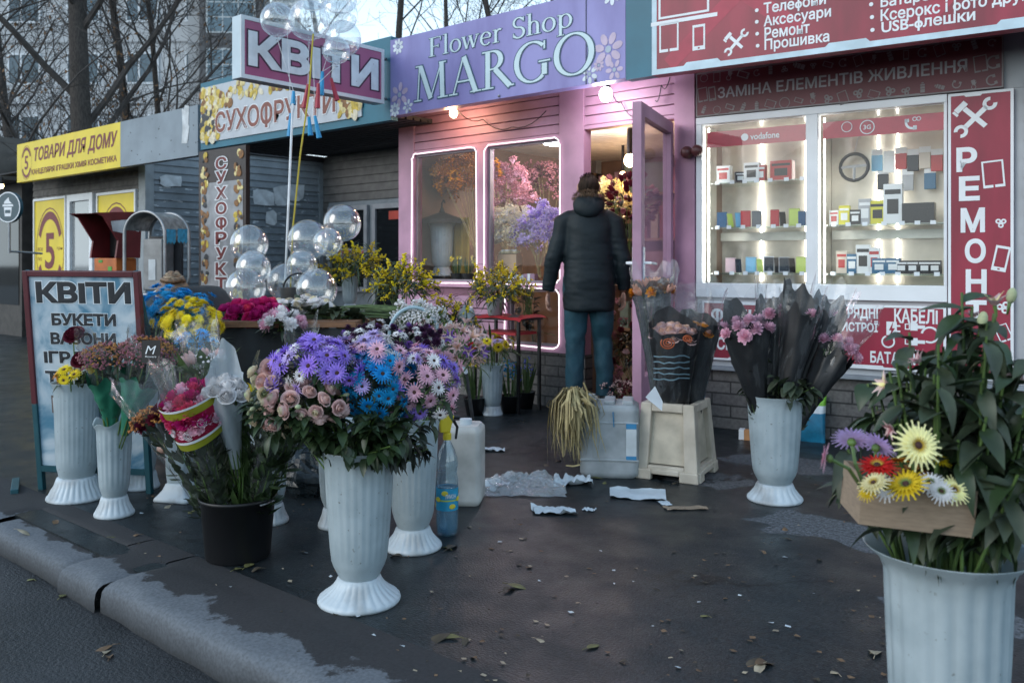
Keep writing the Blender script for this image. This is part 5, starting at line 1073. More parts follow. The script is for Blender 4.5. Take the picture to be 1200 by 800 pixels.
def f_tuft(rnd, n=26, r=.05, dot=.0075):
    m = MB()
    for k in range(n):
        d = Vector((rnd.gauss(0, 1), rnd.gauss(0, 1), abs(rnd.gauss(0, 1)) + .3)).normalized(); p = d * r * rnd.uniform(.5, 1); m.tube([(0, 0, -r * .5), p], [.0011, .0008], 3, 1, False); m.octa(p, dot * rnd.uniform(.6, 1.2), 0)
    return m
def f_mimosa(rnd, n=34):
    m = MB()
    for k in range(n):
        u = rnd.random(); p = Vector((rnd.gauss(0, .02) * (1.2 - u), rnd.gauss(0, .02) * (1.2 - u), .15 * u)); m.ell(p, rnd.uniform(.006, .0105), 6, 4, mi=0)
    for k in range(9):
        a = rnd.uniform(0, 2 * PI); m.leaf((0, 0, .12 * rnd.random()), (math.cos(a), math.sin(a), rnd.uniform(-.2, .9)), (0, 0, 1), rnd.uniform(.08, .14), .014, 1, .3, 3)
    m.tube([(0, 0, -.06), (0, 0, .12)], .002, 4, 1); return m
def f_bud(rnd):
    m = MB(); m.ell((0, 0, .01), (.010, .010, .017), 8, 6, mi=0); m.tube([(0, 0, -.03), (0, 0, 0)], [.002, .005], 5, 2); return m
def f_tulip(rnd):
    m = MB()
    for k in range(6):
        a0 = 2 * PI * k / 6; rr = .016 if k % 2 else .019
        def fn(u, v, a0=a0, rr=rr):
            a = a0 + (u - .5) * 1.5 * (1 - .75 * v ** 3); r = rr * math.sin(min(1, v * .9 + .1) * PI * .62); return (r * math.cos(a), r * math.sin(a), .05 * v)
        m.grid(fn, 4, 5, 0)
    m.tube([(0, 0, -.04), (0, 0, .004)], .003, 5, 2); return m
FN = dict(daisy=f_daisy, pompom=f_pompom, carnation=f_carnation, rose=f_rose, gerbera=f_gerbera, alstro=f_alstro, tuft=f_tuft, mimosa=f_mimosa, bud=f_bud, tulip=f_tulip)
def fmesh(kind, mats, seed=0):
    key = (kind, tuple(m.name for m in mats), seed)
    if key not in PROTO: PROTO[key] = FN[kind](random.Random(seed + 5)).mesh(kind, mats, smooth=kind in ('rose', 'bud', 'tulip', 'mimosa'))
    return PROTO[key]
def fc(name, col, var=.10, rnd=.18, trans=.25): return pm('petal_' + name, col, .55, var=var, scale=40, rnd=rnd, trans=trans, spec=.3)
STEM = pm('stem_green', (.085, .15, .035), .5, var=.25, scale=20); LEAF = pm('leaf_dark_green', (.028, .052, .020), .42, var=.35, scale=14, trans=.12); LEAFM = pm('leaf_mid_green', (.055, .095, .03), .45, var=.3, scale=14, trans=.15)
LEAFG = pm('leaf_grey_green', (.045, .062, .035), .5, var=.3, scale=14, trans=.12); LEAFBL = pm('leaf_blackish', (.016, .022, .014), .45, var=.35, scale=12); DRY = pm('dry_straw', (.36, .29, .14), .7, var=.3, scale=18)
CENT = pm('flower_centre_dark', (.05, .018, .012), .8); CENY = pm('flower_centre_yellow', (.45, .30, .03), .7); CENG = pm('flower_centre_green', (.14, .20, .04), .7)
PET = dict(lilac=fc('lilac', (.34, .22, .72)), palelilac=fc('pale_lilac', (.58, .46, .78)), blue=fc('dyed_blue', (.010, .30, .62)), yellow=fc('yellow', (.80, .62, .02)), pink=fc('pale_pink', (.75, .45, .56)), white=fc('white', (.78, .76, .76)), magenta=fc('magenta', (.46, .015, .15)), blush=fc('blush', (.70, .50, .48)), cream=fc('cream', (.70, .62, .45)), green=fc('green_white', (.55, .60, .36)),
           red=fc('red', (.55, .018, .012)), orange=fc('orange', (.72, .28, .02)), wine=fc('wine', (.11, .010, .025)), violet=fc('violet', (.22, .10, .42)), peach=fc('peach', (.70, .42, .32)), lemon=fc('lemon', (.85, .78, .40)), dustpink=fc('dusty_pink', (.42, .17, .20)), rust=fc('rust', (.50, .22, .07)), hotpink=fc('hot_pink', (.62, .05, .15)), plum=fc('plum', (.05, .015, .05)), hyac=fc('hyacinth_blue', (.10, .13, .45)), blushrose=fc('blush_rose', (.72, .47, .42)))

def ellipsoid_pts(n, rnd, zmin=-.25, jit=.16):
    P = []
    for k in range(n):
        z = 1 - (1 - zmin) * (k + .5) / n; a = k * 2.39996; r = math.sqrt(max(0, 1 - z * z)); P.append(Vector((r * math.cos(a) + rnd.uniform(-jit, jit), r * math.sin(a) + rnd.uniform(-jit, jit), z + rnd.uniform(-jit, jit))))
    return P
def bumpy(p, seed): return 1 + .24 * mnoise.noise(Vector((p.x * 1.7 + seed * 3.3, p.y * 1.7, p.z * 1.7)))
def bunch(name, label, c, rad, specs, base=None, seed=1, zmin=-.2, leaves=120, leafm=None, leafL=.07, leafw=.025, stems=14, sizevar=.15, upbias=.4, group=None, cat='flowers', fill=.85, stemr=.003, stemM=None, leafname='foliage', leafdrop=.5):
    """cut flowers of one kind: heads over an ellipsoid at c, leaves under them, stems down to base. specs: (kind, mats, count, scale, part name)"""
    rnd = random.Random(seed); c = Vector(c); base = Vector(base) if base is not None else c - Vector((0, 0, rad[2] * 1.6))
    t = thing(name, label, cat, base, 0, group); cl = c - base; rad = Vector(rad)
    flat = []
    for sp in specs: flat += [sp] * sp[2]
    rnd.shuffle(flat)
    pts = ellipsoid_pts(len(flat), rnd, zmin)
    for k, (p, (kind, mats, cnt, s, nm)) in enumerate(zip(pts, flat)):
        q = Vector((p.x * rad.x, p.y * rad.y, p.z * rad.z)) * (rnd.uniform(fill, 1.08) * bumpy(p, seed)); nrm = Vector((p.x / rad.x, p.y / rad.y, p.z / rad.z)).normalized() + Vector((rnd.uniform(-.45, .45), rnd.uniform(-.45, .45), upbias + rnd.uniform(-.25, .25)))
        o = link(nm, fmesh(kind, mats, k % 6), t); o.matrix_local = TR(cl + q, frame(nrm, (rnd.uniform(-1, 1), rnd.uniform(-1, 1), .1)), s * rnd.uniform(1 - sizevar, 1 + sizevar))
    if leaves:
        m = MB()
        for k in range(leaves):
            p = Vector((rnd.gauss(0, 1), rnd.gauss(0, 1), rnd.gauss(0, 1))).normalized(); p.z = p.z * .9 - leafdrop
            q = cl + Vector((p.x * rad.x * .85, p.y * rad.y * .85, p.z * rad.z * .8)) * rnd.uniform(.6, 1.05)
            if q.z < .22 < cl.z: continue
            d = Vector((p.x, p.y, rnd.uniform(-.5, .8))); m.leaf(q, d, (0, 0, 1), leafL * rnd.uniform(.6, 1.3), leafw * rnd.uniform(.7, 1.3), 0, rnd.uniform(.0, .6), 4, .2)
        m.build(leafname, leafm or LEAF, t, True)
    if stems:
        m = MB()
        for k in range(stems):
            p = Vector((rnd.uniform(-.8, .8) * rad.x, rnd.uniform(-.8, .8) * rad.y, rnd.uniform(-.3, .4) * rad.z)); e = cl + p; b = Vector((rnd.uniform(-.03, .03), rnd.uniform(-.03, .03), 0)); m.tube([b, b.lerp(e, .5) + Vector((0, 0, .02)), e], stemr, 5, cap=False)
        m.build('stems', stemM or STEM, t, True)
    return t
def plain_mat_vase():
    m = bpy.data.materials.new('vase_plastic'); m.use_nodes = True; nt = m.node_tree; N = nt.nodes; L = nt.links; b = N['Principled BSDF']; out = N['Material Output']
    tc = N.new('ShaderNodeTexCoord'); sp = N.new('ShaderNodeSeparateXYZ'); L.new(tc.outputs['Object'], sp.inputs[0])
    nz = N.new('ShaderNodeTexNoise'); nz.inputs['Scale'].default_value = 9; nz.inputs['Detail'].default_value = 6; L.new(tc.outputs['Object'], nz.inputs[0])
    cr = N.new('ShaderNodeValToRGB'); e = cr.color_ramp.elements; e[0].position = .3; e[1].position = .6; e[0].color = (.42, .51, .55, 1); e[1].color = (.56, .65, .69, 1); L.new(nz.outputs[0], cr.inputs[0])
    # grime specks
    n2 = N.new('ShaderNodeTexNoise'); n2.inputs['Scale'].default_value = 60; n2.inputs['Detail'].default_value = 3; L.new(tc.outputs['Object'], n2.inputs[0])
    c2 = N.new('ShaderNodeValToRGB'); c2.color_ramp.elements[0].position = .25; c2.color_ramp.elements[0].color = (.35, .33, .30, 1); c2.color_ramp.elements[1].position = .325; L.new(n2.outputs[0], c2.inputs[0])
    mx = N.new('ShaderNodeMixRGB'); mx.blend_type = 'MULTIPLY'; mx.inputs[0].default_value = .8; L.new(cr.outputs[0], mx.inputs[1]); L.new(c2.outputs[0], mx.inputs[2])
    L.new(mx.outputs[0], b.inputs['Base Color']); b.inputs['Roughness'].default_value = .38
    tl = N.new('ShaderNodeBsdfTranslucent'); L.new(mx.outputs[0], tl.inputs[0]); ms = N.new('ShaderNodeMixShader'); ms.inputs[0].default_value = .38; L.new(b.outputs[0], ms.inputs[1]); L.new(tl.outputs[0], ms.inputs[2]); L.new(ms.outputs[0], out.inputs['Surface'])
    MATS['vase_plastic'] = m; return m
VASE = plain_mat_vase(); BASEW = pm('base_plastic', (.33, .34, .34), .45, var=.25, scale=6, col2=(.50, .565, .61), ramp=(.30, .50), detail=9); WATER = pm('murky_water', (.16, .22, .26), .15, var=.1)
def vase(loc, label, H=.52, rt=.122, rb=.057, rbase=.14, nf=24, lip=.012, wl=.22, torn=False, cat='vase', hb=.085, bulge=.0, square=False, flare=0.0, depth=.0024):
    t = thing('flower_vase', label, cat, loc, random.Random(label).uniform(0, 6), 'white plastic flower vases')
    n = 96 if not square else 48; hz = H - hb
    def prof():
        P = []
        for i in range(15):
            u = (0, .02, .05, .09, .14, .22, .32, .42, .52, .62, .72, .82, .90, .95, 1)[i]; r = rb + (rt - rb) * (0, .10, .21, .38, .52, .60, .67, .73, .785, .84, .885, .93, .96, .98, 1)[i]
            if u > .9: r += (lip + flare) * ((u - .9) / .1) ** 2
            P.append((r, hb + hz * u))
        return P
    pf = prof(); rr = random.Random(3)
    def rad(r, z, a, i):
        u = (z - hb) / hz; k = max(0, min(1, (u - .13) / .08)) * max(0, min(1, (.93 - u) / .05)); v = abs(math.cos(nf * a / 2))
        if square: return r * .92 / max(abs(math.cos((a + .785) % (PI / 2) - PI / 4)), .72)
        return r - depth * (1 - v) * 1.6 * k
    b = MB(); inn = [(r - .003, z) for r, z in pf][::-1]; b.lathe(pf + [(pf[-1][0] + .002, pf[-1][1] + .003)] + [(r - .004, z) for r, z in pf[::-1]] + [(.002, hb + .004)], n, rad=lambda r, z, a, i: rad(r, z, a, i) if 1 < r / .0021 else r)
    if torn:
        nv = []
        for (x, y, z) in b.v:
            a = math.atan2(y, x); d = .03 * max(0, math.sin(a * 1.5 + .5)) + .012 * math.sin(a * 5); nv.append((x, y, z - d * max(0, (z - H * .8) / (H * .2))))
        b.v = nv
    b.build('body', VASE, t, True)
    p = MB()
    def rbf(r, z, a, i): return r * (1 - .05 * (1 - abs(math.cos(nf * .5 * a))) * (0, 0, .15, .3, .8, 1, 1, .4, 0, 0, 0)[i]) if not square else r * .92 / max(abs(math.cos((a + .785) % (PI / 2) - PI / 4)), .72)
    rs = rb * 1.16; p.lathe([(.001, .0), (rbase * .97, 0), (rbase, .007), (rbase * .985, .016), (rbase * .93, .023), (rs + (rbase - rs) * .55, hb * .42), (rs + (rbase - rs) * .22, hb * .64), (rs * 1.03, hb * .84), (rs * .97, hb * .965), (rs * .85, hb), (rb * .8, hb + .002)], 192 if not square else n, rad=rbf); p.build('base', BASEW, t, True)
    w = MB(); ww = [(r - .009, z) for r, z in pf if hb + .01 < z < hb + hz * wl]; w.lathe([(.001, ww[0][1])] + ww + [(.001, ww[-1][1])], 32); w.build('water', WATER, t, True)
    return t
CELLO = film('cellophane', (.96, .97, .98), .035, .50, .16, bump=.35, bscale=13, power=2.2, haze=.02)
def wrap_cone(name, tip, axis, L, r0, r1, mat, parent, seed=0, open_=True, a0=0, a1=2 * PI, wob=.12, n=44, flat=1.0, scallop=0.0, smooth=True, peak=None):
    """paper or film cone from tip along axis"""
    rnd = random.Random(seed); fr = frame(axis, (1, 0, 0)); m = MB(); ph = [rnd.uniform(0, 6) for _ in range(5)]
    def fn(u, v):
        a = a0 + (a1 - a0) * u; r = r0 + (r1 - r0) * v ** 1.25; c3 = Vector((math.cos(a) * 2.4 + seed, math.sin(a) * 2.4, v * 5)); r *= 1 + wob * v * (.5 * math.sin(3 * a + ph[0]) + .3 * math.sin(7 * a + ph[1] + v * 3)) + wob * (.9 * mnoise.noise(c3) + 1.0 * abs(mnoise.noise(c3 * 2.3)) - .3) * min(1, v * 3)
        z = L * v + (scallop * math.sin(4 * a + ph[3]) + scallop * .6 * math.sin(9 * a + ph[4])) * v ** 4
        if peak is not None: z += peak[1] * v ** 3 * max(0, math.cos(a - peak[0])) 
        return Vector(tip) + fr @ Vector((r * math.cos(a), r * flat * math.sin(a), z))
    m.grid(fn, n, 22, 0); return m.build(name, mat, parent, smooth)
# ================================================================== VASES AND CUT FLOWERS ON THE PAVEMENT
def vb(px, py, H, **k): return G(px, py), H
def up(p, z): return Vector((p.x, p.y, z))
P7 = G(421, 703); P8 = G(484, 641); P1 = G(90, 583); P2 = G(134, 603); P3 = G(166, 571); P4 = G(212, 584); P5 = G(316, 611); P6 = G(394, 616); P9 = G(577, 486); P10 = G(908, 585)
P11 = W(1110, 310, 1.8); P11.z = 0
vase(P7, 'tall white fluted pedestal vase in the foreground holding the lilac and blue daisies', .52, .121, .066, .142, 26)
vase(P8, 'white fluted pedestal vase behind the front one, beside the spray bottle', .53, .105, .062, .118, 24)
vase(P1, 'big white vase beside the folding sign, holding wilted yellow flowers', .57, .104, .080, .139, 28, hb=.11)
vase(P2, 'small white vase with a torn rim holding green wrapped bouquets', .43, .078, .050, .088, 18, torn=True, hb=.09)
vase(P3, 'white vase standing half hidden behind the torn rim vase', .50, .078, .062, .090, 20)
vase(P4, 'squarish pale plastic vase under the blue and yellow chrysanthemums', .48, .060, .050, .100, 4, square=True)
vase(P5, 'white vase hidden behind the black bucket, only its foot showing', .46, .085, .052, .085, 20)
vase(P6, 'white vase behind the foreground vase, only a sliver of foot showing', .46, .085, .050, .080, 20)
vase(P9, 'small white fluted vase of yellow and red gerberas by the red table', .385, .084, .055, .080, 16, hb=.07)
vase(P10, 'pale blue white vase holding the black wrapped bouquets', .51, .132, .076, .134, 20, lip=.008)
vase(P11, 'large pale vase with flared rim half out of frame at right', .57, .124, .085, .15, 20, lip=.006, wl=.66, flare=.030, depth=.0042)

# --- foreground bunch, by kinds of flower
IN7 = up(P7, .30)
bunch('daisy_bunch', 'lilac daisies with dark centres at the left of the foreground bunch', W(372, 432, 2.93), (.155, .13, .095), [('daisy', [PET['lilac'], CENT, STEM], 44, 1.07, 'daisy'), ('daisy', [PET['palelilac'], CENT, STEM], 18, 0.99, 'daisy'), ('daisy', [PET['white'], CENT, STEM], 6, 0.77, 'daisy')], IN7, 3, -.5, 90, LEAF, upbias=.05, stems=4)
bunch('daisy_bunch', 'pale pink and white daisies topping the middle of the foreground bunch', W(432, 420, 3.04), (.16, .12, .075), [('daisy', [PET['white'], CENT, STEM], 13, 0.99, 'daisy'), ('daisy', [PET['palelilac'], CENT, STEM], 18, 0.99, 'daisy'), ('daisy', [PET['pink'], CENT, STEM], 13, 0.95, 'daisy')], IN7, 4, -.3, 40, LEAF, upbias=.2, stems=4)
bunch('daisy_bunch', 'bright blue dyed daisies in the middle of the foreground bunch', W(440, 452, 2.97), (.105, .12, .125), [('daisy', [PET['blue'], CENT, STEM], 59, 0.93, 'daisy'), ('daisy', [PET['palelilac'], CENT, STEM], 9, 0.86, 'daisy')], IN7, 5, -.75, 70, LEAF, upbias=.0, stems=4)
bunch('daisy_bunch', 'pink and lilac daisies at the right of the foreground bunch', W(496, 452, 3.02), (.115, .12, .135), [('daisy', [PET['pink'], CENT, STEM], 33, 0.99, 'daisy'), ('daisy', [PET['white'], CENT, STEM], 10, 0.95, 'daisy'), ('daisy', [PET['lilac'], CENT, STEM], 15, 0.95, 'daisy')], IN7, 6, -.7, 80, LEAF, upbias=.0, stems=4)
bunch('rose_bunch', 'blush and cream spray roses at the lower left of the foreground bunch', W(356, 474, 2.88), (.15, .11, .080), [('rose', [PET['blushrose'], PET['blush'], STEM], 20, .95, 'rose'), ('rose', [PET['cream'], PET['blush'], STEM], 10, .9, 'rose'), ('bud', [PET['green'], STEM, STEM], 8, .8, 'bud')], IN7, 7, -.55, 170, LEAF, .06, .03, upbias=-.15, stems=3)
bunch('rose_bunch', 'green white spray rose buds at the far left of the foreground bunch', W(322, 462, 2.98), (.07, .09, .13), [('rose', [PET['green'], PET['cream'], STEM], 18, .85, 'rose'), ('rose', [PET['blush'], PET['blushrose'], STEM], 7, .9, 'rose'), ('bud', [PET['green'], STEM, STEM], 8, .8, 'bud')], IN7, 8, -.85, 130, LEAF, .06, .03, upbias=-.05, stems=3)
def greens(name, label, c, rad, n, mat, L, w, seed, base, kind='leafy sprays', stemr=.003, drop=.0):
    rnd = random.Random(seed); t = thing(name, label, 'greenery', base, 0); m = MB(); s = MB(); cl = Vector(c) - Vector(base)
    for k in range(max(6, n // 14)):
        d = Vector((rnd.gauss(0, 1), rnd.gauss(0, 1), rnd.gauss(0, 1))).normalized(); e = cl + Vector((d.x * rad[0], d.y * rad[1], d.z * rad[2])); s.tube([(rnd.uniform(-.03, .03), rnd.uniform(-.03, .03), 0), cl * .6 + e * .1, e], stemr, 5, cap=False)
        for j in range(14):
            u = .35 + .65 * rnd.random(); q = (cl * .6).lerp(e, u); dd = Vector((rnd.gauss(0, 1), rnd.gauss(0, 1), rnd.gauss(0, .7) - drop)) + d * .8
            if q.z < .20 < cl.z: continue
            m.leaf(q, dd, (rnd.uniform(-.3, .3), rnd.uniform(-.3, .3), 1), L * rnd.uniform(.6, 1.25), w * rnd.uniform(.7, 1.25), 0, rnd.uniform(.05, .6), 4, .18)
    m.build('leaves', mat, t, True); s.build('stems', STEM, t, True); return t
greens('foliage_sprays', 'dark rose foliage hanging over the rim of the foreground vase', W(412, 500, 2.96), (.235, .13, .085), 760, LEAF, .06, .032, 12, IN7, drop=.3)
greens('foliage_sprays', 'blackish foliage trailing down at the right side of the foreground vase', W(478, 508, 2.98), (.085, .08, .10), 150, LEAFBL, .07, .02, 13, IN7, drop=.8)

# --- second row
IN8 = up(P8, .35)
bunch('chrysanthemum_bunch', 'dark plum and white button chrysanthemums behind the foreground bunch', W(462, 398, 3.65), (.235, .15, .065), [('daisy', [PET['white'], PET['plum'], STEM], 44, .62, 'chrysanthemum'), ('pompom', [PET['plum']], 44, .75, 'chrysanthemum'), ('pompom', [PET['violet']], 10, .6, 'chrysanthemum')], IN8, 21, -.2, 160, LEAFBL, .05, .02, upbias=.5)
bunch('alstroemeria_bunch', 'blush pink alstroemeria behind the right end of the foreground bunch', W(537, 408, 3.75), (.10, .10, .10), [('alstro', [PET['blush'], PET['peach'], STEM], 34, .85, 'alstroemeria'), ('alstro', [PET['violet'], PET['blush'], STEM], 4, .8, 'alstroemeria')], IN8, 22, -.6, 60, LEAFM, .07, .016, upbias=.1)
# --- blue and yellow chrysanthemums
bunch('chrysanthemum_bunch', 'sky blue dyed chrysanthemums piled up at left beside the folding sign', W(200, 364, 4.65), (.20, .17, .12), [('daisy', [PET['blue'], PET['blue'], STEM], 100, .86, 'chrysanthemum')], up(P3, .25), 24, -.35, 40, LEAF)
bunch('chrysanthemum_bunch', 'bright yellow chrysanthemums in front of the sky blue ones', W(222, 378, 4.42), (.165, .14, .115), [('daisy', [PET['yellow'], PET['yellow'], STEM], 100, .80, 'chrysanthemum')], up(P4, .25), 25, -.45, 60, LEAF)
bunch('daisy_bunch', 'few small blue daisies below the yellow chrysanthemums', W(230, 402, 4.1), (.09, .07, .05), [('daisy', [PET['blue'], CENT, STEM], 14, .95, 'daisy')], up(P4, .25), 26, -.3, 90, LEAFM, .12, .01)
bunch('rose_bunch', 'magenta roses heaped behind the yellow chrysanthemums', W(298, 372, 5.0), (.19, .14, .10), [('rose', [PET['magenta'], PET['magenta'], STEM], 34, 1.45, 'rose'), ('rose', [PET['hotpink'], PET['magenta'], STEM], 8, 1.35, 'rose')], W(298, 385, 5.0), 27, -.3, 80, LEAF)
bunch('carnation_bunch', 'pale pink and white carnations right of the magenta roses', W(330, 380, 4.8), (.10, .10, .06), [('carnation', [PET['pink']], 9, 1.3, 'carnation'), ('carnation', [PET['white']], 8, 1.3, 'carnation')], W(330, 388, 4.8), 28, -.2, 60, LEAFG)
# --- wilted flowers in the big left vase
t = bunch('wilted_flowers', 'wilted yellow and orange gerberas drooping over the big left vase', W(90, 440, 4.3), (.10, .09, .045), [('gerbera', [PET['yellow'], CENY, CENT], 8, .75, 'gerbera'), ('gerbera', [PET['orange'], CENY, CENT], 5, .7, 'gerbera')], up(P1, .35), 29, -.5, 26, LEAFG)
for px, py, d in ((86, 391, 4.3), (95, 420, 4.25)):
    c = W(px, py, d); t = thing('red_rose', ('dark red rose standing tall in front of the folding sign' if py < 400 else 'dark red rose lower down beside the green wrapped bouquets'), 'rose', up(P1, .4)); o = link('rose', fmesh('rose', [PET['wine'], PET['wine'], STEM], 1), t); o.matrix_local = TR(c - t.location, frame((.3, -.5, .6)), 1.7)
    m = MB(); m.tube([(0, 0, 0), (c - t.location) * .6, c - t.location - Vector((0, 0, .03))], .003, 5); m.build('stem', STEM, t)

# --- wrapped bouquets
def wrapped(label, tip, top, r1, paper, specs, seed, pl=.86, film_=True, film_l=1.05, leaves=60, leafm=LEAF, headr=None, frange=.80, flat=1.0, stamp=None, name='wrapped_bouquet', r0=.02, sc=.02, zmin=.1, group=None, peak=None, leafL=.06, fmat=None, dome=.35):
    rnd = random.Random(seed); tip = Vector(tip); top = Vector(top); A = top - tip; L = A.length; t = thing(name, label, 'bouquet', tip, 0, group); fr = frame(A)
    if paper is not None: wrap_cone('paper', (0, 0, 0), A, L * pl, r0, r1 * .97 * pl ** .5, paper, t, seed, flat=flat, scallop=sc, wob=.11, peak=peak)
    if film_: wrap_cone('film', (0, 0, 0), A, L * film_l, r0 * 1.05, r1 * 1.05, fmat or CELLO, t, seed + 1, flat=flat, scallop=sc * 1.5, wob=.14)
    hr = headr or r1 * .85; flatl = []
    for sp in specs: flatl += [sp] * sp[2]
    rnd.shuffle(flatl)
    for k, (p, (kind, mats, cnt, s, nm)) in enumerate(zip(ellipsoid_pts(len(flatl), rnd, zmin, .05), flatl)):
        q = fr @ Vector((p.x * hr, p.y * hr * flat, L * frange + p.z * hr * dome)); o = link(nm, fmesh(kind, mats, k % 3), t); o.matrix_local = TR(q, frame(fr @ Vector((p.x * .7, p.y * .7, p.z + .4)), (rnd.uniform(-1, 1), rnd.uniform(-1, 1), .1)), s * rnd.uniform(.88, 1.12))
    if leaves:
        m = MB()
        for k in range(leaves):
            v = rnd.uniform(.12, frange); a = rnd.uniform(0, 6.28); r = (r0 + (r1 - r0) * v ** 1.25) * (rnd.uniform(.15, .45) if paper is not None else rnd.uniform(.5, .92)); d = Vector((math.cos(a) * .5, math.sin(a) * .5, rnd.uniform(.3, 1))); m.leaf(fr @ Vector((r * math.cos(a), r * flat * math.sin(a), L * v)), fr @ d, fr @ Vector((math.cos(a), math.sin(a), 0)), leafL * rnd.uniform(.7, 1.3), leafL * .45, 0, rnd.uniform(-.3, .4), 3, .15)
        m.build('foliage', leafm, t, True)
    s = MB()
    for k in range(7): a = rnd.uniform(0, 6.28); s.tube([fr @ Vector((.012 * math.cos(a), .012 * math.sin(a), -.16)), fr @ Vector((r1 * .5 * math.cos(a), r1 * .5 * math.sin(a) * flat, L * frange * .95))], .0028, 5, cap=False)
    s.build('stems', STEM, t)
    return t, fr, L
GREENP = pm('green_paper', (.02, .16, .095), .5, var=.15, scale=6); BLKP = pm('black_paper', (.012, .013, .015), .45, var=.3, scale=5); PBLUE = film('pale_blue_film', (.82, .9, .95), .15, .7, .12, bump=.9, bscale=18, haze=.5, hcol=(.70, .79, .86), power=2.4)
SMALL = [('tuft', [PET['dustpink'], STEM], 16, .8, 'filler_flower'), ('tuft', [PET['rust'], LEAF], 8, .8, 'filler_flower')]
cut = lambda p, z: Vector((p.x, p.y, z))
t1, fr1, L1 = wrapped('green paper wrapped bouquet of dried pink sprays, left one of the pair', W(131, 508, 4.02), W(126, 398, 3.9), .118, GREENP, SMALL, 31, pl=.62, frange=.80, leaves=110, leafm=LEAFG)
t2, fr2, L2 = wrapped('green paper wrapped bouquet with a black M tag, right one of the pair', W(146, 508, 3.98), W(182, 396, 3.85), .122, GREENP, SMALL, 32, pl=.62, frange=.82, leaves=110, leafm=LEAFG)
tg = MB(); c = W(177, 412, 3.70) - t2.location; tgo = thing('bouquet_tag', 'small black square tag with a white M stuck on the right green bouquet', 'tag', W(177, 412, 3.69), YAW - R(8)); tg.span((-.042, 0, -.048), (.042, .002, .048)); p_ = tg.build('card', BLACK, tgo); fit_text('M', .05, .035, TM(0, .008, -.001), PRINT, 'lettering', p_, shear=.3); fit_text('flowers', .05, .008, TM(0, -.02, -.001), PRINT, 'lettering', p_)

# --- black bucket and its bouquets
PB = G(279, 651)
b = thing('flower_bucket', 'black plastic bucket holding the cellophane wrapped bouquets', 'bucket', PB)
m = MB(); m.lathe([(.001, .0), (.120, 0), (.124, .006), (.142, .225), (.150, .228), (.152, .24), (.148, .243), (.138, .238), (.118, .02), (.001, .016)], 48); m.build('body', BLACK, b, True)
m = MB(); m.tube([(.15 * math.cos(a), .15 * math.sin(a) - .0, .225 - .05 * math.sin(a * .5 + .0) * 0) for a in [i * PI / 16 for i in range(17)]], .004, 6); m.build('handle', METAL, b, True)
Bk = lambda dx, z=.08: Vector((PB.x + dx * cY, PB.y + dx * sY, z))
pinkprint = pm('crimson_print_film', (.40, .012, .06), .35, trans=.3); limep = pm('lime_print_film', (.36, .38, .03), .35, trans=.3)
t3, fr3, L3 = wrapped('cellophane bouquet of pink carnations with a crimson and lime printed band', Bk(-.05, .10), W(218, 428, 3.30), .125, None, [('carnation', [PET['magenta']], 26, 1.25, 'carnation'), ('carnation', [PET['pink']], 14, 1.2, 'carnation'), ('carnation', [PET['hotpink']], 10, 1.2, 'carnation')], 33, film_l=1.0, frange=.74, leaves=170, leafm=LEAFG, dome=.85, zmin=-.7, headr=.098)
def band(t, fr, L, v0, v1, r0, r1, mat, name, seed, slant=.05, tilt=0):
    m = MB()
    def fn(u, v):
        a = -.868 + 3.3 * (u - .5); w = v0 + (v1 - v0) * v + slant * math.sin(a + tilt); r = r0 + (r1 - r0) * w ** 1.25; r *= 1.05; return fr @ Vector((r * math.cos(a), r * math.sin(a), L * w))
    m.grid(fn, 36, 4); return m.build(name, mat, t, True)
band(t3, fr3, L3, .66, .80, .03, .148, pinkprint, 'printed_band', 1, .05); band(t3, fr3, L3, .80, .845, .03, .149, limep, 'printed_band', 1, .05); band(t3, fr3, L3, .605, .65, .03, .150, limep, 'printed_band', 1, .05); band(t3, fr3, L3, .645, .66, .03, .154, PRINT, 'printed_line', 1, .05); band(t3, fr3, L3, .845, .858, .03, .153, PRINT, 'printed_line', 1, .05)
for a_, w_ in ((-1.5, .73), (-.95, .70), (-.4, .74), (.1, .71)):
    m = MB(); r_ = (.03 + .118 * w_ ** 1.25) * 1.07; ww = w_ + .05 * math.sin(a_)
    m.tube([fr3 @ Vector((r_ * math.cos(a_ + (.03 + .0045 * i) * math.cos(i * .55)), r_ * math.sin(a_ + (.03 + .0045 * i) * math.cos(i * .55)), L3 * ww + (.003 + .0005 * i) * math.sin(i * .55))) for i in range(34)], .0011, 4); m.build('rose_print', PRINT, t3)
t4, fr4, L4 = wrapped('pale blue film cone around white roses leaning in the black bucket', W(277, 546, 3.44), W(261, 436, 3.26), .080, PBLUE, [('rose', [PET['white'], PET['white'], STEM], 10, 1.25, 'rose')], 34, pl=.80, film_=False, frange=.80, leaves=0, peak=(2.27, .17), dome=.6)
t5, _, _ = wrapped('cellophane bouquet of wine and rust flowers at the left of the black bucket', Bk(-.08, .09), W(172, 452, 3.42), .115, None, [('carnation', [PET['wine']], 10, 1.1, 'carnation'), ('tuft', [PET['rust'], STEM], 12, .9, 'filler_flower'), ('alstro', [PET['lemon'], PET['yellow'], STEM], 5, .7, 'alstroemeria')], 35, film_l=1.08, frange=.78, leaves=120, leafm=LEAFG)
t6, _, _ = wrapped('cellophane wrapped leafy bouquet leaning right out of the black bucket', Bk(.05, .09), W(338, 446, 3.30), .135, None, [('rose', [PET['cream'], PET['green'], STEM], 8, .8, 'rose'), ('bud', [PET['green'], STEM, STEM], 10, .9, 'bud')], 36, film_l=1.06, frange=.80, leaves=260, leafm=LEAF, leafL=.075)
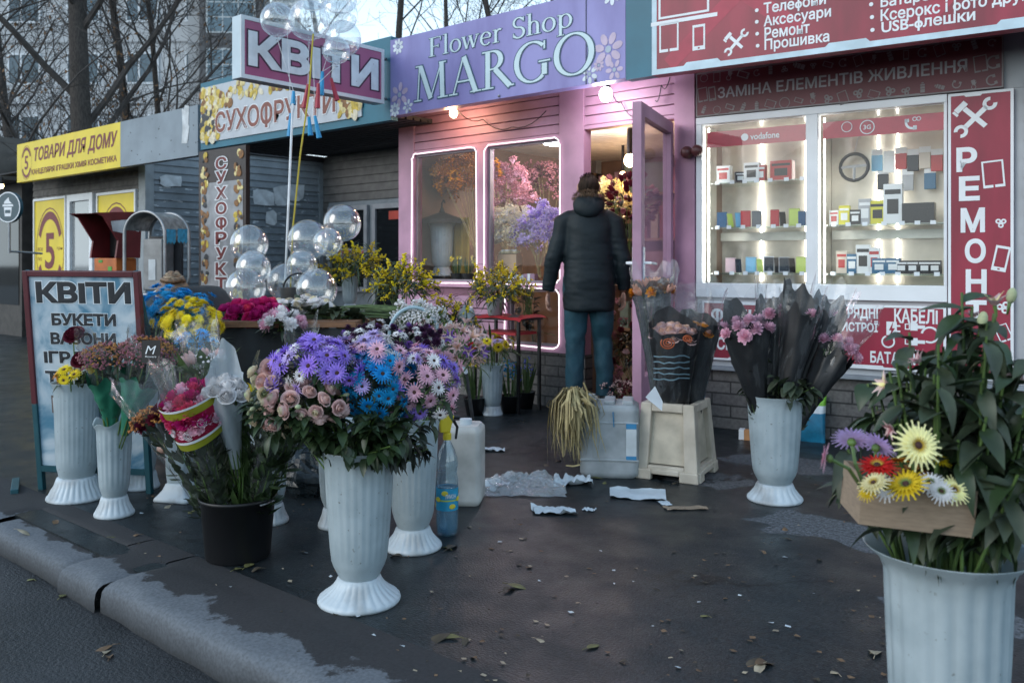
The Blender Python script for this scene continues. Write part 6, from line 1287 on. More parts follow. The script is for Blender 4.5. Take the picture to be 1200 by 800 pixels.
t7, _, _ = wrapped('bouquet of yellow lilies and pink roses in the middle of the black bucket', Bk(.02, .10), W(296, 446, 3.48), .085, None, [('alstro', [PET['yellow'], PET['yellow'], STEM], 7, 1.15, 'lily'), ('rose', [PET['dustpink'], PET['pink'], STEM], 5, .9, 'rose'), ('alstro', [PET['white'], PET['blush'], STEM], 4, .9, 'lily')], 37, film_=False, frange=.88, leaves=160, leafm=LEAFM, leafL=.09)
t8, _, _ = wrapped('cellophane cone with pale tulips standing at the back of the black bucket', Bk(-.03, .12), W(236, 400, 3.62), .08, None, [('tulip', [PET['blush'], STEM, STEM], 8, 1.0, 'tulip'), ('tuft', [PET['white'], STEM], 6, .8, 'filler_flower')], 38, film_l=1.12, frange=.86, leaves=120, leafm=LEAFM, leafL=.10)
t8, _, _ = wrapped('small cellophane bouquet with a pink printed edge behind the blush roses', W(338, 520, 3.6), W(352, 396, 3.5), .065, None, [('rose', [PET['lemon'], PET['cream'], STEM], 8, .9, 'rose')], 39, film_l=1.15, frange=.75, leaves=60)

# --- the crate and its rose bouquets
def crate():
    a, b_, c = G(742, 559), G(818, 568), G(839, 549); ax = (b_ - a); ang = math.atan2(ax.y, ax.x); wd = ax.length; dp = .40
    t = thing('plastic_crate', 'cream plastic flower crate with recessed sides, holding rose bouquets', 'crate', (a + b_) / 2 + Vector((-math.sin(ang), math.cos(ang), 0)) * dp / 2, ang); H = .405; tp = .82
    m = MB(); pw = MB(); hw, hd = wd / 2, dp / 2
    def P(x, y, z): k = 1 - (1 - tp) * z / H; return Vector((x * k, y * k, z))
    def slab(mb, x0, x1, z0, z1, face, y0, y1):
        vs = []
        for z in (z0, z1):
            for o in (y0, y1):
                for x in (x0, x1):
                    if face == 0: q = P(x, -hd, z) + Vector((0, o, 0))
                    elif face == 1: q = P(-x, hd, z) - Vector((0, o, 0))
                    elif face == 2: q = P(hw, x, z) - Vector((o, 0, 0))
                    else: q = P(-hw, -x, z) + Vector((o, 0, 0))
                    vs.append(q)
        mb.add(vs, [(0, 1, 3, 2), (4, 6, 7, 5), (0, 4, 5, 1), (1, 5, 7, 3), (3, 7, 6, 2), (2, 6, 4, 0)])
    for fce in range(4):
        w = hw if fce < 2 else hd; q = .0 if fce < 2 else .026
        slab(m, -w + q, -w + .075, .05, H, fce, 0, .036); slab(m, w - .075, w - q, .05, H, fce, 0, .036); slab(m, -w + .075, w - .075, H - .045, H, fce, 0, .036); slab(m, -w + .075, w - .075, .05, .075, fce, 0, .036)
        slab(pw, -w + .07, w - .07, .08, H - .05, fce, .030, .038)
        slab(m, -w + q - .004, -w + .10, .0, .055, fce, -.010, .028); slab(m, w - .10, w - q + .004, .0, .055, fce, -.010, .028); slab(m, -w + .10, w - .10, .03, .058, fce, -.008, .024)
    mt = pm('cream_plastic', (.52, .46, .37), .5, var=.22, scale=7, col2=(.58, .52, .43)); m.build('frame', mt, t, bevel=.006); pw.build('side_panel', pm('cream_plastic_panel', (.48, .43, .34), .55, var=.2, scale=9), t)
    f = MB(); f.span((-hw * .9, -hd * .9, .055), (hw * .9, hd * .9, .065)); f.build('floor', mt, t)
    return t
CR = crate()
cc = CR.location
orangep = pm('orange_print', (.45, .10, .03), .5)
def rosebag(label, base, top, r, flowers, seed, film_l=1.12, peak=(2.27, .07), swirl=True, flat=.75):
    t, fr, L = wrapped(label, base, top, r, BLKP, flowers, seed, pl=.86, film_l=film_l, frange=.80, leaves=60, leafm=LEAFG, r0=.065, sc=.008, flat=flat, zmin=.3, dome=.4, headr=r * .80, name='rose_bouquet', peak=peak)
    return t, fr, L
def cam_local(t, px, py, d): return W(px, py, d) - t.location
tA, frA, LA = rosebag('black paper bouquet of peach roses with an orange printed rose, front of the crate', Vector((cc.x - .02, cc.y - .01, .14)), W(790, 360, 4.64), .150, [('rose', [PET['peach'], PET['blush'], STEM], 15, 1.35, 'rose')], 51, 1.06, flat=.8)
tB, frB, LB = rosebag('black paper bouquet with an orange striped band, behind the front one', Vector((cc.x, cc.y, .14)) + Vector((.05 * cY - .05 * sY, .05 * sY + .05 * cY, 0)), W(822, 356, 4.86), .135, [('rose', [PET['peach'], PET['orange'], STEM], 6, 1.2, 'rose')], 52, 1.12)

tC, frC, LC = wrapped('grey film bouquet of coral flowers standing behind the crate at the door', W(772, 470, 5.0), W(764, 314, 5.0), .13, film('smoky_film', (.45, .48, .50), .12, .6, .12, bump=.6, bscale=18, haze=.35, hcol=(.10, .12, .13), power=2), [('tulip', [PET['peach'], STEM, STEM], 10, 1.3, 'tulip'), ('carnation', [PET['orange']], 6, 1.2, 'carnation')], 53, pl=.9, film_l=1.02, frange=.80, leaves=70, leafm=LEAFG, r0=.04)
# printed swirls on the front black bag
def swirl(t, px, py, d, r, turns, mat, nm='rose_print'):
    m = MB(); pts = []
    for i in range(40):
        a = i / 39 * turns * 2 * PI; rr = r * (.12 + .88 * i / 39); pts.append(W(px + rr * math.cos(a), py + rr * .8 * math.sin(a), d) - t.location)
    m.tube(pts, .0035, 4); return m.build(nm, mat, t)
swirl(tA, 783, 402, 4.495, 9, 2.6, orangep); swirl(tA, 805, 397, 4.51, 6, 2.2, orangep)
m = MB(); rnd = random.Random(3)
for k in range(5):
    y = 418 + k * 6.5; m.tube([cam_local(tA, 766 + x * 6, y + rnd.uniform(-1.5, 1.5), 4.505 + .012 * abs(x - 4)) for x in range(8)], .004, 4)
m.build('printed_line', pm('teal_grey_print', (.12, .20, .24), .5), tA)
cd = MB(); cd.quad(W(757, 462, 4.42), W(770, 448, 4.42), W(777, 476, 4.44), W(775, 474, 4.44)); 
t = thing('paper_card', 'small pale grey paper card leaning at the crate rim', 'card', W(768, 470, 4.42), YAW); m = MB(); m.add([(-.05, 0, .02), (.0, .01, .075), (.04, .015, -.005), (.035, .01, -.05)], [(0, 1, 2, 3)]); m.build('sheet', PRINT, t)
# --- vase of black wrapped bouquets
IN10 = lambda dx, dd=0: up(P10, .26) + Vector((dx * cY - dd * sY, dx * sY + dd * cY, 0))
PK = [('carnation', [PET['pink']], 12, 1.15, 'carnation')]
for k, (dx, dd, px, py, d, r, lab, n) in enumerate(((-.05, -.02, 864, 346, 4.22, .135, 'leftmost of the black wrapped bouquets in the pale vase, pink carnations open', 11), (-.02, .04, 908, 346, 4.42, .10, 'slim black wrapped bouquet standing second from left in the pale vase', 3), (.0, -.04, 940, 350, 4.22, .105, 'black wrapped bouquet with a pointed top in the middle of the pale vase', 2), (.03, .05, 974, 352, 4.4, .11, 'black wrapped bouquet with blue lined flap right of the pointed one', 2), (.05, .0, 1000, 372, 4.28, .115, 'rightmost black wrapped bouquet in the pale vase, pink blossoms spilling', 10))):
    wrapped(lab, IN10(dx, dd), W(px, py, d), r, BLKP, [('carnation', [PET['pink']], n, 1.15, 'carnation')], 60 + k, pl=(.78, .92, .92, .92, .72)[k], film_l=1.08, frange=(.76, .86, .86, .86, .76)[k], leaves=80, leafm=LEAFG, flat=.8, sc=.03, peak=((2.27, .12), (2.0, .06), (2.6, .14), (2.0, .10), (2.5, .10))[k], dome=.5, zmin=-.1)
for k, (px, py, d) in enumerate(((851, 372, 4.02), (951, 385, 4.05), (988, 375, 4.1))): pass
greens('foliage_sprays', 'drab rose leaves between the black wrapped bouquets and the pale vase rim', W(915, 452, 4.25), (.16, .12, .05), 120, LEAFG, .085, .045, 66, up(P10, .3), drop=.5)

# --- right foreground: big leafy bunch, carton and gerbera heads
IN11 = up(P11, .28)
def alstro_greens():
    rnd = random.Random(71); t = thing('alstroemeria_bunch', 'large leafy alstroemeria bunch with few pink blooms in the right foreground vase', 'flowers', IN11)
    s = MB(); m = MB(); m2 = MB(); tips = []
    for k in range(60):
        a = rnd.uniform(0, 2 * PI); sp = rnd.uniform(.02, .21); H = rnd.uniform(.36, .74) * (1.06 - sp * 1.3)
        base = Vector((rnd.uniform(-.05, .05), rnd.uniform(-.05, .05), 0)); e = Vector((math.cos(a) * sp + .015 * cY, math.sin(a) * sp + .015 * sY, H + .10)); mid = base.lerp(e, .5) + Vector((math.cos(a) * .01, math.sin(a) * .01, .02)); pts = [base, mid, e]
        s.tube(pts, [.0045, .004, .003], 6, cap=False); tips.append(e)
        for j in range(15):
            u = rnd.uniform(.60, 1.0) if j < 11 else rnd.uniform(.5, .68); q = mid.lerp(e, (u - .5) * 2)
            if q.z < .33: continue
            b_ = rnd.uniform(0, 6.28); d = Vector((math.cos(b_), math.sin(b_), rnd.uniform(-.9, .55)))
            (m if rnd.random() < .6 else m2).leaf(q, d, (rnd.uniform(-.4, .4), rnd.uniform(-.4, .4), 1), rnd.uniform(.055, .115), rnd.uniform(.026, .044), 0, rnd.uniform(.1, .8), 5, .22, .8)
    s.build('stems', pm('stem_pale_green', (.075, .13, .035), .45, var=.3, scale=10), t, True); m.build('leaves', LEAFG, t, True); m2.build('leaves', LEAF, t, True)
    for px, py, d, sc_, dr in ((1166, 358, 1.75, 1.25, (-.1, -.1, 1)), (1140, 372, 1.85, .9, (.1, 0, 1)), (1040, 452, 1.72, 1.15, (-.6, -.5, .3)), (1078, 425, 1.75, 1.0, (-.5, -.2, .6)), (1046, 500, 1.7, .9, (-.4, -.6, -.3)), (1190, 440, 1.7, 1.0, (.3, -.7, .3)), (1155, 395, 1.9, .9, (-.2, .2, .8))):
        o = link('alstroemeria', fmesh('alstro', [PET['blush'], PET['lemon'] if sc_ > 1.1 else PET['dustpink'], STEM], len(t.children) % 3), t); e = W(px, py, d) - IN11; o.matrix_local = TR(e, frame(dr, (1, .3, .2)), sc_ * .60); s = MB(); s.tube([(e.x * .25, e.y * .25, e.z * .4), e * .8 - Vector((0, 0, .01)), e - Vector(dr).normalized() * .015], [.004, .003, .0025], 6); s.build('stem', MATS['stem_pale_green'], t)
    for px, py, d in ((1184, 352, 1.8), (1150, 380, 1.75)):
        o = link('bud', fmesh('bud', [PET['green'], STEM, STEM], 0), t); o.matrix_local = TR(W(px, py, d) - IN11, frame((.2, 0, 1)), 1.0)
    return t
alstro_greens()
def carton():
    c = W(1073, 622, 1.64); t = thing('carton_tray', 'open brown cardboard tray of loose gerbera heads propped on the right vase', 'carton', c, YAW - R(10)); t.rotation_euler = (0, R(5), YAW - R(8))
    w, d, h = .205, .15, .088; th = .0035; m = MB()
    m.span((-w / 2, -.0, 0), (w / 2, th, h)); m.span((-w / 2, d - th, 0), (w / 2, d, h)); m.span((-w / 2, th, 0), (-w / 2 + th, d - th, h)); m.span((w / 2 - th, th, 0), (w / 2, d - th, h)); m.span((-w / 2 + th, th, 0), (w / 2 - th, d - th, th)); m.build('tray', pm('cardboard', (.27, .20, .14), .85, var=.12, scale=30, stretch=(1, 1, 6)), t)
    return t
carton()
def loose_gerbera(px, py, d, col, sc_, dr, stem_to=None, label='', kind='gerbera'):
    c = W(px, py, d); t = thing('gerbera', label, 'gerbera', c); mats = [PET[col], CENY if col not in ('yellow', 'white') else CENG, CENT]
    if kind == 'daisy': mats = [PET[col], CENY, STEM]
    o = link('head', fmesh(kind, mats, int(px) % 3), t); o.matrix_local = TR((0, 0, 0), frame(dr, (1, .2, .1)), sc_)
    m = MB(); f = frame(dr); m.ell(f @ Vector((0, 0, -.006)), (.011 * sc_, .011 * sc_, .008), 8, 6); m.build('calyx', STEM, t)
    if stem_to:
        e = W(*stem_to) - c; m = MB(); m.tube([f @ Vector((0, 0, -.006)), f @ Vector((0, 0, -.03)) * .8 + e * .25, e], .0035, 6); m.build('stem', pm('stem_pale_green', (.12, .21, .045), .4), t)
loose_gerbera(1075, 522, 1.58, 'lemon', .92, (.1 + sY * .9, -cY * .9, .35), (1080, 590, 1.66), 'pale yellow gerbera with dark eye facing out above the cardboard tray')
loose_gerbera(998, 515, 1.64, 'palelilac', .80, (-.2, .55, .65), (1015, 575, 1.62), 'lilac gerbera seen from behind, left one above the cardboard tray')
loose_gerbera(1028, 522, 1.66, 'palelilac', .78, (.2, .6, .6), (1045, 575, 1.66), 'lilac gerbera seen from behind, right one above the cardboard tray')
loose_gerbera(968, 536, 1.60, 'pink', .62, (-.9, -.25, .15), (1010, 572, 1.62), 'small pinkish white gerbera sticking out left of the cardboard tray')
loose_gerbera(1028, 546, 1.62, 'red', .80, (.05, -.35, .9), None, 'red gerbera lying at the back left of the cardboard tray')
loose_gerbera(1072, 556, 1.70, 'rust', .75, (.2, -.3, .9), None, 'rusty orange gerbera behind the pale yellow one in the tray')
loose_gerbera(1062, 568, 1.58, 'yellow', .80, (-.1, -.55, .75), None, 'golden yellow gerbera in the middle front of the cardboard tray')
loose_gerbera(1024, 566, 1.57, 'lemon', .60, (-.2, -.5, .8), None, 'small lemon yellow gerbera near the left front of the tray')
loose_gerbera(1018, 574, 1.585, 'yellow', .50, (-.4, -.6, .5), None, 'small deep yellow gerbera in the tray corner at left')
loose_gerbera(1040, 572, 1.60, 'white', .62, (0, -.6, .7), None, 'white gerbera lying left of the golden one in the tray')
loose_gerbera(1090, 566, 1.63, 'white', .60, (.1, -.5, .8), None, 'pale pinkish gerbera right of the golden one in the tray')
loose_gerbera(1103, 576, 1.60, 'white', .55, (.3, -.6, .6), None, 'white gerbera at the right front of the cardboard tray')
loose_gerbera(1118, 574, 1.62, 'lemon', .62, (.5, -.5, .6), None, 'lemon yellow gerbera at the right end of the tray')
loose_gerbera(1100, 538, 1.66, 'yellow', .50, (.4, -.1, .9), (1105, 590, 1.66), 'small yellow gerbera beside the pale yellow one')
loose_gerbera(1052, 540, 1.68, 'orange', .62, (-.1, .1, .95), None, 'orange gerbera behind the red one in the tray')
# ================================================================== DISPLAY TABLE, BALLOONS, STREET OBJECTS
def legs4(t, w, d, z, s, mat):
    for sx in (-1, 1):
        for sy in (-1, 1):
            m = MB(); m.span((sx * (w / 2 - s) - s / 2, sy * (d / 2 - s) - s / 2, 0), (sx * (w / 2 - s) + s / 2, sy * (d / 2 - s) + s / 2, z)); m.build('leg', mat, t)
TZ = .84
c = W(345, 310, 5.45); c.z = 0
t = thing('display_table', 'rough wooden display table under the roses, hat box and balloons', 'table', c, YAW)
m = MB()
for k in range(6): m.span((-.52, -.66 + k * .222, TZ - .035), (.50, -.66 + k * .222 + .214, TZ))
m.build('top', pm('worn_wood', (.16, .075, .035), .65, var=.35, scale=5, stretch=(1, 8, 8)), t, bevel=.003); legs4(t, .98, 1.26, TZ - .036, .05, MATS['worn_wood'])
m = MB(); m.grid(lambda u, v: (-.50 + .98 * u, -.63 + .012 * math.sin(26 * u) + .02 * v, TZ - .04 - .72 * v), 60, 4); m.build('dark_infill', pm('dark_sheet', (.018, .02, .022), .7, var=.3), t, True)  # dark sheet added to stand for the darkness under the table
bunch('rose_bunch', 'cream white roses lying with dark leaves on the display table', W(355, 360, 5.2), (.20, .14, .05), [('rose', [PET['cream'], PET['white'], STEM], 20, 1.4, 'rose')], W(355, 366, 5.2), 81, -.1, 110, LEAFG, .10, .05, stems=0)
greens('foliage_sprays', 'pile of cut rose leaves at the right end of the display table', W(395, 370, 5.0), (.12, .14, .035), 120, LEAFG, .09, .05, 82, W(395, 378, 5.0))
t = thing('cut_stems', 'bundle of trimmed green stems lying along the display table edge', 'stems', W(415, 372, 5.3), YAW); rnd = random.Random(4); m = MB()
for k in range(40): y = rnd.uniform(-.25, .25); z = .01 + rnd.random() * .05; m.tube([(-.2 + rnd.uniform(-.1, .05), y, z), (.05, y + rnd.uniform(-.02, .02), z + rnd.uniform(0, .02)), (.28 + rnd.uniform(-.05, .1), y + rnd.uniform(-.05, .05), z)], .004, 5)
m.build('stems', pm('stem_cut_green', (.07, .11, .03), .5, var=.4, scale=30), t)
# hat box
c = W(350, 342, 5.75); c.z = TZ + .002
t = thing('hat_box', 'black round flower box with white script lettering and a cord handle', 'box', c, YAW); m = MB(); m.lathe([(.001, 0), (.115, 0), (.115, .15), (.001, .15)], 40); m.build('drum', BLACK, t, bevel=.003)
l = MB(); l.lathe([(.118, .115), (.118, .158), (.001, .16)], 40); l.build('lid', BLACK, t)
h = MB(); h.tube([(.10 * math.cos(a), 0, .15 + .10 * math.sin(a)) for a in [i * PI / 12 for i in range(13)]], .006, 6); h.build('handle', BLACK, t)
fit_text('Bouquet', .17, .05, TM(0, .065, -.119), PRINT, 'lettering', t, shear=.3)
# clear bubble balloons
BUB = film('bubble_film', (.97, .985, .99), .17, .9, .01, power=2.2, haze=.03, hcol=(.75, .85, .92))
GLT = pm('glitter', (.55, .58, .6), .3, metal=.6)
def balloon(px, py, rp, d, label, group, tail=None, seed=0):
    r = rp * d / F; c = W(px, py, d); rnd = random.Random(seed + int(px)); t = thing('clear_balloon', label, 'balloon', c, rnd.random() * 6, group)
    m = MB(); m.ell((0, 0, 0), (r, r, r * 1.03), 40, 24, fn=lambda q: q * (1 - .06 * max(0, -q.z / r) ** 3)); m.build('skin', BUB, t, True)
    k = MB(); k.tube([(0, 0, -r * .96), (0, 0, -r * 1.05), (0, 0, -r * 1.16)], [.012, .006, .014], 8); k.build('neck', BUB, t)
    if tail:
        col, pts, x0 = tail; pw = [W(*p) for p in pts]; s = MB(); R_ = Matrix.Rotation(-t.rotation_euler.z, 3, 'Z')
        L_ = [R_ @ (p - c) for p in pw]; s.tube([(0, 0, -r * 1.1)] + L_[:1], .0018, 4); s.build('string', pm('white_string', (.7, .72, .74), .6), t); e = MB(); e.tube(L_, [.011] * (len(L_) - 1) + [.020], 8); e.build('stick', col, t)
lower = [(401, 262, 22, 6.1, 'topmost clear bubble balloon of the lower cluster, before the dark shop window'), (361, 282, 24, 5.9, 'large clear bubble balloon in the middle of the lower cluster'), (384, 284, 17, 5.75, 'smaller clear balloon overlapping the middle one at its right'), (354, 311, 18, 5.8, 'clear balloon tucked under the middle one of the lower cluster'), (371, 339, 24, 5.55, 'big clear balloon lowest right, in front of the black hat box'), (335, 331, 22, 5.9, 'clear balloon left behind the black hat box'), (292, 286, 22, 5.9, 'uppermost clear balloon of the left trio by the hanging sign'), (297, 314, 20, 5.7, 'middle clear balloon of the left trio by the hanging sign'), (288, 337, 23, 5.8, 'lowest clear balloon of the left trio by the hanging sign')]
for k, a in enumerate(lower): balloon(*a, 'clear balloons clustered over the display table', None, k)
BL = pm('blue_stick', (.01, .28, .55), .45); RD = pm('red_stick', (.36, .012, .04), .45)
upper = [(325, 24, 20, 6.35, 'clear balloon at the left of the cluster above the pink sign', (BL, [(344, 107, 6.3), (343.5, 123, 6.3)], 0)), (362, 24, 24, 6.45, 'biggest clear balloon in the middle above the pink sign', (RD, [(361, 99, 6.3), (356, 127, 6.3)], 0)), (397, 17, 22, 6.6, 'clear balloon at the right of the cluster above the pink sign', (RD, [(388, 92, 6.35), (395, 118, 6.35)], 0)), (402, 46, 21, 6.5, 'clear balloon just above the pink sign edge, right side', (BL, [(378, 84, 6.3), (376.5, 112, 6.3)], 0)), (336, 0, 20, 6.6, 'clear balloon cut by the top edge, upper left of the cluster', (BL, [(341, 133, 6.35), (339, 160, 6.35)], 0)), (398, -6, 23, 6.8, 'clear balloon cut by the top edge, upper right of the cluster', (BL, [(362, 137, 6.35), (364, 159, 6.35)], 0)), (366, -8, 21, 6.9, 'clear balloon cut by the top edge, centre of the cluster', (BL, [(369, 136, 6.3), (374, 162, 6.3)], 0)), (394, 60, 16, 6.2, 'small clear balloon hanging in front of the letters of the pink sign', (RD, [(373, 98, 6.25), (372, 127, 6.25)], 0))]
for k, a in enumerate(upper): balloon(*a[:5], 'clear balloons floating above the pink sign', a[5], k + 20)
t = thing('balloon_pole', 'thin white balloon pole rising from the display table to the sign', 'pole', W(333, 362, 5.9)); m = MB(); m.tube([(0, 0, 0), W(338, 240, 5.95) - t.location, W(343, 122, 6.1) - t.location], .008, 8); m.build('rod', pm('white_string', (.7, .72, .74), .6), t)
t = thing('yellow_ribbon', 'yellow ribbon hanging from the balloons down to the display table', 'ribbon', W(341, 362, 5.85)); m = MB(); m.tube([W(340, 350, 5.85) - t.location, W(343, 270, 5.9) - t.location, W(352, 180, 6.0) - t.location, W(362, 110, 6.15) - t.location, W(367, 40, 6.3) - t.location], .006, 6); m.build('strip', pm('yellow_cloth', (.42, .33, .02), .6), t)
# mimosa and baby's breath
MIM = [('mimosa', [PET['yellow'], pm('mimosa_leaf', (.035, .055, .022), .5, var=.3, scale=20)], 60, .62, 'mimosa_spray')]
def mim(label, c, rad, n, sc_, seed, base): return bunch('mimosa_bunch', label, c, rad, [('mimosa', [PET['yellow'], MATS['mimosa_leaf']], n, sc_, 'mimosa_spray')], base, seed, -.5, 150, MATS['mimosa_leaf'], .13, .014, 8, fill=.45, upbias=.2)
c = W(410, 352, 6.0); c.z = TZ + .002
vase(c, 'small white pedestal vase on the display table under yellow mimosa', .235, .058, .032, .066, 16, hb=.04)
mim('yellow mimosa standing in the small white vase on the display table', W(414, 312, 6.0), (.19, .15, .11), 40, .62, 83, up(c, TZ + .15))
mim('yellow mimosa spreading behind the baby\'s breath', W(470, 334, 5.7), (.21, .16, .11), 46, .66, 84, W(470, 385, 5.7))
bunch('babys_breath', 'cloud of white baby\'s breath inside the hooped basket', W(490, 374, 5.0), (.17, .13, .085), [('tuft', [PET['white'], STEM], 46, .95, 'blossom_spray')], W(490, 405, 5.0), 85, -.3, 50, LEAFG, .06, .01, fill=.45)
t = thing('hoop_basket', 'basket with a pale blue hoop handle holding the baby\'s breath', 'basket', W(485, 405, 4.9), YAW); m = MB(); m.tube([(.145 * math.cos(a) * .95, 0, .06 + .155 * math.sin(a)) for a in [i * PI / 16 for i in range(17)]], .010, 8); m.build('handle', pm('pale_blue_plastic', (.30, .42, .48), .4), t); m = MB(); m.lathe([(.001, -.10), (.10, -.10), (.14, .05), (.145, .06), (.135, .05), (.09, -.09)], 24); m.build('bowl', pm('grey_wicker', (.16, .15, .14), .8, bump=.8, bscale=60), t)
# red topped folding table with its pot of mimosa
c = W(594, 310, 7.0); c.z = 0; ZT = .745
t = thing('red_table', 'small black framed table covered by a thin red cloth', 'table', c, 0); m = MB(); w, d = .50, .30
def sag(u, v): x, y = -w / 2 - .03 + (w + .06) * u, -d / 2 - .03 + (d + .06) * v; e = max(0, abs(u - .5) * 2 - .88) * .5 + max(0, abs(v - .5) * 2 - .86) * .5; return (x, y, ZT + .004 - e * .28 - .006 * math.sin(9 * u + 4 * v))
m.grid(sag, 24, 16); m.build('cloth', pm('red_cloth', (.40, .02, .028), .6, var=.15), t, True); m = MB(); m.span((-w / 2, -d / 2, ZT - .03), (w / 2, d / 2, ZT)); m.build('top', BLACK, t); legs4(t, w, d, ZT - .032, .022, BLACK)
m = MB(); m.span((-w / 2 + .05, -d / 2 + .02, .60), (w / 2 - .05, d / 2 - .02, .62)); m.build('shelf', MATS['red_cloth'], t)
c = W(580, 372, 6.92); c.z = ZT + .006; t = thing('flower_pot', 'white tapered pot of mimosa standing on the red table', 'pot', c); m = MB(); m.lathe([(.001, 0), (.055, 0), (.078, .145), (.082, .15), (.074, .145), (.05, .02)], 28); m.build('pot', BASEW, t, True)
mim('bushy yellow mimosa in the white pot on the red table', W(584, 338, 6.92), (.24, .17, .12), 50, .68, 86, up(c, ZT + .09))
bunch('daffodil_bunch', 'daffodils with upright leaves right of the mimosa pot', W(619, 338, 6.95), (.06, .05, .07), [('alstro', [PET['yellow'], PET['lemon'], STEM], 6, .6, 'daffodil')], W(619, 371, 6.95), 87, -.2, 40, LEAFM, .13, .013)
mim('mimosa laid in a bag low behind the baby\'s breath', W(530, 372, 6.1), (.16, .14, .07), 26, .62, 88, W(530, 392, 6.1))
t = thing('plastic_bag', 'crumpled pale blue plastic bag beside the low mimosa', 'bag', W(547, 372, 6.0), .4); m = MB(); m.ell((0, 0, 0), (.06, .05, .08), 14, 10, fn=lambda q: q * (1 + .25 * mnoise.noise(q * 30))); m.build('film', pm('pale_bag', (.42, .48, .50), .35, trans=.3), t, True)
bunch('gerbera_bunch', 'yellow, red and white gerberas in the small vase by the red table', W(575, 403, 6.65), (.20, .15, .075), [('gerbera', [PET['yellow'], CENY, CENT], 8, .85, 'gerbera'), ('gerbera', [PET['red'], CENY, CENT], 4, .9, 'gerbera'), ('gerbera', [PET['white'], CENY, CENG], 5, .8, 'gerbera'), ('gerbera', [PET['palelilac'], CENY, CENT], 2, .9, 'gerbera')], up(P9, .2), 89, -.2, 60, LEAFM, .16, .016, upbias=.1)
# pots along the brick base
for k, (px, py, col, lab) in enumerate(((556, 486, 'yellow', 'black nursery pot with yellow daffodils left of the small fluted vase'), (598, 483, 'blue', 'black nursery pot with bluish hyacinth right of the small fluted vase'), (615, 478, 'hyac', 'black nursery pot with deep blue hyacinth beside the brick base'))):
    c = G(px, py); t = thing('potted_plant', lab, 'potted plant', c); m = MB(); m.lathe([(.001, 0), (.06, 0), (.085, .13), (.09, .135), (.08, .13)], 20); m.build('pot', BLACK, t, True); s = MB(); rnd = random.Random(k)
    for j in range(22): a = rnd.uniform(0, 6.28); s.leaf((.04 * math.cos(a), .04 * math.sin(a), .11), (math.cos(a) * .3, math.sin(a) * .3, 1), (math.cos(a), math.sin(a), .2), rnd.uniform(.18, .32), .016, 0, rnd.uniform(-.1, .2), 4)
    s.build('leaves', LEAFM, t)
    for j in range(4):
        x, y, h = rnd.uniform(-.06, .06), rnd.uniform(-.05, .05), rnd.uniform(.30, .42); st = MB(); st.tube([(x * .5, y * .5, .1), (x, y, h)], .005, 5); st.build('stem', STEM, t)
        for q in range(14 if col != 'yellow' else 1):
            a = rnd.uniform(0, 6.28); o = link('floret', fmesh('bud' if col != 'yellow' else 'alstro', [PET[col], PET[col], STEM], 0), t); o.matrix_local = TR((x + .018 * math.cos(a), y + .018 * math.sin(a), h - .01 * q * .8 if col != 'yellow' else h), frame((math.cos(a), math.sin(a), .4)), .6)
for k, (px, py, lab) in enumerate(((640, 478, 'black crate of greenery against the brick base left of the man'),)): pass
# metal tube leaning by the small vase
a, b_ = G(557, 513), W(546, 436, 4.9)
t = thing('metal_tube', 'thin grey metal tube of a stand between the bunches and the small vase', 'tube', a); m = MB(); m.tube([(0, 0, 0), b_ - a, W(540, 425, 4.95) - a], .012, 8); m.build('rod', METAL, t)
# person's own things on the ground: canisters, bottle
def rounded_block(w, d, h, r, seed=0, amp=.004): 
    m = MB(); 
    def fn(u, v):
        a = 2 * PI * u; sx = math.copysign(abs(math.cos(a)) ** .35, math.cos(a)); sy = math.copysign(abs(math.sin(a)) ** .35, math.sin(a)); z = h * v; k = 1 - r * max(0, (.04 - v) / .04) ** 2 - r * 1.6 * max(0, (v - .94) / .06) ** 2
        n = amp * mnoise.noise(Vector((sx * 3, sy * 3, z * 9 + seed))); return (sx * (w / 2) * k + n, sy * (d / 2) * k + n, z)
    m.grid(fn, 40, 24, closed_u=True); m.add([(math.copysign(abs(math.cos(2 * PI * i / 40)) ** .35, math.cos(2 * PI * i / 40)) * w / 2 * (1 - r * 1.6), math.copysign(abs(math.sin(2 * PI * i / 40)) ** .35, math.sin(2 * PI * i / 40)) * d / 2 * (1 - r * 1.6), h) for i in range(40)], [tuple(range(40))]); return m
CAN = pm('cloudy_plastic', (.40, .44, .46), .45, var=.22, scale=7, col2=(.50, .54, .56), trans=.2); 
a, b_ = G(684, 560), G(744, 562); c = (a + b_) / 2; ang = math.atan2((b_ - a).y, (b_ - a).x)
c += Vector((-math.sin(ang), math.cos(ang), 0)) * .15
t = thing('water_canister', 'scuffed translucent water canister standing beside the cream crate', 'canister', c, ang); m = rounded_block(.325, .29, .39, .10); m.build('body', CAN, t, True)
m = MB()
for x in (-.10, .0, .10): m.span((x - .03, -.09, .385), (x + .03, .10, .41))
m.build('handle', CAN, t, bevel=.008); m = MB(); m.lathe([(.028, .39), (.028, .425), (.001, .427)], 20); o = m.build('cap', CAN, t); o.location = (-.11, .05, 0)
m = MB()
for z in (.10, .30): m.tube([(-.155, -.1455, z), (.155, -.1455, z)], .006, 6)
m.build('rib', CAN, t); m = MB(); m.span((.09, -.150, .10), (.145, -.144, .30)); l = m.build('label_strip', pm('label_white', (.55, .6, .62), .5), t); m = MB(); m.span((.09, -.1515, .27), (.145, -.1455, .298)); m.span((.09, -.1515, .105), (.145, -.1455, .125)); m.build('print', pm('label_blue', (.04, .22, .42), .5), l); m = MB(); m.tube([(.02, -.149, .36), (.025, -.151, .28)], .003, 5); m.build('mark', pm('label_blue', (.04, .22, .42), .5), t)
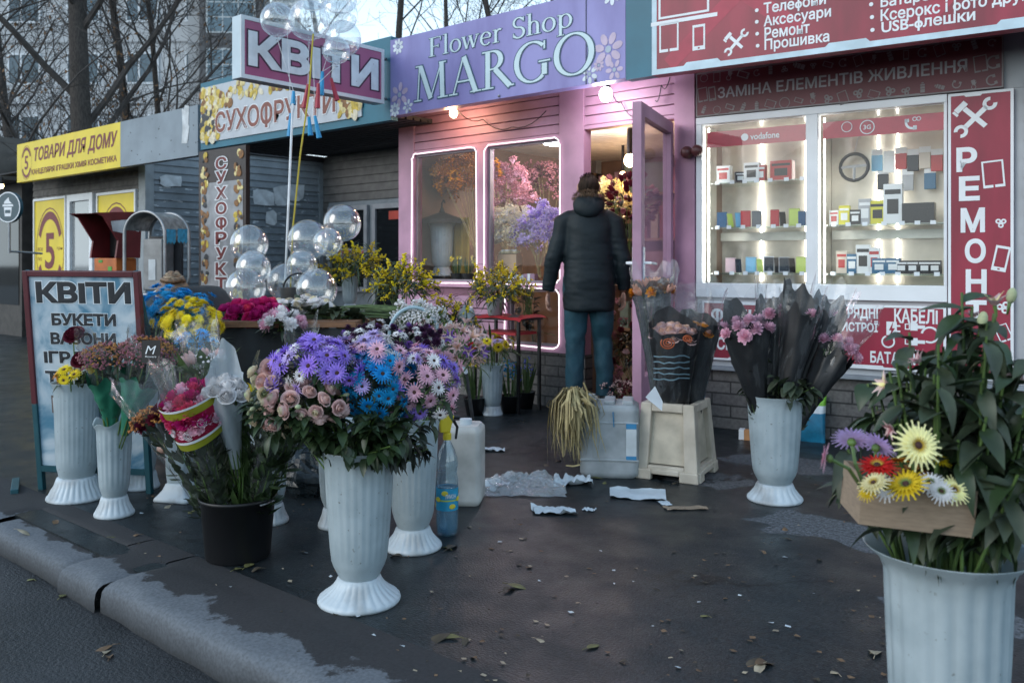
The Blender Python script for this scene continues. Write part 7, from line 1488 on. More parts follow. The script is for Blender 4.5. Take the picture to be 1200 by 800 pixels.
# dry straw
t = thing('straw_bundle', 'bundle of dry yellowed leaves drooping over the water canister', 'straw', W(672, 470, 4.72)); rnd = random.Random(14); m = MB()
for k in range(230):
    a = rnd.uniform(0, 2 * PI); sp = rnd.uniform(.02, .14); h = rnd.uniform(.0, .08); L = rnd.uniform(.05, .34); p = [Vector((rnd.uniform(-.03, .03), rnd.uniform(-.03, .03), -.05)), Vector((math.cos(a) * sp * .5, math.sin(a) * sp * .5, h)), Vector((math.cos(a) * sp + .01, math.sin(a) * sp, h * .5 - .02)), Vector((math.cos(a) * sp * 1.15 + .015, math.sin(a) * sp * 1.1, -L * .55)), Vector((math.cos(a) * sp * 1.1 + .02 + rnd.uniform(-.04, .04), math.sin(a) * sp + rnd.uniform(-.02, .02), -L))]
    p = [Vector((q.x * cY - q.y * sY, q.x * sY + q.y * cY, q.z)) for q in p]; w_ = rnd.uniform(.003, .008); sd = Vector((math.cos(a + 1.3 + YAW), math.sin(a + 1.3 + YAW), rnd.uniform(-.4, .4))) * w_; P = []
    for i, q in enumerate(p): f_ = (.6, 1, 1, .8, .15)[i]; P += [q - sd * f_, q + sd * f_]
    m.add(P, [(2 * i, 2 * i + 1, 2 * i + 3, 2 * i + 2) for i in range(4)])
for (px, pts) in ((0, [(661, 480), (658, 505), (660, 535)]), (1, [(690, 470), (688, 458), (684, 448)]), (2, [(663, 545), (672, 546), (680, 544)])): m.tube([W(x, y, 4.66) - t.location for x, y in pts], .005, 4)
m.build('leaves', DRY, t)
a = G(531, 594); t = thing('white_canister', 'dirty white canister standing behind the spray bottle', 'canister', a + Vector((-.03, .12, 0)), YAW - R(6)); m = rounded_block(.17, .22, .375, .12, 5); m.build('body', pm('dirty_white_plastic', (.46, .46, .44), .5, var=.25, scale=6), t, True); m = MB(); m.lathe([(.03, .37), (.03, .40), (.001, .402)], 18); m.build('cap', BASEW, t)
# spray bottle
def spray_bottle():
    c = G(524, 626); t = thing('spray_bottle', 'clear plastic bottle with yellow and black spray head and lemon label', 'bottle', c, YAW + R(20)); s = .485 / .485
    H = .345; r = .047
    prof = [(.001, .012), (.02, .006), (.036, .0), (.044, .012), (r, .04), (r, .10), (r - .001, .11), (r - .001, .205), (r, .212), (.0475, .235), (.041, .262), (.044, .285), (.046, .305), (.043, .33), (.034, .36), (.022, .385), (.0145, .40), (.0145, .415)]
    def rad(r_, z, a, i): return r_ * (1 - (.05 * (1 + math.cos(5 * a)) if i in (3, 2) else 0) - (.025 * (1 + math.cos(10 * a)) if i in (9, 10, 11) else 0))
    m = MB(); m.lathe(prof, 40, rad=rad); m.build('body', film('pet_bottle', (.80, .90, .95), .10, .8, .03, power=2.2, haze=.12, hcol=(.35, .55, .65)), t, True)
    w = MB(); w.lathe([(.001, .014), (.040, .016), (r - .003, .045), (r - .003, .11), (r - .004, .20), (.001, .20)], 32); w.build('water', film('water_blue', (.45, .72, .86), .10, .6, .02, haze=.22, hcol=(.10, .38, .55)), t, True)
    l = MB(); l.lathe([(r + .0008, .112), (r + .0008, .205)], 40); lb = l.build('label', pm('label_cyan', (.02, .28, .47), .4, var=.15, scale=30), t, True)
    fr = MB(); rnd = random.Random(3)
    for k in range(9):
        a = k * .7 + .2; z = .13 + (k % 3) * .028; q = Matrix.Rotation(a, 3, 'Z'); fr.ell(q @ Vector((0, -(r + .001), z)), (.015, .0015, .011), 10, 6, q)
    fr.build('lemon_print', pm('lemon_yellow', (.72, .60, .05), .5), lb); b = MB(); b.lathe([(r + .0015, .152), (r + .0015, .158)], 40); b.build('band_print', pm('lime_line', (.45, .55, .08), .5), lb); tx = fit_text('ЛИМОН', .045, .018, TM(0, .175, -(r + .003)), PRINT, 'lettering', lb, bold=.02)
    n = MB(); n.lathe([(.018, .405), (.018, .43), (.014, .435), (.001, .436)], 20); n.build('collar', pm('yellow_plastic', (.62, .48, .02), .4), t)
    h = MB(); h.add([(-.03, -.011, .436), (.012, -.011, .436), (.02, -.011, .475), (.03, -.011, .505), (.015, -.011, .515), (-.035, -.011, .50), (-.03, .011, .436), (.012, .011, .436), (.02, .011, .475), (.03, .011, .505), (.015, .011, .515), (-.035, .011, .50)], [(0, 1, 2, 3, 4, 5), (11, 10, 9, 8, 7, 6), (0, 6, 7, 1), (1, 7, 8, 2), (2, 8, 9, 3), (3, 9, 10, 4), (4, 10, 11, 5), (5, 11, 6, 0)]); h.build('head', MATS['yellow_plastic'], t, bevel=.004)
    k = MB(); k.tube([(.024, 0, .50), (.055, 0, .497)], .009, 8); k.tube([(.028, 0, .485), (.045, 0, .455), (.038, 0, .405)], [.007, .006, .005], 6); k.build('trigger', BLACK, t)
    return t
spray_bottle()
# black bin bag
t = thing('bin_bag', 'black crumpled bin bag on the pavement behind the bucket', 'bag', G(362, 578)); m = MB(); m.ell((0, 0, .11), (.16, .13, .13), 28, 18, fn=lambda q: q * (1 + .22 * mnoise.noise(q * 14) + .12 * mnoise.noise(q * 35))); m.build('film', pm('black_film', (.012, .018, .022), .25, bump=.6, bscale=25), t)
# pet food bag and small carton by the brick base
def lie(px, py, z=0): return G(px, py, z)
t = thing('soil_bag', 'green, white and blue printed soil bag leaning against the brick base', 'bag', G(951, 517), FB.a + R(4)); m = MB()
def bagfn(u, v): a = 2 * PI * u; w_, d_ = .085 * (1 - .06 * math.sin(PI * v)), .05 * math.sin(PI * (.12 + .80 * (1 - v))) ** .6; sx = math.copysign(abs(math.cos(a)) ** .5, math.cos(a)); sy = math.copysign(abs(math.sin(a)) ** .6, math.sin(a)); return (sx * w_, sy * d_ * (1 + .2 * mnoise.noise(Vector((sx * 3, sy, v * 6)))) + .05 * v, .30 * v)
for k, (v0, v1, mt) in enumerate(((0, .62, 0), (.62, .78, 1), (.78, 1, 2))): m.grid(lambda u, v, v0=v0, v1=v1: bagfn(u, v0 + (v1 - v0) * v), 28, 8, k, True)
m.build('sack', [pm('teal_print', (.01, .16, .28), .4, var=.2, scale=20), pm('snow_print', (.6, .65, .68), .4, var=.1, scale=20), pm('leaf_green_print', (.18, .45, .03), .4, var=.2, scale=15)], t, True)
t = thing('small_carton', 'small orange and white carton lying left of the pale vase', 'carton', G(878, 515), .3); m = MB(); m.span((-.06, -.03, 0), (.06, .03, .065)); m.build('body', pm('orange_card', (.50, .24, .10), .6), t, bevel=.002); m = MB(); m.span((-.0625, -.0325, -.0 + .003), (-.03, .0325, .0675)); m.build('end', PRINT, t)
# folding sign board
def a_board():
    a, b_ = W(5, 565, 4.42), W(150, 545, 4.60); bl = G(18, 572); tl = W(27, 317, 4.36); tr = W(163, 318, 4.28); br = G(140, 556)
    t = thing('folding_sign', 'folding pavement sign with dark red frame listing flowers and bouquets', 'sign', bl)
    o = bl; U = (tr - tl).normalized(); wd = (tr - tl).length; V = (tl - bl); V = (V - U * V.dot(U)); h = V.length; V.normalize(); Nn = U.cross(V)
    M = Matrix(((U.x, V.x, Nn.x, tl.x - o.x - V.x * h), (U.y, V.y, Nn.y, tl.y - o.y - V.y * h), (U.z, V.z, Nn.z, tl.z - o.z - V.z * h), (0, 0, 0, 1)))
    bm_ = bpy.data.materials.new('washed_blue_print'); bm_.use_nodes = True; nt = bm_.node_tree; N = nt.nodes; L = nt.links; b = N['Principled BSDF']; tc = N.new('ShaderNodeTexCoord'); nz = N.new('ShaderNodeTexNoise'); nz.inputs['Scale'].default_value = 4.5; nz.inputs['Detail'].default_value = 6; nz.inputs['Distortion'].default_value = 1.5; L.new(tc.outputs['Object'], nz.inputs[0]); cr = N.new('ShaderNodeValToRGB'); e = cr.color_ramp.elements; e[0].position = .33; e[0].color = (.07, .20, .30, 1); e[1].position = .62; e[1].color = (.50, .57, .62, 1); q = e.new(.47); q.color = (.33, .44, .52, 1); L.new(nz.outputs[0], cr.inputs[0]); L.new(cr.outputs[0], b.inputs['Base Color']); b.inputs['Roughness'].default_value = .45
    p = MB(); p.M = M; z0 = .13; p.span((.02, z0, -.012), (wd - .02, h - .02, 0)); pn = p.build('panel', bm_, t)
    fr = MB(); fr.M = M; e = .028; fr.span((0, h * .40, -.02), (e, h, .012)); fr.span((wd - e, h * .40, -.02), (wd, h, .012)); fr.span((e, h - e, -.02), (wd - e, h, .012)); fr.build('frame', pm('dark_red_frame', (.085, .010, .018), .45), t, bevel=.003)
    lg = MB(); lg.M = M; lg.span((0, -.02, -.019), (e, h * .40, .011)); lg.build('leg', pm('teal_frame', (.01, .07, .09), .45), t, bevel=.003); lg = MB(); lg.M = M; lg.span((wd - e, -.02, -.019), (wd, h * .40, .011)); lg.build('leg', MATS['teal_frame'], t, bevel=.003); lg = MB(); lg.M = M; lg.span((e, z0 - .03, -.019), (wd - e, z0, .011)); lg.build('crossbar', MATS['teal_frame'], t)
    ft = MB(); ft.M = Matrix.Translation((0, 0, .014)) @ Matrix.Rotation(YAW - R(62), 4, 'Z'); ft.span((-.14, -.018, -.014), (.14, .018, .012)); ft.build('foot', MATS['teal_frame'], t, bevel=.003)
    bk = MB(); bn = -Vector((Nn.x, Nn.y, 0)).normalized(); P = [tl - o - U * -.02, tl - o + bn * .45 - Vector((0, 0, tl.z))]; bk.tube([P[0], P[1]], .014, 6); bk.tube([p_ + U * (wd - .04) for p_ in P], .014, 6); bk.build('rear_frame', MATS['teal_frame'], t)
    ink = pm('dark_ink', (.012, .016, .022), .5); pale = pm('pale_halo', (.62, .68, .72), .5)
    def line(s, v, x0, x1, hh): 
        T_ = M @ Matrix.Translation((wd * (x0 + x1) / 2, h * v, 0)); ol = fit_text(s, wd * (x1 - x0), h * hh, T_, ink, 'lettering', pn, bold=.05, outline=pale, ow=.03); 
        # slab feet of the letters
    for s, v, x0, x1, hh in (('КВІТИ', .905, .10, .92, .095), ('БУКЕТИ', .785, .22, .78, .055), ('ВАЗОНИ', .70, .20, .77, .055), ('ІГРАШКИ', .615, .13, .86, .055), ('ТА ІНШЕ', .525, .13, .85, .055)): line(s, v, x0, x1, hh)
    bx = MB(); bx.M = M; bx.span((wd * .17, h * .36, .001), (wd * .45, h * .44, .003)); bq = bx.build('sticker', pm('brown_edge', (.12, .09, .08), .6), pn); bx = MB(); bx.M = M; bx.span((wd * .185, h * .37, .0032), (wd * .45, h * .43, .0045)); bx.build('sticker_face', pm('pale_halo', (.62, .68, .72), .5), bq)
    dk = MB(); dk.M = M
    for (x, y, r_) in ((.33, .17, .07), (.30, .30, .05)): dk.ell((wd * x, h * y, .0), (r_, r_, .003), 20, 8)
    dk.build('round_print', pm('dark_blue_print', (.05, .10, .15), .5), pn)
a_board()
# exterior bulbs and wires
def bulb(px, py, out, mat, col, watts, label, r=.045):
    p = on_Y(px, py, YA - out); t = thing('light_bulb', label, 'lamp', p); m = MB(); m.ell((0, 0, 0), (r, r, r * 1.15), 16, 12); m.build('globe', mat, t, True); m = MB(); m.tube([(0, 0, r), (0, .01, r + .05)], r * .55, 10); m.build('socket', BLACK, t)
    l = bpy.data.lights.new('bulb_light', 'POINT'); l.energy = watts; l.color = col; l.shadow_soft_size = r * 1.4; o = bpy.data.objects.new('bulb_light', l); COL.objects.link(o); o.parent = t; o.location = (0, -.03, -r * 1.6)
    return p
pb1 = bulb(531.5, 133, .22, WARM, (1, .55, .28), 3.2, 'small warm orange bulb under the left half of the lilac sign', .034)
pb2 = bulb(710, 111, .22, COOL, (1, .92, .97), 3.4, 'bright white bulb under the right end of the lilac sign', .048)
def wire(pts, label, r=.004): 
    P = [on_Y(a, b_, YA - c_) for a, b_, c_ in pts]; t = thing('cable', label, 'cable', P[0]); m = MB(); Q = []
    for i in range(len(P) - 1):
        for k in range(5): u = k / 5; q = P[i].lerp(P[i + 1], u); q.z -= .05 * u * (1 - u) * 4; Q.append(q - P[0])
    Q.append(P[-1] - P[0]); m.tube(Q, r, 5); m.build('wire', BLACK, t)
wire([(535, 128, .2), (566, 140, .02), (600, 149, .02), (640, 130, .02)], 'thin cable sagging over the pink boards beside the orange bulb')
wire([(714, 98, .2), (728, 120, .03), (748, 135, .03), (752, 150, .03)], 'thin dark cable running from the white bulb to the open door')
wire([(768, 118, .03), (775, 100, .03), (785, 91, .2)], 'short dark cable loop above the door hinge')
t = thing('door_bell', 'pair of round brown knobs beside the phone shop window frame', 'knob', on_Y(813, 178, YA - .04)); m = MB(); m.ell((-.055, 0, 0), .045, 14, 10); m.ell((.03, -.01, .005), .042, 14, 10); m.build('knob', pm('brown_knob', (.10, .03, .03), .4), t, True)

# ---- inside the flower shop
def shop_inside():
    zs = SX['zl'] + .03; s = thing('window_shelf', 'low shelf inside the flower kiosk windows carrying pots and gift boxes', 'shelf', FA.pt(0, -.12, 0)); m = MB(); m.span((.08, .0, zs - .03), (SX['xd0'] - .05, .55, zs)); m.build('board', pm('shelf_wood', (.22, .15, .10), .6), s)
    for x in (.1, SX['xd0'] - .12): b = MB(); b.span((x, .02, 0.11), (x + .05, .5, zs - .032)); b.build('leg', MATS['shelf_wood'], s)
    def d_at(px, back): return on_Y(px, 310, YA + back)
    def at(px, py, back): return on_Y(px, py, YA + back)
    bunch('dried_flowers', 'orange dried pampas plume in the left kiosk window', at(545, 208, .42), (.36, .20, .22), [('tuft', [PET['rust'], PET['orange']], 46, 1.7, 'plume'), ('tuft', [PET['orange'], PET['rust']], 34, 1.6, 'plume')], at(560, 300, .42), 91, -.5, 0, fill=.5, stems=12, stemM=DRY)
    bunch('dried_flowers', 'dusty pink dried flowers behind the right kiosk window', at(592, 226, .45), (.24, .18, .26), [('tuft', [PET['dustpink'], PET['pink']], 60, 1.3, 'plume')], at(595, 310, .45), 92, -.5, 0, fill=.6, stems=12, stemM=DRY)
    bunch('babys_breath', 'cream white dried baby\'s breath in the right kiosk window', at(600, 272, .25), (.26, .16, .22), [('tuft', [PET['cream'], PET['white']], 90, 1.15, 'blossom_spray')], at(600, 325, .25), 93, -.5, 0, fill=.6, stems=10, stemM=DRY)
    bunch('statice_bunch', 'purple statice filling the lower right of the kiosk window', at(632, 272, .30), (.24, .16, .23), [('tuft', [PET['palelilac'], PET['lilac']], 90, 1.2, 'blossom_spray')], at(632, 325, .30), 94, -.5, 0, fill=.6, stems=10, stemM=DRY)
    bunch('dried_flowers', 'dim magenta dried flowers deep inside the right kiosk window', at(640, 216, 1.3), (.30, .2, .2), [('tuft', [PET['dustpink'], PET['wine']], 40, 1.5, 'plume')], at(640, 300, 1.3), 95, -.5, 0, fill=.6, stems=8, stemM=DRY)
    c = at(518, 304, .40); c.z = zs + .06; vase(c, 'white fluted vase on display inside the left kiosk window', .50, .115, .07, .11, 22); 
    t = thing('display_block', 'dark block under the white vase inside the left kiosk window', 'block', up(c, zs)); m = MB(); m.span((-.16, -.12, 0), (.16, .12, .058)); m.build('block', BLACK, t)
    t = thing('wire_lid', 'dark umbrella shaped wire stand resting on the white vase in the left window', 'stand', up(c, zs + .56)); m = MB(); m.lathe([(.01, .16), (.03, .11), (.22, .04), (.25, .0), (.20, .015), (.02, .06)], 20); m.tube([(0, 0, .0), (0, 0, .2), (.02, 0, .23), (.04, 0, .2)], .008, 6); m.build('lid', pm('dark_iron', (.02, .02, .02), .6), t)
    t = thing('ochre_drape', 'ochre curtain strip at the left end of the kiosk window', 'curtain', FA.pt(.20, -.5, zs)); m = MB(); m.grid(lambda u, v: (.26 * u, .02 * math.sin(18 * u), .62 * v), 24, 2); m.build('cloth', pm('ochre_cloth', (.30, .20, .03), .8), t)
    for k, (px, col, lab) in enumerate(((536, 'yellow', 'pot of yellow daffodils inside the left kiosk window, left one'), (549, 'lemon', 'pot of pale daffodils inside the left kiosk window, right one'))):
        c = at(px, 320, .22); c.z = zs; t = thing('potted_plant', lab, 'potted plant', c); m = MB(); m.lathe([(.001, 0), (.05, 0), (.065, .09), (.06, .09)], 16); m.build('pot', BLACK, t); rnd = random.Random(k); l = MB()
        for j in range(18): a = rnd.uniform(0, 6.3); l.leaf((.03 * math.cos(a), .03 * math.sin(a), .08), (math.cos(a) * .3, math.sin(a) * .3, 1), (math.cos(a), math.sin(a), .2), rnd.uniform(.12, .2), .012, 0, .1, 3)
        l.build('leaves', LEAFM, t)
        for j in range(6): o = link('daffodil', fmesh('alstro', [PET[col], PET['yellow'], STEM], j % 3), t); o.matrix_local = TR((rnd.uniform(-.07, .07), rnd.uniform(-.05, .05), rnd.uniform(.17, .24)), frame((rnd.uniform(-.6, .6), -.8, .4)), .55)
    gb = ((598, 300, 'kraft', .19, .17, 'kraft paper bag topped with white roses in the right window', 1), (594, 316, 'sea', .13, .085, 'grey blue gift box stacked under the kraft bag', 0), (613, 316, 'pale', .14, .08, 'pale blue gift box beside the grey blue one', 0), (600, 326, 'white', .10, .06, 'small white gift box low in the right window', 0), (622, 322, 'mauve', .11, .09, 'mauve gift box low in the right kiosk window', 0))
    cl = dict(kraft=(.42, .28, .17), sea=(.22, .33, .38), pale=(.42, .52, .58), white=(.66, .66, .68), mauve=(.33, .20, .28)); zz = {'kraft': zs + .087, 'sea': zs, 'pale': zs, 'white': zs, 'mauve': zs}; bk = {'kraft': .22, 'sea': .22, 'pale': .20, 'white': .06, 'mauve': .10}
    for px, py, cn, w, h, lab, fl in gb:
        c = at(px, 300, bk[cn]); c.z = zz[cn] + .002; t = thing('gift_bag' if fl else 'gift_box', lab, 'bag' if fl else 'box', c, .15); m = MB(); m.span((-w / 2, -w * .3, 0), (w / 2, w * .3, h)); m.build('body', pm('gift_' + cn, cl[cn], .6), t, bevel=.003)
        if fl:
            for j in range(9): o = link('rose', fmesh('rose', [PET['white'], PET['cream'], STEM], j % 3), t); o.matrix_local = TR((-.075 + .018 * j, random.Random(j).uniform(-.04, .03), h + .02), frame((0, -.3, 1)), 1.3)
        else: r_ = MB(); r_.span((-.012, -w * .3 - .002, -.0 + .002), (.012, w * .3 + .002, h + .002)); r_.build('ribbon', PRINT, t)
    def inlamp(px, py, back, mat, col, e, lab, r=.05):
        p = at(px, py, back); t = thing('ceiling_lamp', lab, 'lamp', p); m = MB(); m.ell((0, 0, 0), (r, r, r * 1.2), 16, 12); m.build('globe', mat, t, True); m = MB(); m.tube([(0, 0, r), (0, 0, 2.355 - p.z if 2.355 - p.z > r else r + .03)], r * .5, 10); m.build('socket', BLACK, t); l = bpy.data.lights.new('lamp_light', 'POINT'); l.energy = e; l.color = col; l.shadow_soft_size = r * 1.3; o = bpy.data.objects.new('lamp_light', l); COL.objects.link(o); o.parent = t; o.location = (0, 0, -r * 1.9)
    inlamp(738, 188, 1.0, WARM, (1, .62, .32), 9, 'glowing warm bulb hanging inside the open kiosk door'); inlamp(730, 205, 1.9, WARM, (1, .6, .3), 5, 'second smaller warm bulb deeper inside the kiosk door', .03)
    p = at(651, 167, .6); t = thing('ceiling_lamp', 'white oval ceiling lamp at the top of the right kiosk window', 'lamp', p); m = MB(); m.ell((0, 0, 0), (.12, .10, .03), 20, 8); m.build('shade', COOL, t, True); l = bpy.data.lights.new('lamp_light', 'POINT'); l.energy = 9; l.color = (.95, .93, 1); l.shadow_soft_size = .12; o = bpy.data.objects.new('lamp_light', l); COL.objects.link(o); o.parent = t; o.location = (0, .05, -.14)
    bunch('tulip_bunch', 'dark wine red tulips hanging by the open kiosk door', at(735, 240, .55), (.22, .2, .20), [('tulip', [PET['wine'], STEM, STEM], 50, 1.35, 'tulip'), ('tulip', [PET['dustpink'], STEM, STEM], 10, 1.25, 'tulip')], at(735, 330, .55), 96, -.6, 60, LEAFBL, .08, .03, upbias=-.1)
    bunch('dried_flowers', 'pale yellow flowers behind the man\'s shoulder inside the door', at(716, 236, .9), (.20, .16, .16), [('tuft', [PET['lemon'], PET['cream']], 40, 1.3, 'plume')], at(716, 330, .9), 97, -.5, 0, fill=.6, stems=8)
    bunch('dried_flowers', 'tangle of dark dried flowers just inside the kiosk door', at(744, 405, .35), (.22, .2, .36), [('tuft', [PET['dustpink'], LEAFBL], 22, 1.3, 'plume'), ('carnation', [PET['wine']], 14, 1.0, 'carnation'), ('tulip', [PET['blush'], STEM, STEM], 8, 1.1, 'tulip')], at(744, 455, .35), 98, -.9, 260, LEAFBL, .08, .03)
    bunch('heather', 'low dark potted heather beside the doorstep behind the canister', at(742, 462, -.05), (.26, .12, .09), [('tuft', [PET['blush'], LEAFBL], 26, .8, 'sprig'), ('tuft', [PET['wine'], LEAFBL], 22, .8, 'sprig')], at(742, 478, -.05), 99, -.3, 120, LEAFBL, .04, .015)
    # shelf rack on the back wall
    t = thing('back_rack', 'dim wooden rack of supplies along the back wall of the flower kiosk', 'rack', FA.pt(1.5, -2.7, .11)); m = MB()
    for z in (.3, .8, 1.3, 1.8): m.span((-1.2, 0, z), (1.2, .25, z + .03))
    m.span((-1.23, 0, 0), (-1.2, .25, 2.1)); m.span((1.2, 0, 0), (1.23, .25, 2.1)); m.build('shelves', MATS['shelf_wood'], t)
    rnd = random.Random(31)
    for z in (.33, .83, 1.33, 1.83):
        m = MB(); x = -1.1
        while x < 1.05:
            w = rnd.uniform(.1, .3); h = rnd.uniform(.12, .36); m.span((x, .02, z + .001), (x + w * .8, .2, z + h), rnd.randrange(4)); x += w
        m.build('supplies', [pm('supply_a', (.3, .2, .25), .7), pm('supply_b', (.15, .22, .2), .7), pm('supply_c', (.35, .33, .3), .7), pm('supply_d', (.2, .05, .08), .7)], t)
    # dark goods behind the low window
    greens('foliage_sprays', 'dark potted greenery behind the low kiosk window', at(625, 375, .45), (.3, .2, .2), 120, LEAFBL, .08, .04, 101, at(625, 410, .45))
shop_inside()

# ---- litter
def sheet(px, py, w, d, rz, label, mat, seed, name='paper_sheet', cat='paper', amp=.02, nu=14, flat=.004, z=0.0, fold=0.0):
    c = G(px, py); t = thing(name, label, cat, c, rz); rnd = random.Random(seed); o_ = Vector((seed * 7.1, 3, 1)); m = MB()
    cs = [rnd.uniform(.75, 1.15) for _ in range(4)]
    def fn(u, v):
        x, y = (u - .5), (v - .5); k = (cs[0] * (1 - u) * (1 - v) + cs[1] * u * (1 - v) + cs[2] * u * v + cs[3] * (1 - u) * v); n = mnoise.noise(Vector((x * 5, y * 5, 0)) + o_); n2 = mnoise.noise(Vector((x * 14, y * 14, 2)) + o_)
        return (x * w * k, y * d * k, flat + max(0, amp * (n + .25) + amp * .4 * n2) + (fold * max(0, u - .6) if fold else 0))
    m.grid(fn, nu, nu); m.build('sheet', mat, t, True); return t
PAP = pm('litter_paper', (.52, .58, .62), .7, var=.08); 
sheet(747, 580, .30, .22, .5, 'flat white paper sheet on the pavement in front of the crate', PAP, 3, amp=.012); sheet(779, 590, .06, .10, .9, 'narrow white paper strip beside the brown cardboard scrap', PAP, 4, amp=.004)
sheet(804, 596, .19, .055, YAW + .05, 'flat brown cardboard scrap on the pavement before the crate', pm('cardboard', (.27, .20, .14), .85), 5, 'cardboard_scrap', 'cardboard', .006)
sheet(670, 566, .20, .13, .8, 'white paper sheet lying right of the crumpled clear film', PAP, 6, amp=.05); sheet(565, 570, .26, .16, .2, 'grey white paper half under the clear film on its left', PAP, 7, amp=.045); sheet(648, 600, .20, .11, .7, 'white torn paper with wet leaves on it', PAP, 8, amp=.03); sheet(578, 528, .17, .09, .6, 'small white flattened wrapper near the metal tube', PAP, 9, amp=.02); sheet(63, 551, .10, .06, .4, 'small white paper scrap by the folding sign', PAP, 10, amp=.015)
sheet(690, 598, .06, .045, .2, 'torn white paper corner below the large sheet', PAP, 12, amp=.012)
t = thing('clear_film', 'crumpled clear plastic film heaped on the pavement between vase and canister', 'plastic film', G(614, 572), YAW); m = MB()
def fm_(u, v): x, y = u - .5, v - .5; e = max(0, 1 - (x * x + y * y) * 3.6); n = mnoise.noise(Vector((x * 6, y * 6, 1))); n2 = abs(mnoise.noise(Vector((x * 15, y * 15, 4)))); return (x * .42 * (1 + .3 * n), y * .34 * (1 + .3 * n), .004 + max(0, e * (.055 + .05 * n) + .05 * n2 * e))
m.grid(fm_, 44, 36); m.build('film', film('crumpled_film', (.90, .93, .95), .16, .8, .08, bump=1.0, bscale=40, power=1.4, haze=.14, hcol=(.6, .66, .7)), t)
LV = [pm('dead_leaf_olive', (.13, .13, .045), .6, var=.35, scale=25), pm('dead_leaf_brown', (.14, .085, .045), .65, var=.35, scale=25), pm('dead_leaf_pale', (.32, .27, .19), .6, var=.3, scale=25), pm('dead_leaf_dark', (.05, .04, .025), .6, var=.35, scale=25)]
def leafmesh(seed, mat):
    rnd = random.Random(seed); m = MB(); m.leaf((-.03, 0, .004), (1, 0, .12), (rnd.uniform(-.2, .2), 0, 1), .065, .03, 0, rnd.uniform(.2, .55), 6, rnd.uniform(-.25, .3)); m.tube([(-.05, .004, .003), (-.03, 0, .005)], .001, 4); return m.mesh('leaf', mat, True)
LM = [leafmesh(k, LV[k % 4]) for k in range(12)]
LP = [(28, 621, 2, 1.0), (65, 612, 1, .9), (137, 629, 0, .8), (158, 628, 1, .7), (196, 594, 2, .9), (221, 600, 0, 1), (282, 665, 0, 1.1), (292, 662, 0, 1.2), (300, 668, 3, .8), (296, 583, 3, .9), (270, 580, 1, .8), (33, 678, 0, 1.1), (76, 696, 0, 1.3), (125, 762, 2, 1), (118, 760, 1, 1.2), (128, 768, 1, .9), (392, 765, 2, .9), (403, 768, 1, .9), (383, 612, 3, .8), (606, 687, 0, 1.2), (597, 691, 3, 1), (512, 748, 3, 1.5), (525, 746, 0, 1.2), (545, 752, 3, .7), (637, 750, 2, .8), (695, 757, 0, .9), (822, 720, 0, .8), (883, 778, 3, 1.4), (897, 777, 1, 1.3), (890, 783, 2, 1), (975, 785, 2, .9), (1025, 762, 2, 1.3), (920, 620, 1, .8), (925, 631, 3, .8), (895, 647, 1, .6), (960, 655, 3, .7), (1005, 597, 3, .6), (600, 645, 2, .5), (575, 642, 1, .6), (655, 597, 0, 1.1), (648, 600, 0, 1), (463, 652, 3, 1), (523, 640, 0, 1.3), (530, 641, 3, 1.3), (515, 640, 0, 1.1), (597, 553, 2, .9), (605, 558, 2, .8), (550, 617, 2, .5), (714, 545, 3, .9), (700, 560, 0, 1), (708, 566, 0, .8), (640, 545, 3, 1), (655, 540, 1, .8), (670, 546, 3, .9), (790, 566, 3, .7), (1045, 560, 3, .5), (850, 700, 1, .5), (770, 690, 3, .5), (745, 665, 2, .4), (690, 665, 1, .5), (676, 705, 2, .4), (555, 770, 1, .5), (730, 775, 3, .5), (480, 600, 1, .5)]
rnd = random.Random(55)
for k, (px, py, c, s) in enumerate(LP):
    onroad = (px < 140 and py > 672)
    p = G(px, py, -.104) if onroad else G(px, py, .003)
    if not onroad and p.y < 1.62: p = G(px, py, .010); p.z = .010
    t = thing('fallen_leaf', 'dry fallen leaf lying on the dark asphalt', 'leaf', p, rnd.uniform(0, 6.28), 'dry leaves scattered over the pavement and road'); t.scale = (s, s, s); link('blade', LM[(k * 5 + c) % 12 if False else (c + 4 * (k % 3))], t)
def debris():
    rnd = random.Random(61); m = MB()
    for k in range(420):
        p = G(rnd.uniform(150, 1190), rnd.uniform(520, 800), .002)
        if p.y < 1.7 or p.y > 5.3: continue
        s = rnd.uniform(.003, .010); a = rnd.uniform(0, 6.3); q = [(p.x + s * 1.5 * math.cos(a + b_) * rnd.uniform(.6, 1.3), p.y + s * math.sin(a + b_), p.z + rnd.uniform(.001, .006)) for b_ in (0, 1.4, 2.9, 4.4)]; m.add(q, [(0, 1, 2, 3)], rnd.choice((0, 0, 1, 1, 2, 3)))
    o = m.build('debris', [LV[3], LV[1], LV[2], PAP]); o['kind'] = 'stuff'; tag(o, 'crumbs of leaves, paper bits and grit strewn over the pavement', 'debris')
debris()
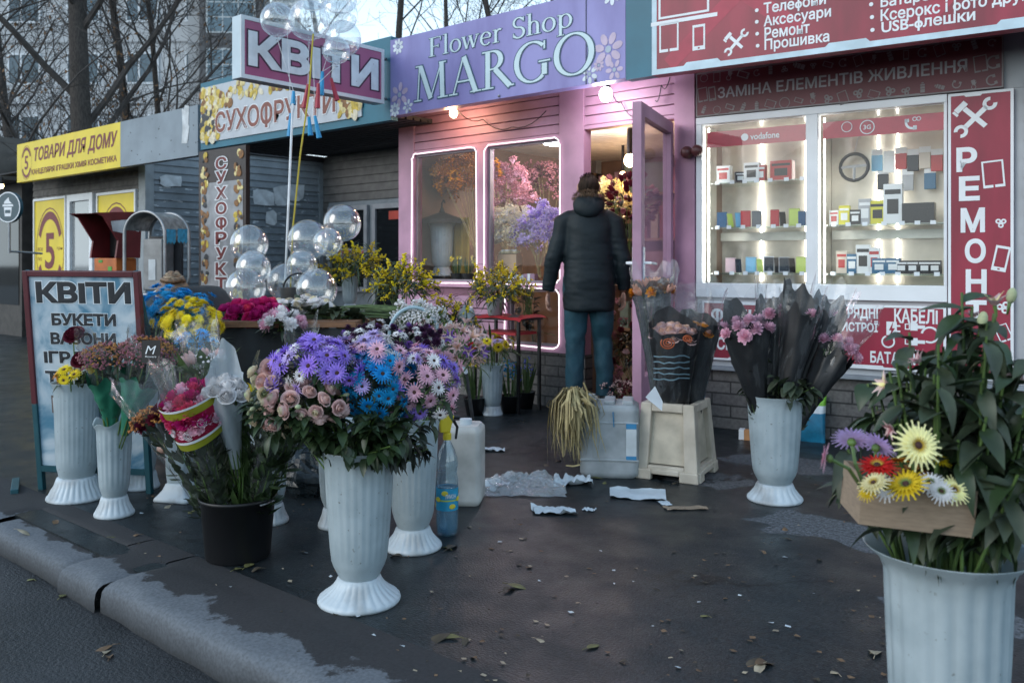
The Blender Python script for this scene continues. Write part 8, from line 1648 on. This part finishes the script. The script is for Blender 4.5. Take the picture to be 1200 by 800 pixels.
# ================================================================== PEOPLE
def skin(nodes, edges, sub=2):
    """one continuous body surface grown round a skeleton; nodes: name -> (co, rx, ry)"""
    names = list(nodes); me = bpy.data.meshes.new('tmp'); me.from_pydata([nodes[n][0] for n in names], [(names.index(a), names.index(b)) for a, b in edges], [])
    o = bpy.data.objects.new('tmp', me); COL.objects.link(o); md = o.modifiers.new('s', 'SKIN'); md.use_smooth_shade = True; md.branch_smoothing = .5
    lay = me.skin_vertices[0].data if me.skin_vertices else None
    if lay is None:
        bm = bmesh.new(); bm.from_mesh(me); bm.verts.layers.skin.verify(); bm.to_mesh(me); bm.free(); lay = me.skin_vertices[0].data
    for i, n in enumerate(names): lay[i].radius = (nodes[n][1], nodes[n][2]); lay[i].use_root = (i == 0)
    sb = o.modifiers.new('d', 'SUBSURF'); sb.levels = sub; sb.render_levels = sub
    dg = bpy.context.evaluated_depsgraph_get(); dg.update(); r = bpy.data.meshes.new_from_object(o.evaluated_get(dg)); bpy.data.objects.remove(o); bpy.data.meshes.remove(me); return r
SKINM = pm('skin', (.46, .26, .19), .5, var=.08, sss=.1)
COAT = pm('dark_teal_coat', (.006, .013, .017), .6, var=.2, scale=5, bump=.3, bscale=22, spec=.3); JEAN = pm('teal_trousers', (.012, .060, .085), .7, var=.22, scale=6, bump=.35, bscale=30)
def append(me, mb, mat_index=0):
    bm = bmesh.new(); bm.from_mesh(me); tmp = mb.mesh('t', [], True); bm.from_mesh(tmp); bm.to_mesh(me); bm.free()
    for p in me.polygons: p.use_smooth = True
def hand(m, wrist, d, side, out):
    """palm, four curled fingers of unequal length and a thumb"""
    d = Vector(d).normalized(); side = Vector(side).normalized(); nrm = d.cross(side).normalized()
    m.ell(wrist + d * .045, (.040, .016, .050), 12, 8, Matrix((side, nrm, d)).transposed())
    for i, (off, L) in enumerate(((-.028, .066), (-.010, .076), (.009, .072), (.026, .058))):
        b = wrist + d * .078 + side * off; cu = nrm * (.35 * out); p1 = b + (d + cu * .5).normalized() * L * .45; p2 = p1 + (d * .75 + cu * 1.8).normalized() * L * .32; p3 = p2 + (d * .2 + cu * 2.6).normalized() * L * .26; m.tube([b - d * .02, b, p1, p2, p3], [.0095, .0095, .0088, .008, .006], 8)
    b = wrist + d * .03 - side * .036; m.tube([b + side * .01, b - side * .012 + d * .02 + nrm * .006 * out, b - side * .014 + d * .045 + nrm * .018 * out, b - side * .006 + d * .066 + nrm * .026 * out], [.012, .011, .0098, .007], 8)
def man():
    d = 6.56; c = W(690, 310, d); c.z = .11
    t = thing('person', 'person in a dark hooded winter coat and teal trousers entering the flower kiosk', 'person', c, YAW - R(4))
    N = dict(pelvis=((0, 0, .93), .15, .115), belly=((0, .0, 1.06), .14, .11), chest=((0, .0, 1.26), .155, .115), upper=((0, -.005, 1.37), .10, .075), neck=((0, .01, 1.49), .058, .058), jaw=((0, .035, 1.555), .062, .072), head=((0, .03, 1.625), .074, .092), crown=((0, .02, 1.685), .062, .075),
             hipL=((-.085, 0, .86), .09, .10), kneeL=((-.10, .015, .49), .058, .062), ankL=((-.105, -.01, .09), .040, .044), toeL=((-.125, .15, .035), .038, .028),
             hipR=((.085, 0, .86), .09, .10), kneeR=((.105, .065, .49), .058, .062), ankR=((.12, .07, .09), .040, .044), toeR=((.155, .225, .035), .038, .028),
             shL=((-.155, -.005, 1.36), .045, .045), elL=((-.265, -.02, 1.09), .040, .040), wrL=((-.305, .03, .825), .029, .027), shR=((.155, -.005, 1.36), .045, .045), elR=((.25, -.015, 1.09), .040, .040), wrR=((.262, .05, .83), .029, .027))
    E = [('pelvis', 'belly'), ('belly', 'chest'), ('chest', 'upper'), ('upper', 'neck'), ('neck', 'jaw'), ('jaw', 'head'), ('head', 'crown')] + [(a + s, b + s) if a not in ('pelvis', 'upper') else (a, b + s) for s in 'LR' for a, b in (('pelvis', 'hip'), ('hip', 'knee'), ('knee', 'ank'), ('ank', 'toe'), ('upper', 'sh'), ('sh', 'el'), ('el', 'wr'))]
    me = skin(N, E); h = MB(); hand(h, Vector((-.305, .03, .825)), (-.06, .12, -1), (.25, 1, 0), 1); hand(h, Vector((.262, .05, .83)), (.02, .14, -1), (.25, -1, 0), 1)
    for s in (-1, 1): h.ell((s * .078, .03, 1.615), (.012, .022, .034), 10, 8)
    h.ell((0, .128, 1.60), (.014, .022, .026), 8, 6); h.ell((0, .112, 1.565), (.024, .01, .008), 8, 6)
    for s in (-1, 1): h.ell((s * .031, .108, 1.632), (.013, .012, .009), 8, 6)
    append(me, h); me.materials.clear(); me.materials.append(SKINM); me.name = 'body'; link('body', me, t)
    # trousers
    m = MB()
    for s, hx, kx, ax, ky, ay in ((-1, -.088, -.10, -.105, .015, 0), (1, .088, .105, .12, .065, .07)):
        pts = [(hx, 0, .95), (hx, 0, .86), (hx * 1.03, .004, .72), ((hx + kx) / 2 * 1.03, .01, .60), (kx, ky, .48), (kx * 1.02, ky - .008, .34), (ax, (ky + ay) / 2 - .02, .20), (ax, ay - .012, .105), (ax, ay - .008, .06)]; rs = [.105, .108, .096, .085, .075, .069, .064, .062, .066]
        P = []; n = 20
        def fn(u, v, pts=pts, rs=rs, s=s):
            i = v * (len(pts) - 1); k = min(int(i), len(pts) - 2); f = i - k; p = Vector(pts[k]).lerp(Vector(pts[k + 1]), f); r = rs[k] * (1 - f) + rs[k + 1] * f; a = 2 * PI * u; w = .0035 * math.sin(p.z * 48 + 5 * mnoise.noise(Vector((math.cos(a), math.sin(a) + s, p.z * 5))) + 2 * math.sin(a * 2 + s)) * (1 if p.z < .30 or .42 < p.z < .56 else .3) + .010 * mnoise.noise(Vector((math.cos(a) * 2, math.sin(a) * 2 + s, p.z * 9))); return (p.x + (r + w) * math.cos(a), p.y + (r + w) * math.sin(a), p.z)
        m.grid(fn, 28, 48, closed_u=True)
    m.build('trousers', JEAN, t, True)
    m = MB()
    for s, ax, ay in ((-1, -.105, 0), (1, .12, .07)):
        m.ell((ax + s * .012, .055 + ay, .042), (.047, .135, .05), 16, 10, RZ(-s * .15), fn=lambda q: Vector((q.x, q.y, max(q.z, -.040) * (1 if q.y < 0 else 1 - 2.2 * max(0, q.y)))))
    m.build('shoes', BLACK, t, True)
    # coat: torso and sleeves grown together, then cloth folds
    m = MB(); prof = [(.695, .184, .140), (.71, .196, .150), (.90, .194, .146), (1.08, .183, .138), (1.22, .182, .138), (1.33, .183, .130), (1.405, .170, .112), (1.45, .120, .09), (1.49, .08, .075)]
    def ring(z, rx, ry): return [(math.copysign(abs(math.cos(2 * PI * i / 40)) ** .85, math.cos(2 * PI * i / 40)) * rx, math.sin(2 * PI * i / 40) * ry - .005, z) for i in range(40)]
    P = [p for q in prof for p in ring(*q)]; n = len(prof)
    m.add(P, [(k * 40 + i, k * 40 + (i + 1) % 40, (k + 1) * 40 + (i + 1) % 40, (k + 1) * 40 + i) for k in range(n - 1) for i in range(40)] + [tuple(range(40))[::-1], tuple((n - 1) * 40 + i for i in range(40))])
    for s, el, wr in ((-1, (-.262, -.02, 1.09), (-.305, .03, .845)), (1, (.252, -.015, 1.09), (.266, .05, .85))):
        sh, el, wr = Vector((s * .135, -.005, 1.385)), Vector(el), Vector(wr)
        m.tube([sh - Vector((s * .05, 0, -.01)), sh, sh + Vector((s * .055, 0, -.03)), sh.lerp(el, .55) + Vector((s * .012, 0, 0)), el, el.lerp(wr, .5), wr], [.055, .068, .074, .071, .065, .058, .051], 16)
    me0 = m.mesh('coat', COAT, True); o = bpy.data.objects.new('tmp', me0); COL.objects.link(o); rm = o.modifiers.new('r', 'REMESH'); rm.mode = 'VOXEL'; rm.voxel_size = .011; rm.use_smooth_shade = True; sm = o.modifiers.new('s', 'SMOOTH'); sm.factor = .5; sm.iterations = 7
    dg = bpy.context.evaluated_depsgraph_get(); dg.update(); me = bpy.data.meshes.new_from_object(o.evaluated_get(dg)); bpy.data.objects.remove(o)
    me.calc_loop_triangles(); nn = [v.normal.copy() for v in me.vertices]
    for v, nv in zip(me.vertices, nn):
        p = v.co; arm = abs(p.x) > .205 - .0 * p.z
        w = .008 * mnoise.noise(Vector((p.x * 6, p.y * 6, p.z * 9))) + .004 * mnoise.noise(Vector((p.x * 10 + 5 + p.z * 6, p.y * 10, p.z * 34))) * (1 if p.z < 1.25 else .4) - (.003 if abs(p.z - 1.07) < .007 and not arm else 0)
        v.co = p + nv * w
    me.materials.clear(); me.materials.append(COAT); me.name = 'coat'
    for p in me.polygons: p.use_smooth = True
    ct = link('coat', me, t)
    hd = MB(); hd.ell((0, -.085, 1.475), (.118, .062, .095), 24, 16, RX(R(-22)), fn=lambda q: q * (1 + .10 * mnoise.noise(q * 16))); hd.ell((0, -.01, 1.49), (.108, .10, .055), 24, 12); hd.build('hood', COAT, ct, True)
    fu = MB(); rnd = random.Random(8)
    for k in range(1100):
        a = rnd.uniform(-.45, PI + .45) + PI; b = rnd.uniform(0, 2 * PI); p = Vector((.100 * math.cos(a), -.02 + .100 * math.sin(a), 1.54 - .03 * math.sin(a))); n = Vector((math.cos(a) * math.cos(b), math.sin(a) * math.cos(b), math.sin(b))); fu.leaf(p + n * .012, n + Vector((rnd.uniform(-.5, .5), rnd.uniform(-.5, .5), rnd.uniform(-.5, .5))), (0, 0, 1), rnd.uniform(.014, .030), .005, 0, .5, 2)
    fu.build('fur_trim', pm('fur', (.13, .085, .05), .9, var=.5, scale=60), ct)
    ha = MB(); ha.ell((0, .012, 1.628), (.080, .098, .090), 28, 20, fn=lambda q: (q * (1 + .07 * mnoise.noise(q * 45))) if (q.z > -.02 or q.y < .02) else q * .75)
    for k in range(500):
        u = rnd.uniform(0, 2 * PI); v = rnd.uniform(-.7, 1); q = Vector((math.cos(u) * math.sqrt(1 - v * v), math.sin(u) * math.sqrt(1 - v * v), v))
        if q.z < -.2 and q.y > .2: continue
        ha.leaf((q.x * .078, .012 + q.y * .096, 1.628 + q.z * .088), q * .25 + Vector((0, -.4, -.9 if q.z < .5 else .2)), q, .026, .004, 0, .2, 2)
    ha.build('hair', pm('dark_brown_hair', (.022, .013, .008), .75, spec=.2, var=.5, scale=80, stretch=(1, 1, .15)), t, True)
man()
def bending_person():
    c = W(240, 310, 5.3); c.z = 0
    t = thing('person', 'person with coiled light brown hair crouching in a black jacket behind the flowers', 'person', c, YAW + R(75))
    N = dict(pelvis=((0, -.16, .50), .17, .13), belly=((0, -.13, .70), .15, .12), chest=((0, -.02, .93), .16, .12), upper=((0, .08, .99), .13, .09), neck=((0, .14, .985), .05, .05), jaw=((0, .19, .95), .06, .06), head=((0, .225, .965), .072, .08), crown=((0, .24, 1.0), .06, .065),
             hipL=((-.10, -.10, .47), .09, .09), kneeL=((-.14, .28, .50), .06, .06), ankL=((-.13, .10, .08), .042, .042), toeL=((-.14, .25, .035), .036, .028), hipR=((.10, -.10, .47), .09, .09), kneeR=((.14, .28, .50), .06, .06), ankR=((.13, .10, .08), .042, .042), toeR=((.14, .25, .035), .036, .028),
             shL=((-.16, .12, .95), .06, .06), elL=((-.2, .28, .74), .045, .045), wrL=((-.12, .44, .66), .028, .028), shR=((.16, .12, .95), .06, .06), elR=((.2, .28, .74), .045, .045), wrR=((.12, .44, .66), .028, .028))
    E = [('pelvis', 'belly'), ('belly', 'chest'), ('chest', 'upper'), ('upper', 'neck'), ('neck', 'jaw'), ('jaw', 'head'), ('head', 'crown')] + [(a + s, b + s) if a not in ('pelvis', 'upper') else (a, b + s) for s in 'LR' for a, b in (('pelvis', 'hip'), ('hip', 'knee'), ('knee', 'ank'), ('ank', 'toe'), ('upper', 'sh'), ('sh', 'el'), ('el', 'wr'))]
    me = skin(N, E); h = MB(); hand(h, Vector((-.12, .44, .66)), (.1, .8, -.4), (1, 0, 0), 1); hand(h, Vector((.12, .44, .66)), (-.1, .8, -.4), (1, 0, 0), 1); append(me, h); me.materials.clear(); me.materials.append(SKINM); me.name = 'body'; link('body', me, t)
    k = lambda n, r: (n[0], n[1] + r, n[2] + r)
    J = {a: k(N[a], .028) for a in ('pelvis', 'belly', 'chest', 'upper', 'shL', 'elL', 'wrL', 'shR', 'elR', 'wrR')}
    J['chest'] = ((0, -.03, .955), .19, .15); J['upper'] = ((0, .05, 1.0), .15, .11)
    me = skin(J, [e for e in E if e[0] in J and e[1] in J]); me.materials.clear(); me.materials.append(pm('black_jacket', (.008, .008, .010), .6, var=.2, bump=.4, bscale=12)); me.name = 'jacket'; link('jacket', me, t)
    T = {a: k(N[a], .018) for a in ('pelvis', 'hipL', 'kneeL', 'ankL', 'hipR', 'kneeR', 'ankR')}; me = skin(T, [e for e in E if e[0] in T and e[1] in T]); me.materials.clear(); me.materials.append(BLACK); me.name = 'trousers'; link('trousers', me, t)
    ha = MB(); hm = pm('light_brown_hair', (.17, .10, .055), .5, var=.5, scale=50); ha.ell((0, .22, .985), (.092, .10, .092), 24, 16, fn=lambda q: q * (1 + .06 * mnoise.noise(q * 40))); ha.build('hair', hm, t, True)
    bn = MB(); cb = Vector((-.03, .20, 1.055))
    for kx in range(5):                                       # coiled strands of the bun
        bn.tube([cb + Vector(((.062 - .010 * kx) * math.cos(i * .42 + kx), (.062 - .010 * kx) * math.sin(i * .42 + kx), .010 * kx + .006 * math.sin(i * 1.3 + kx))) for i in range(16)], [.014] * 16, 8, kx % 2)
    bn.build('hair_bun', [hm, pm('dark_blonde_strand', (.26, .18, .11), .5, var=.4, scale=50)], t, True)
bending_person()
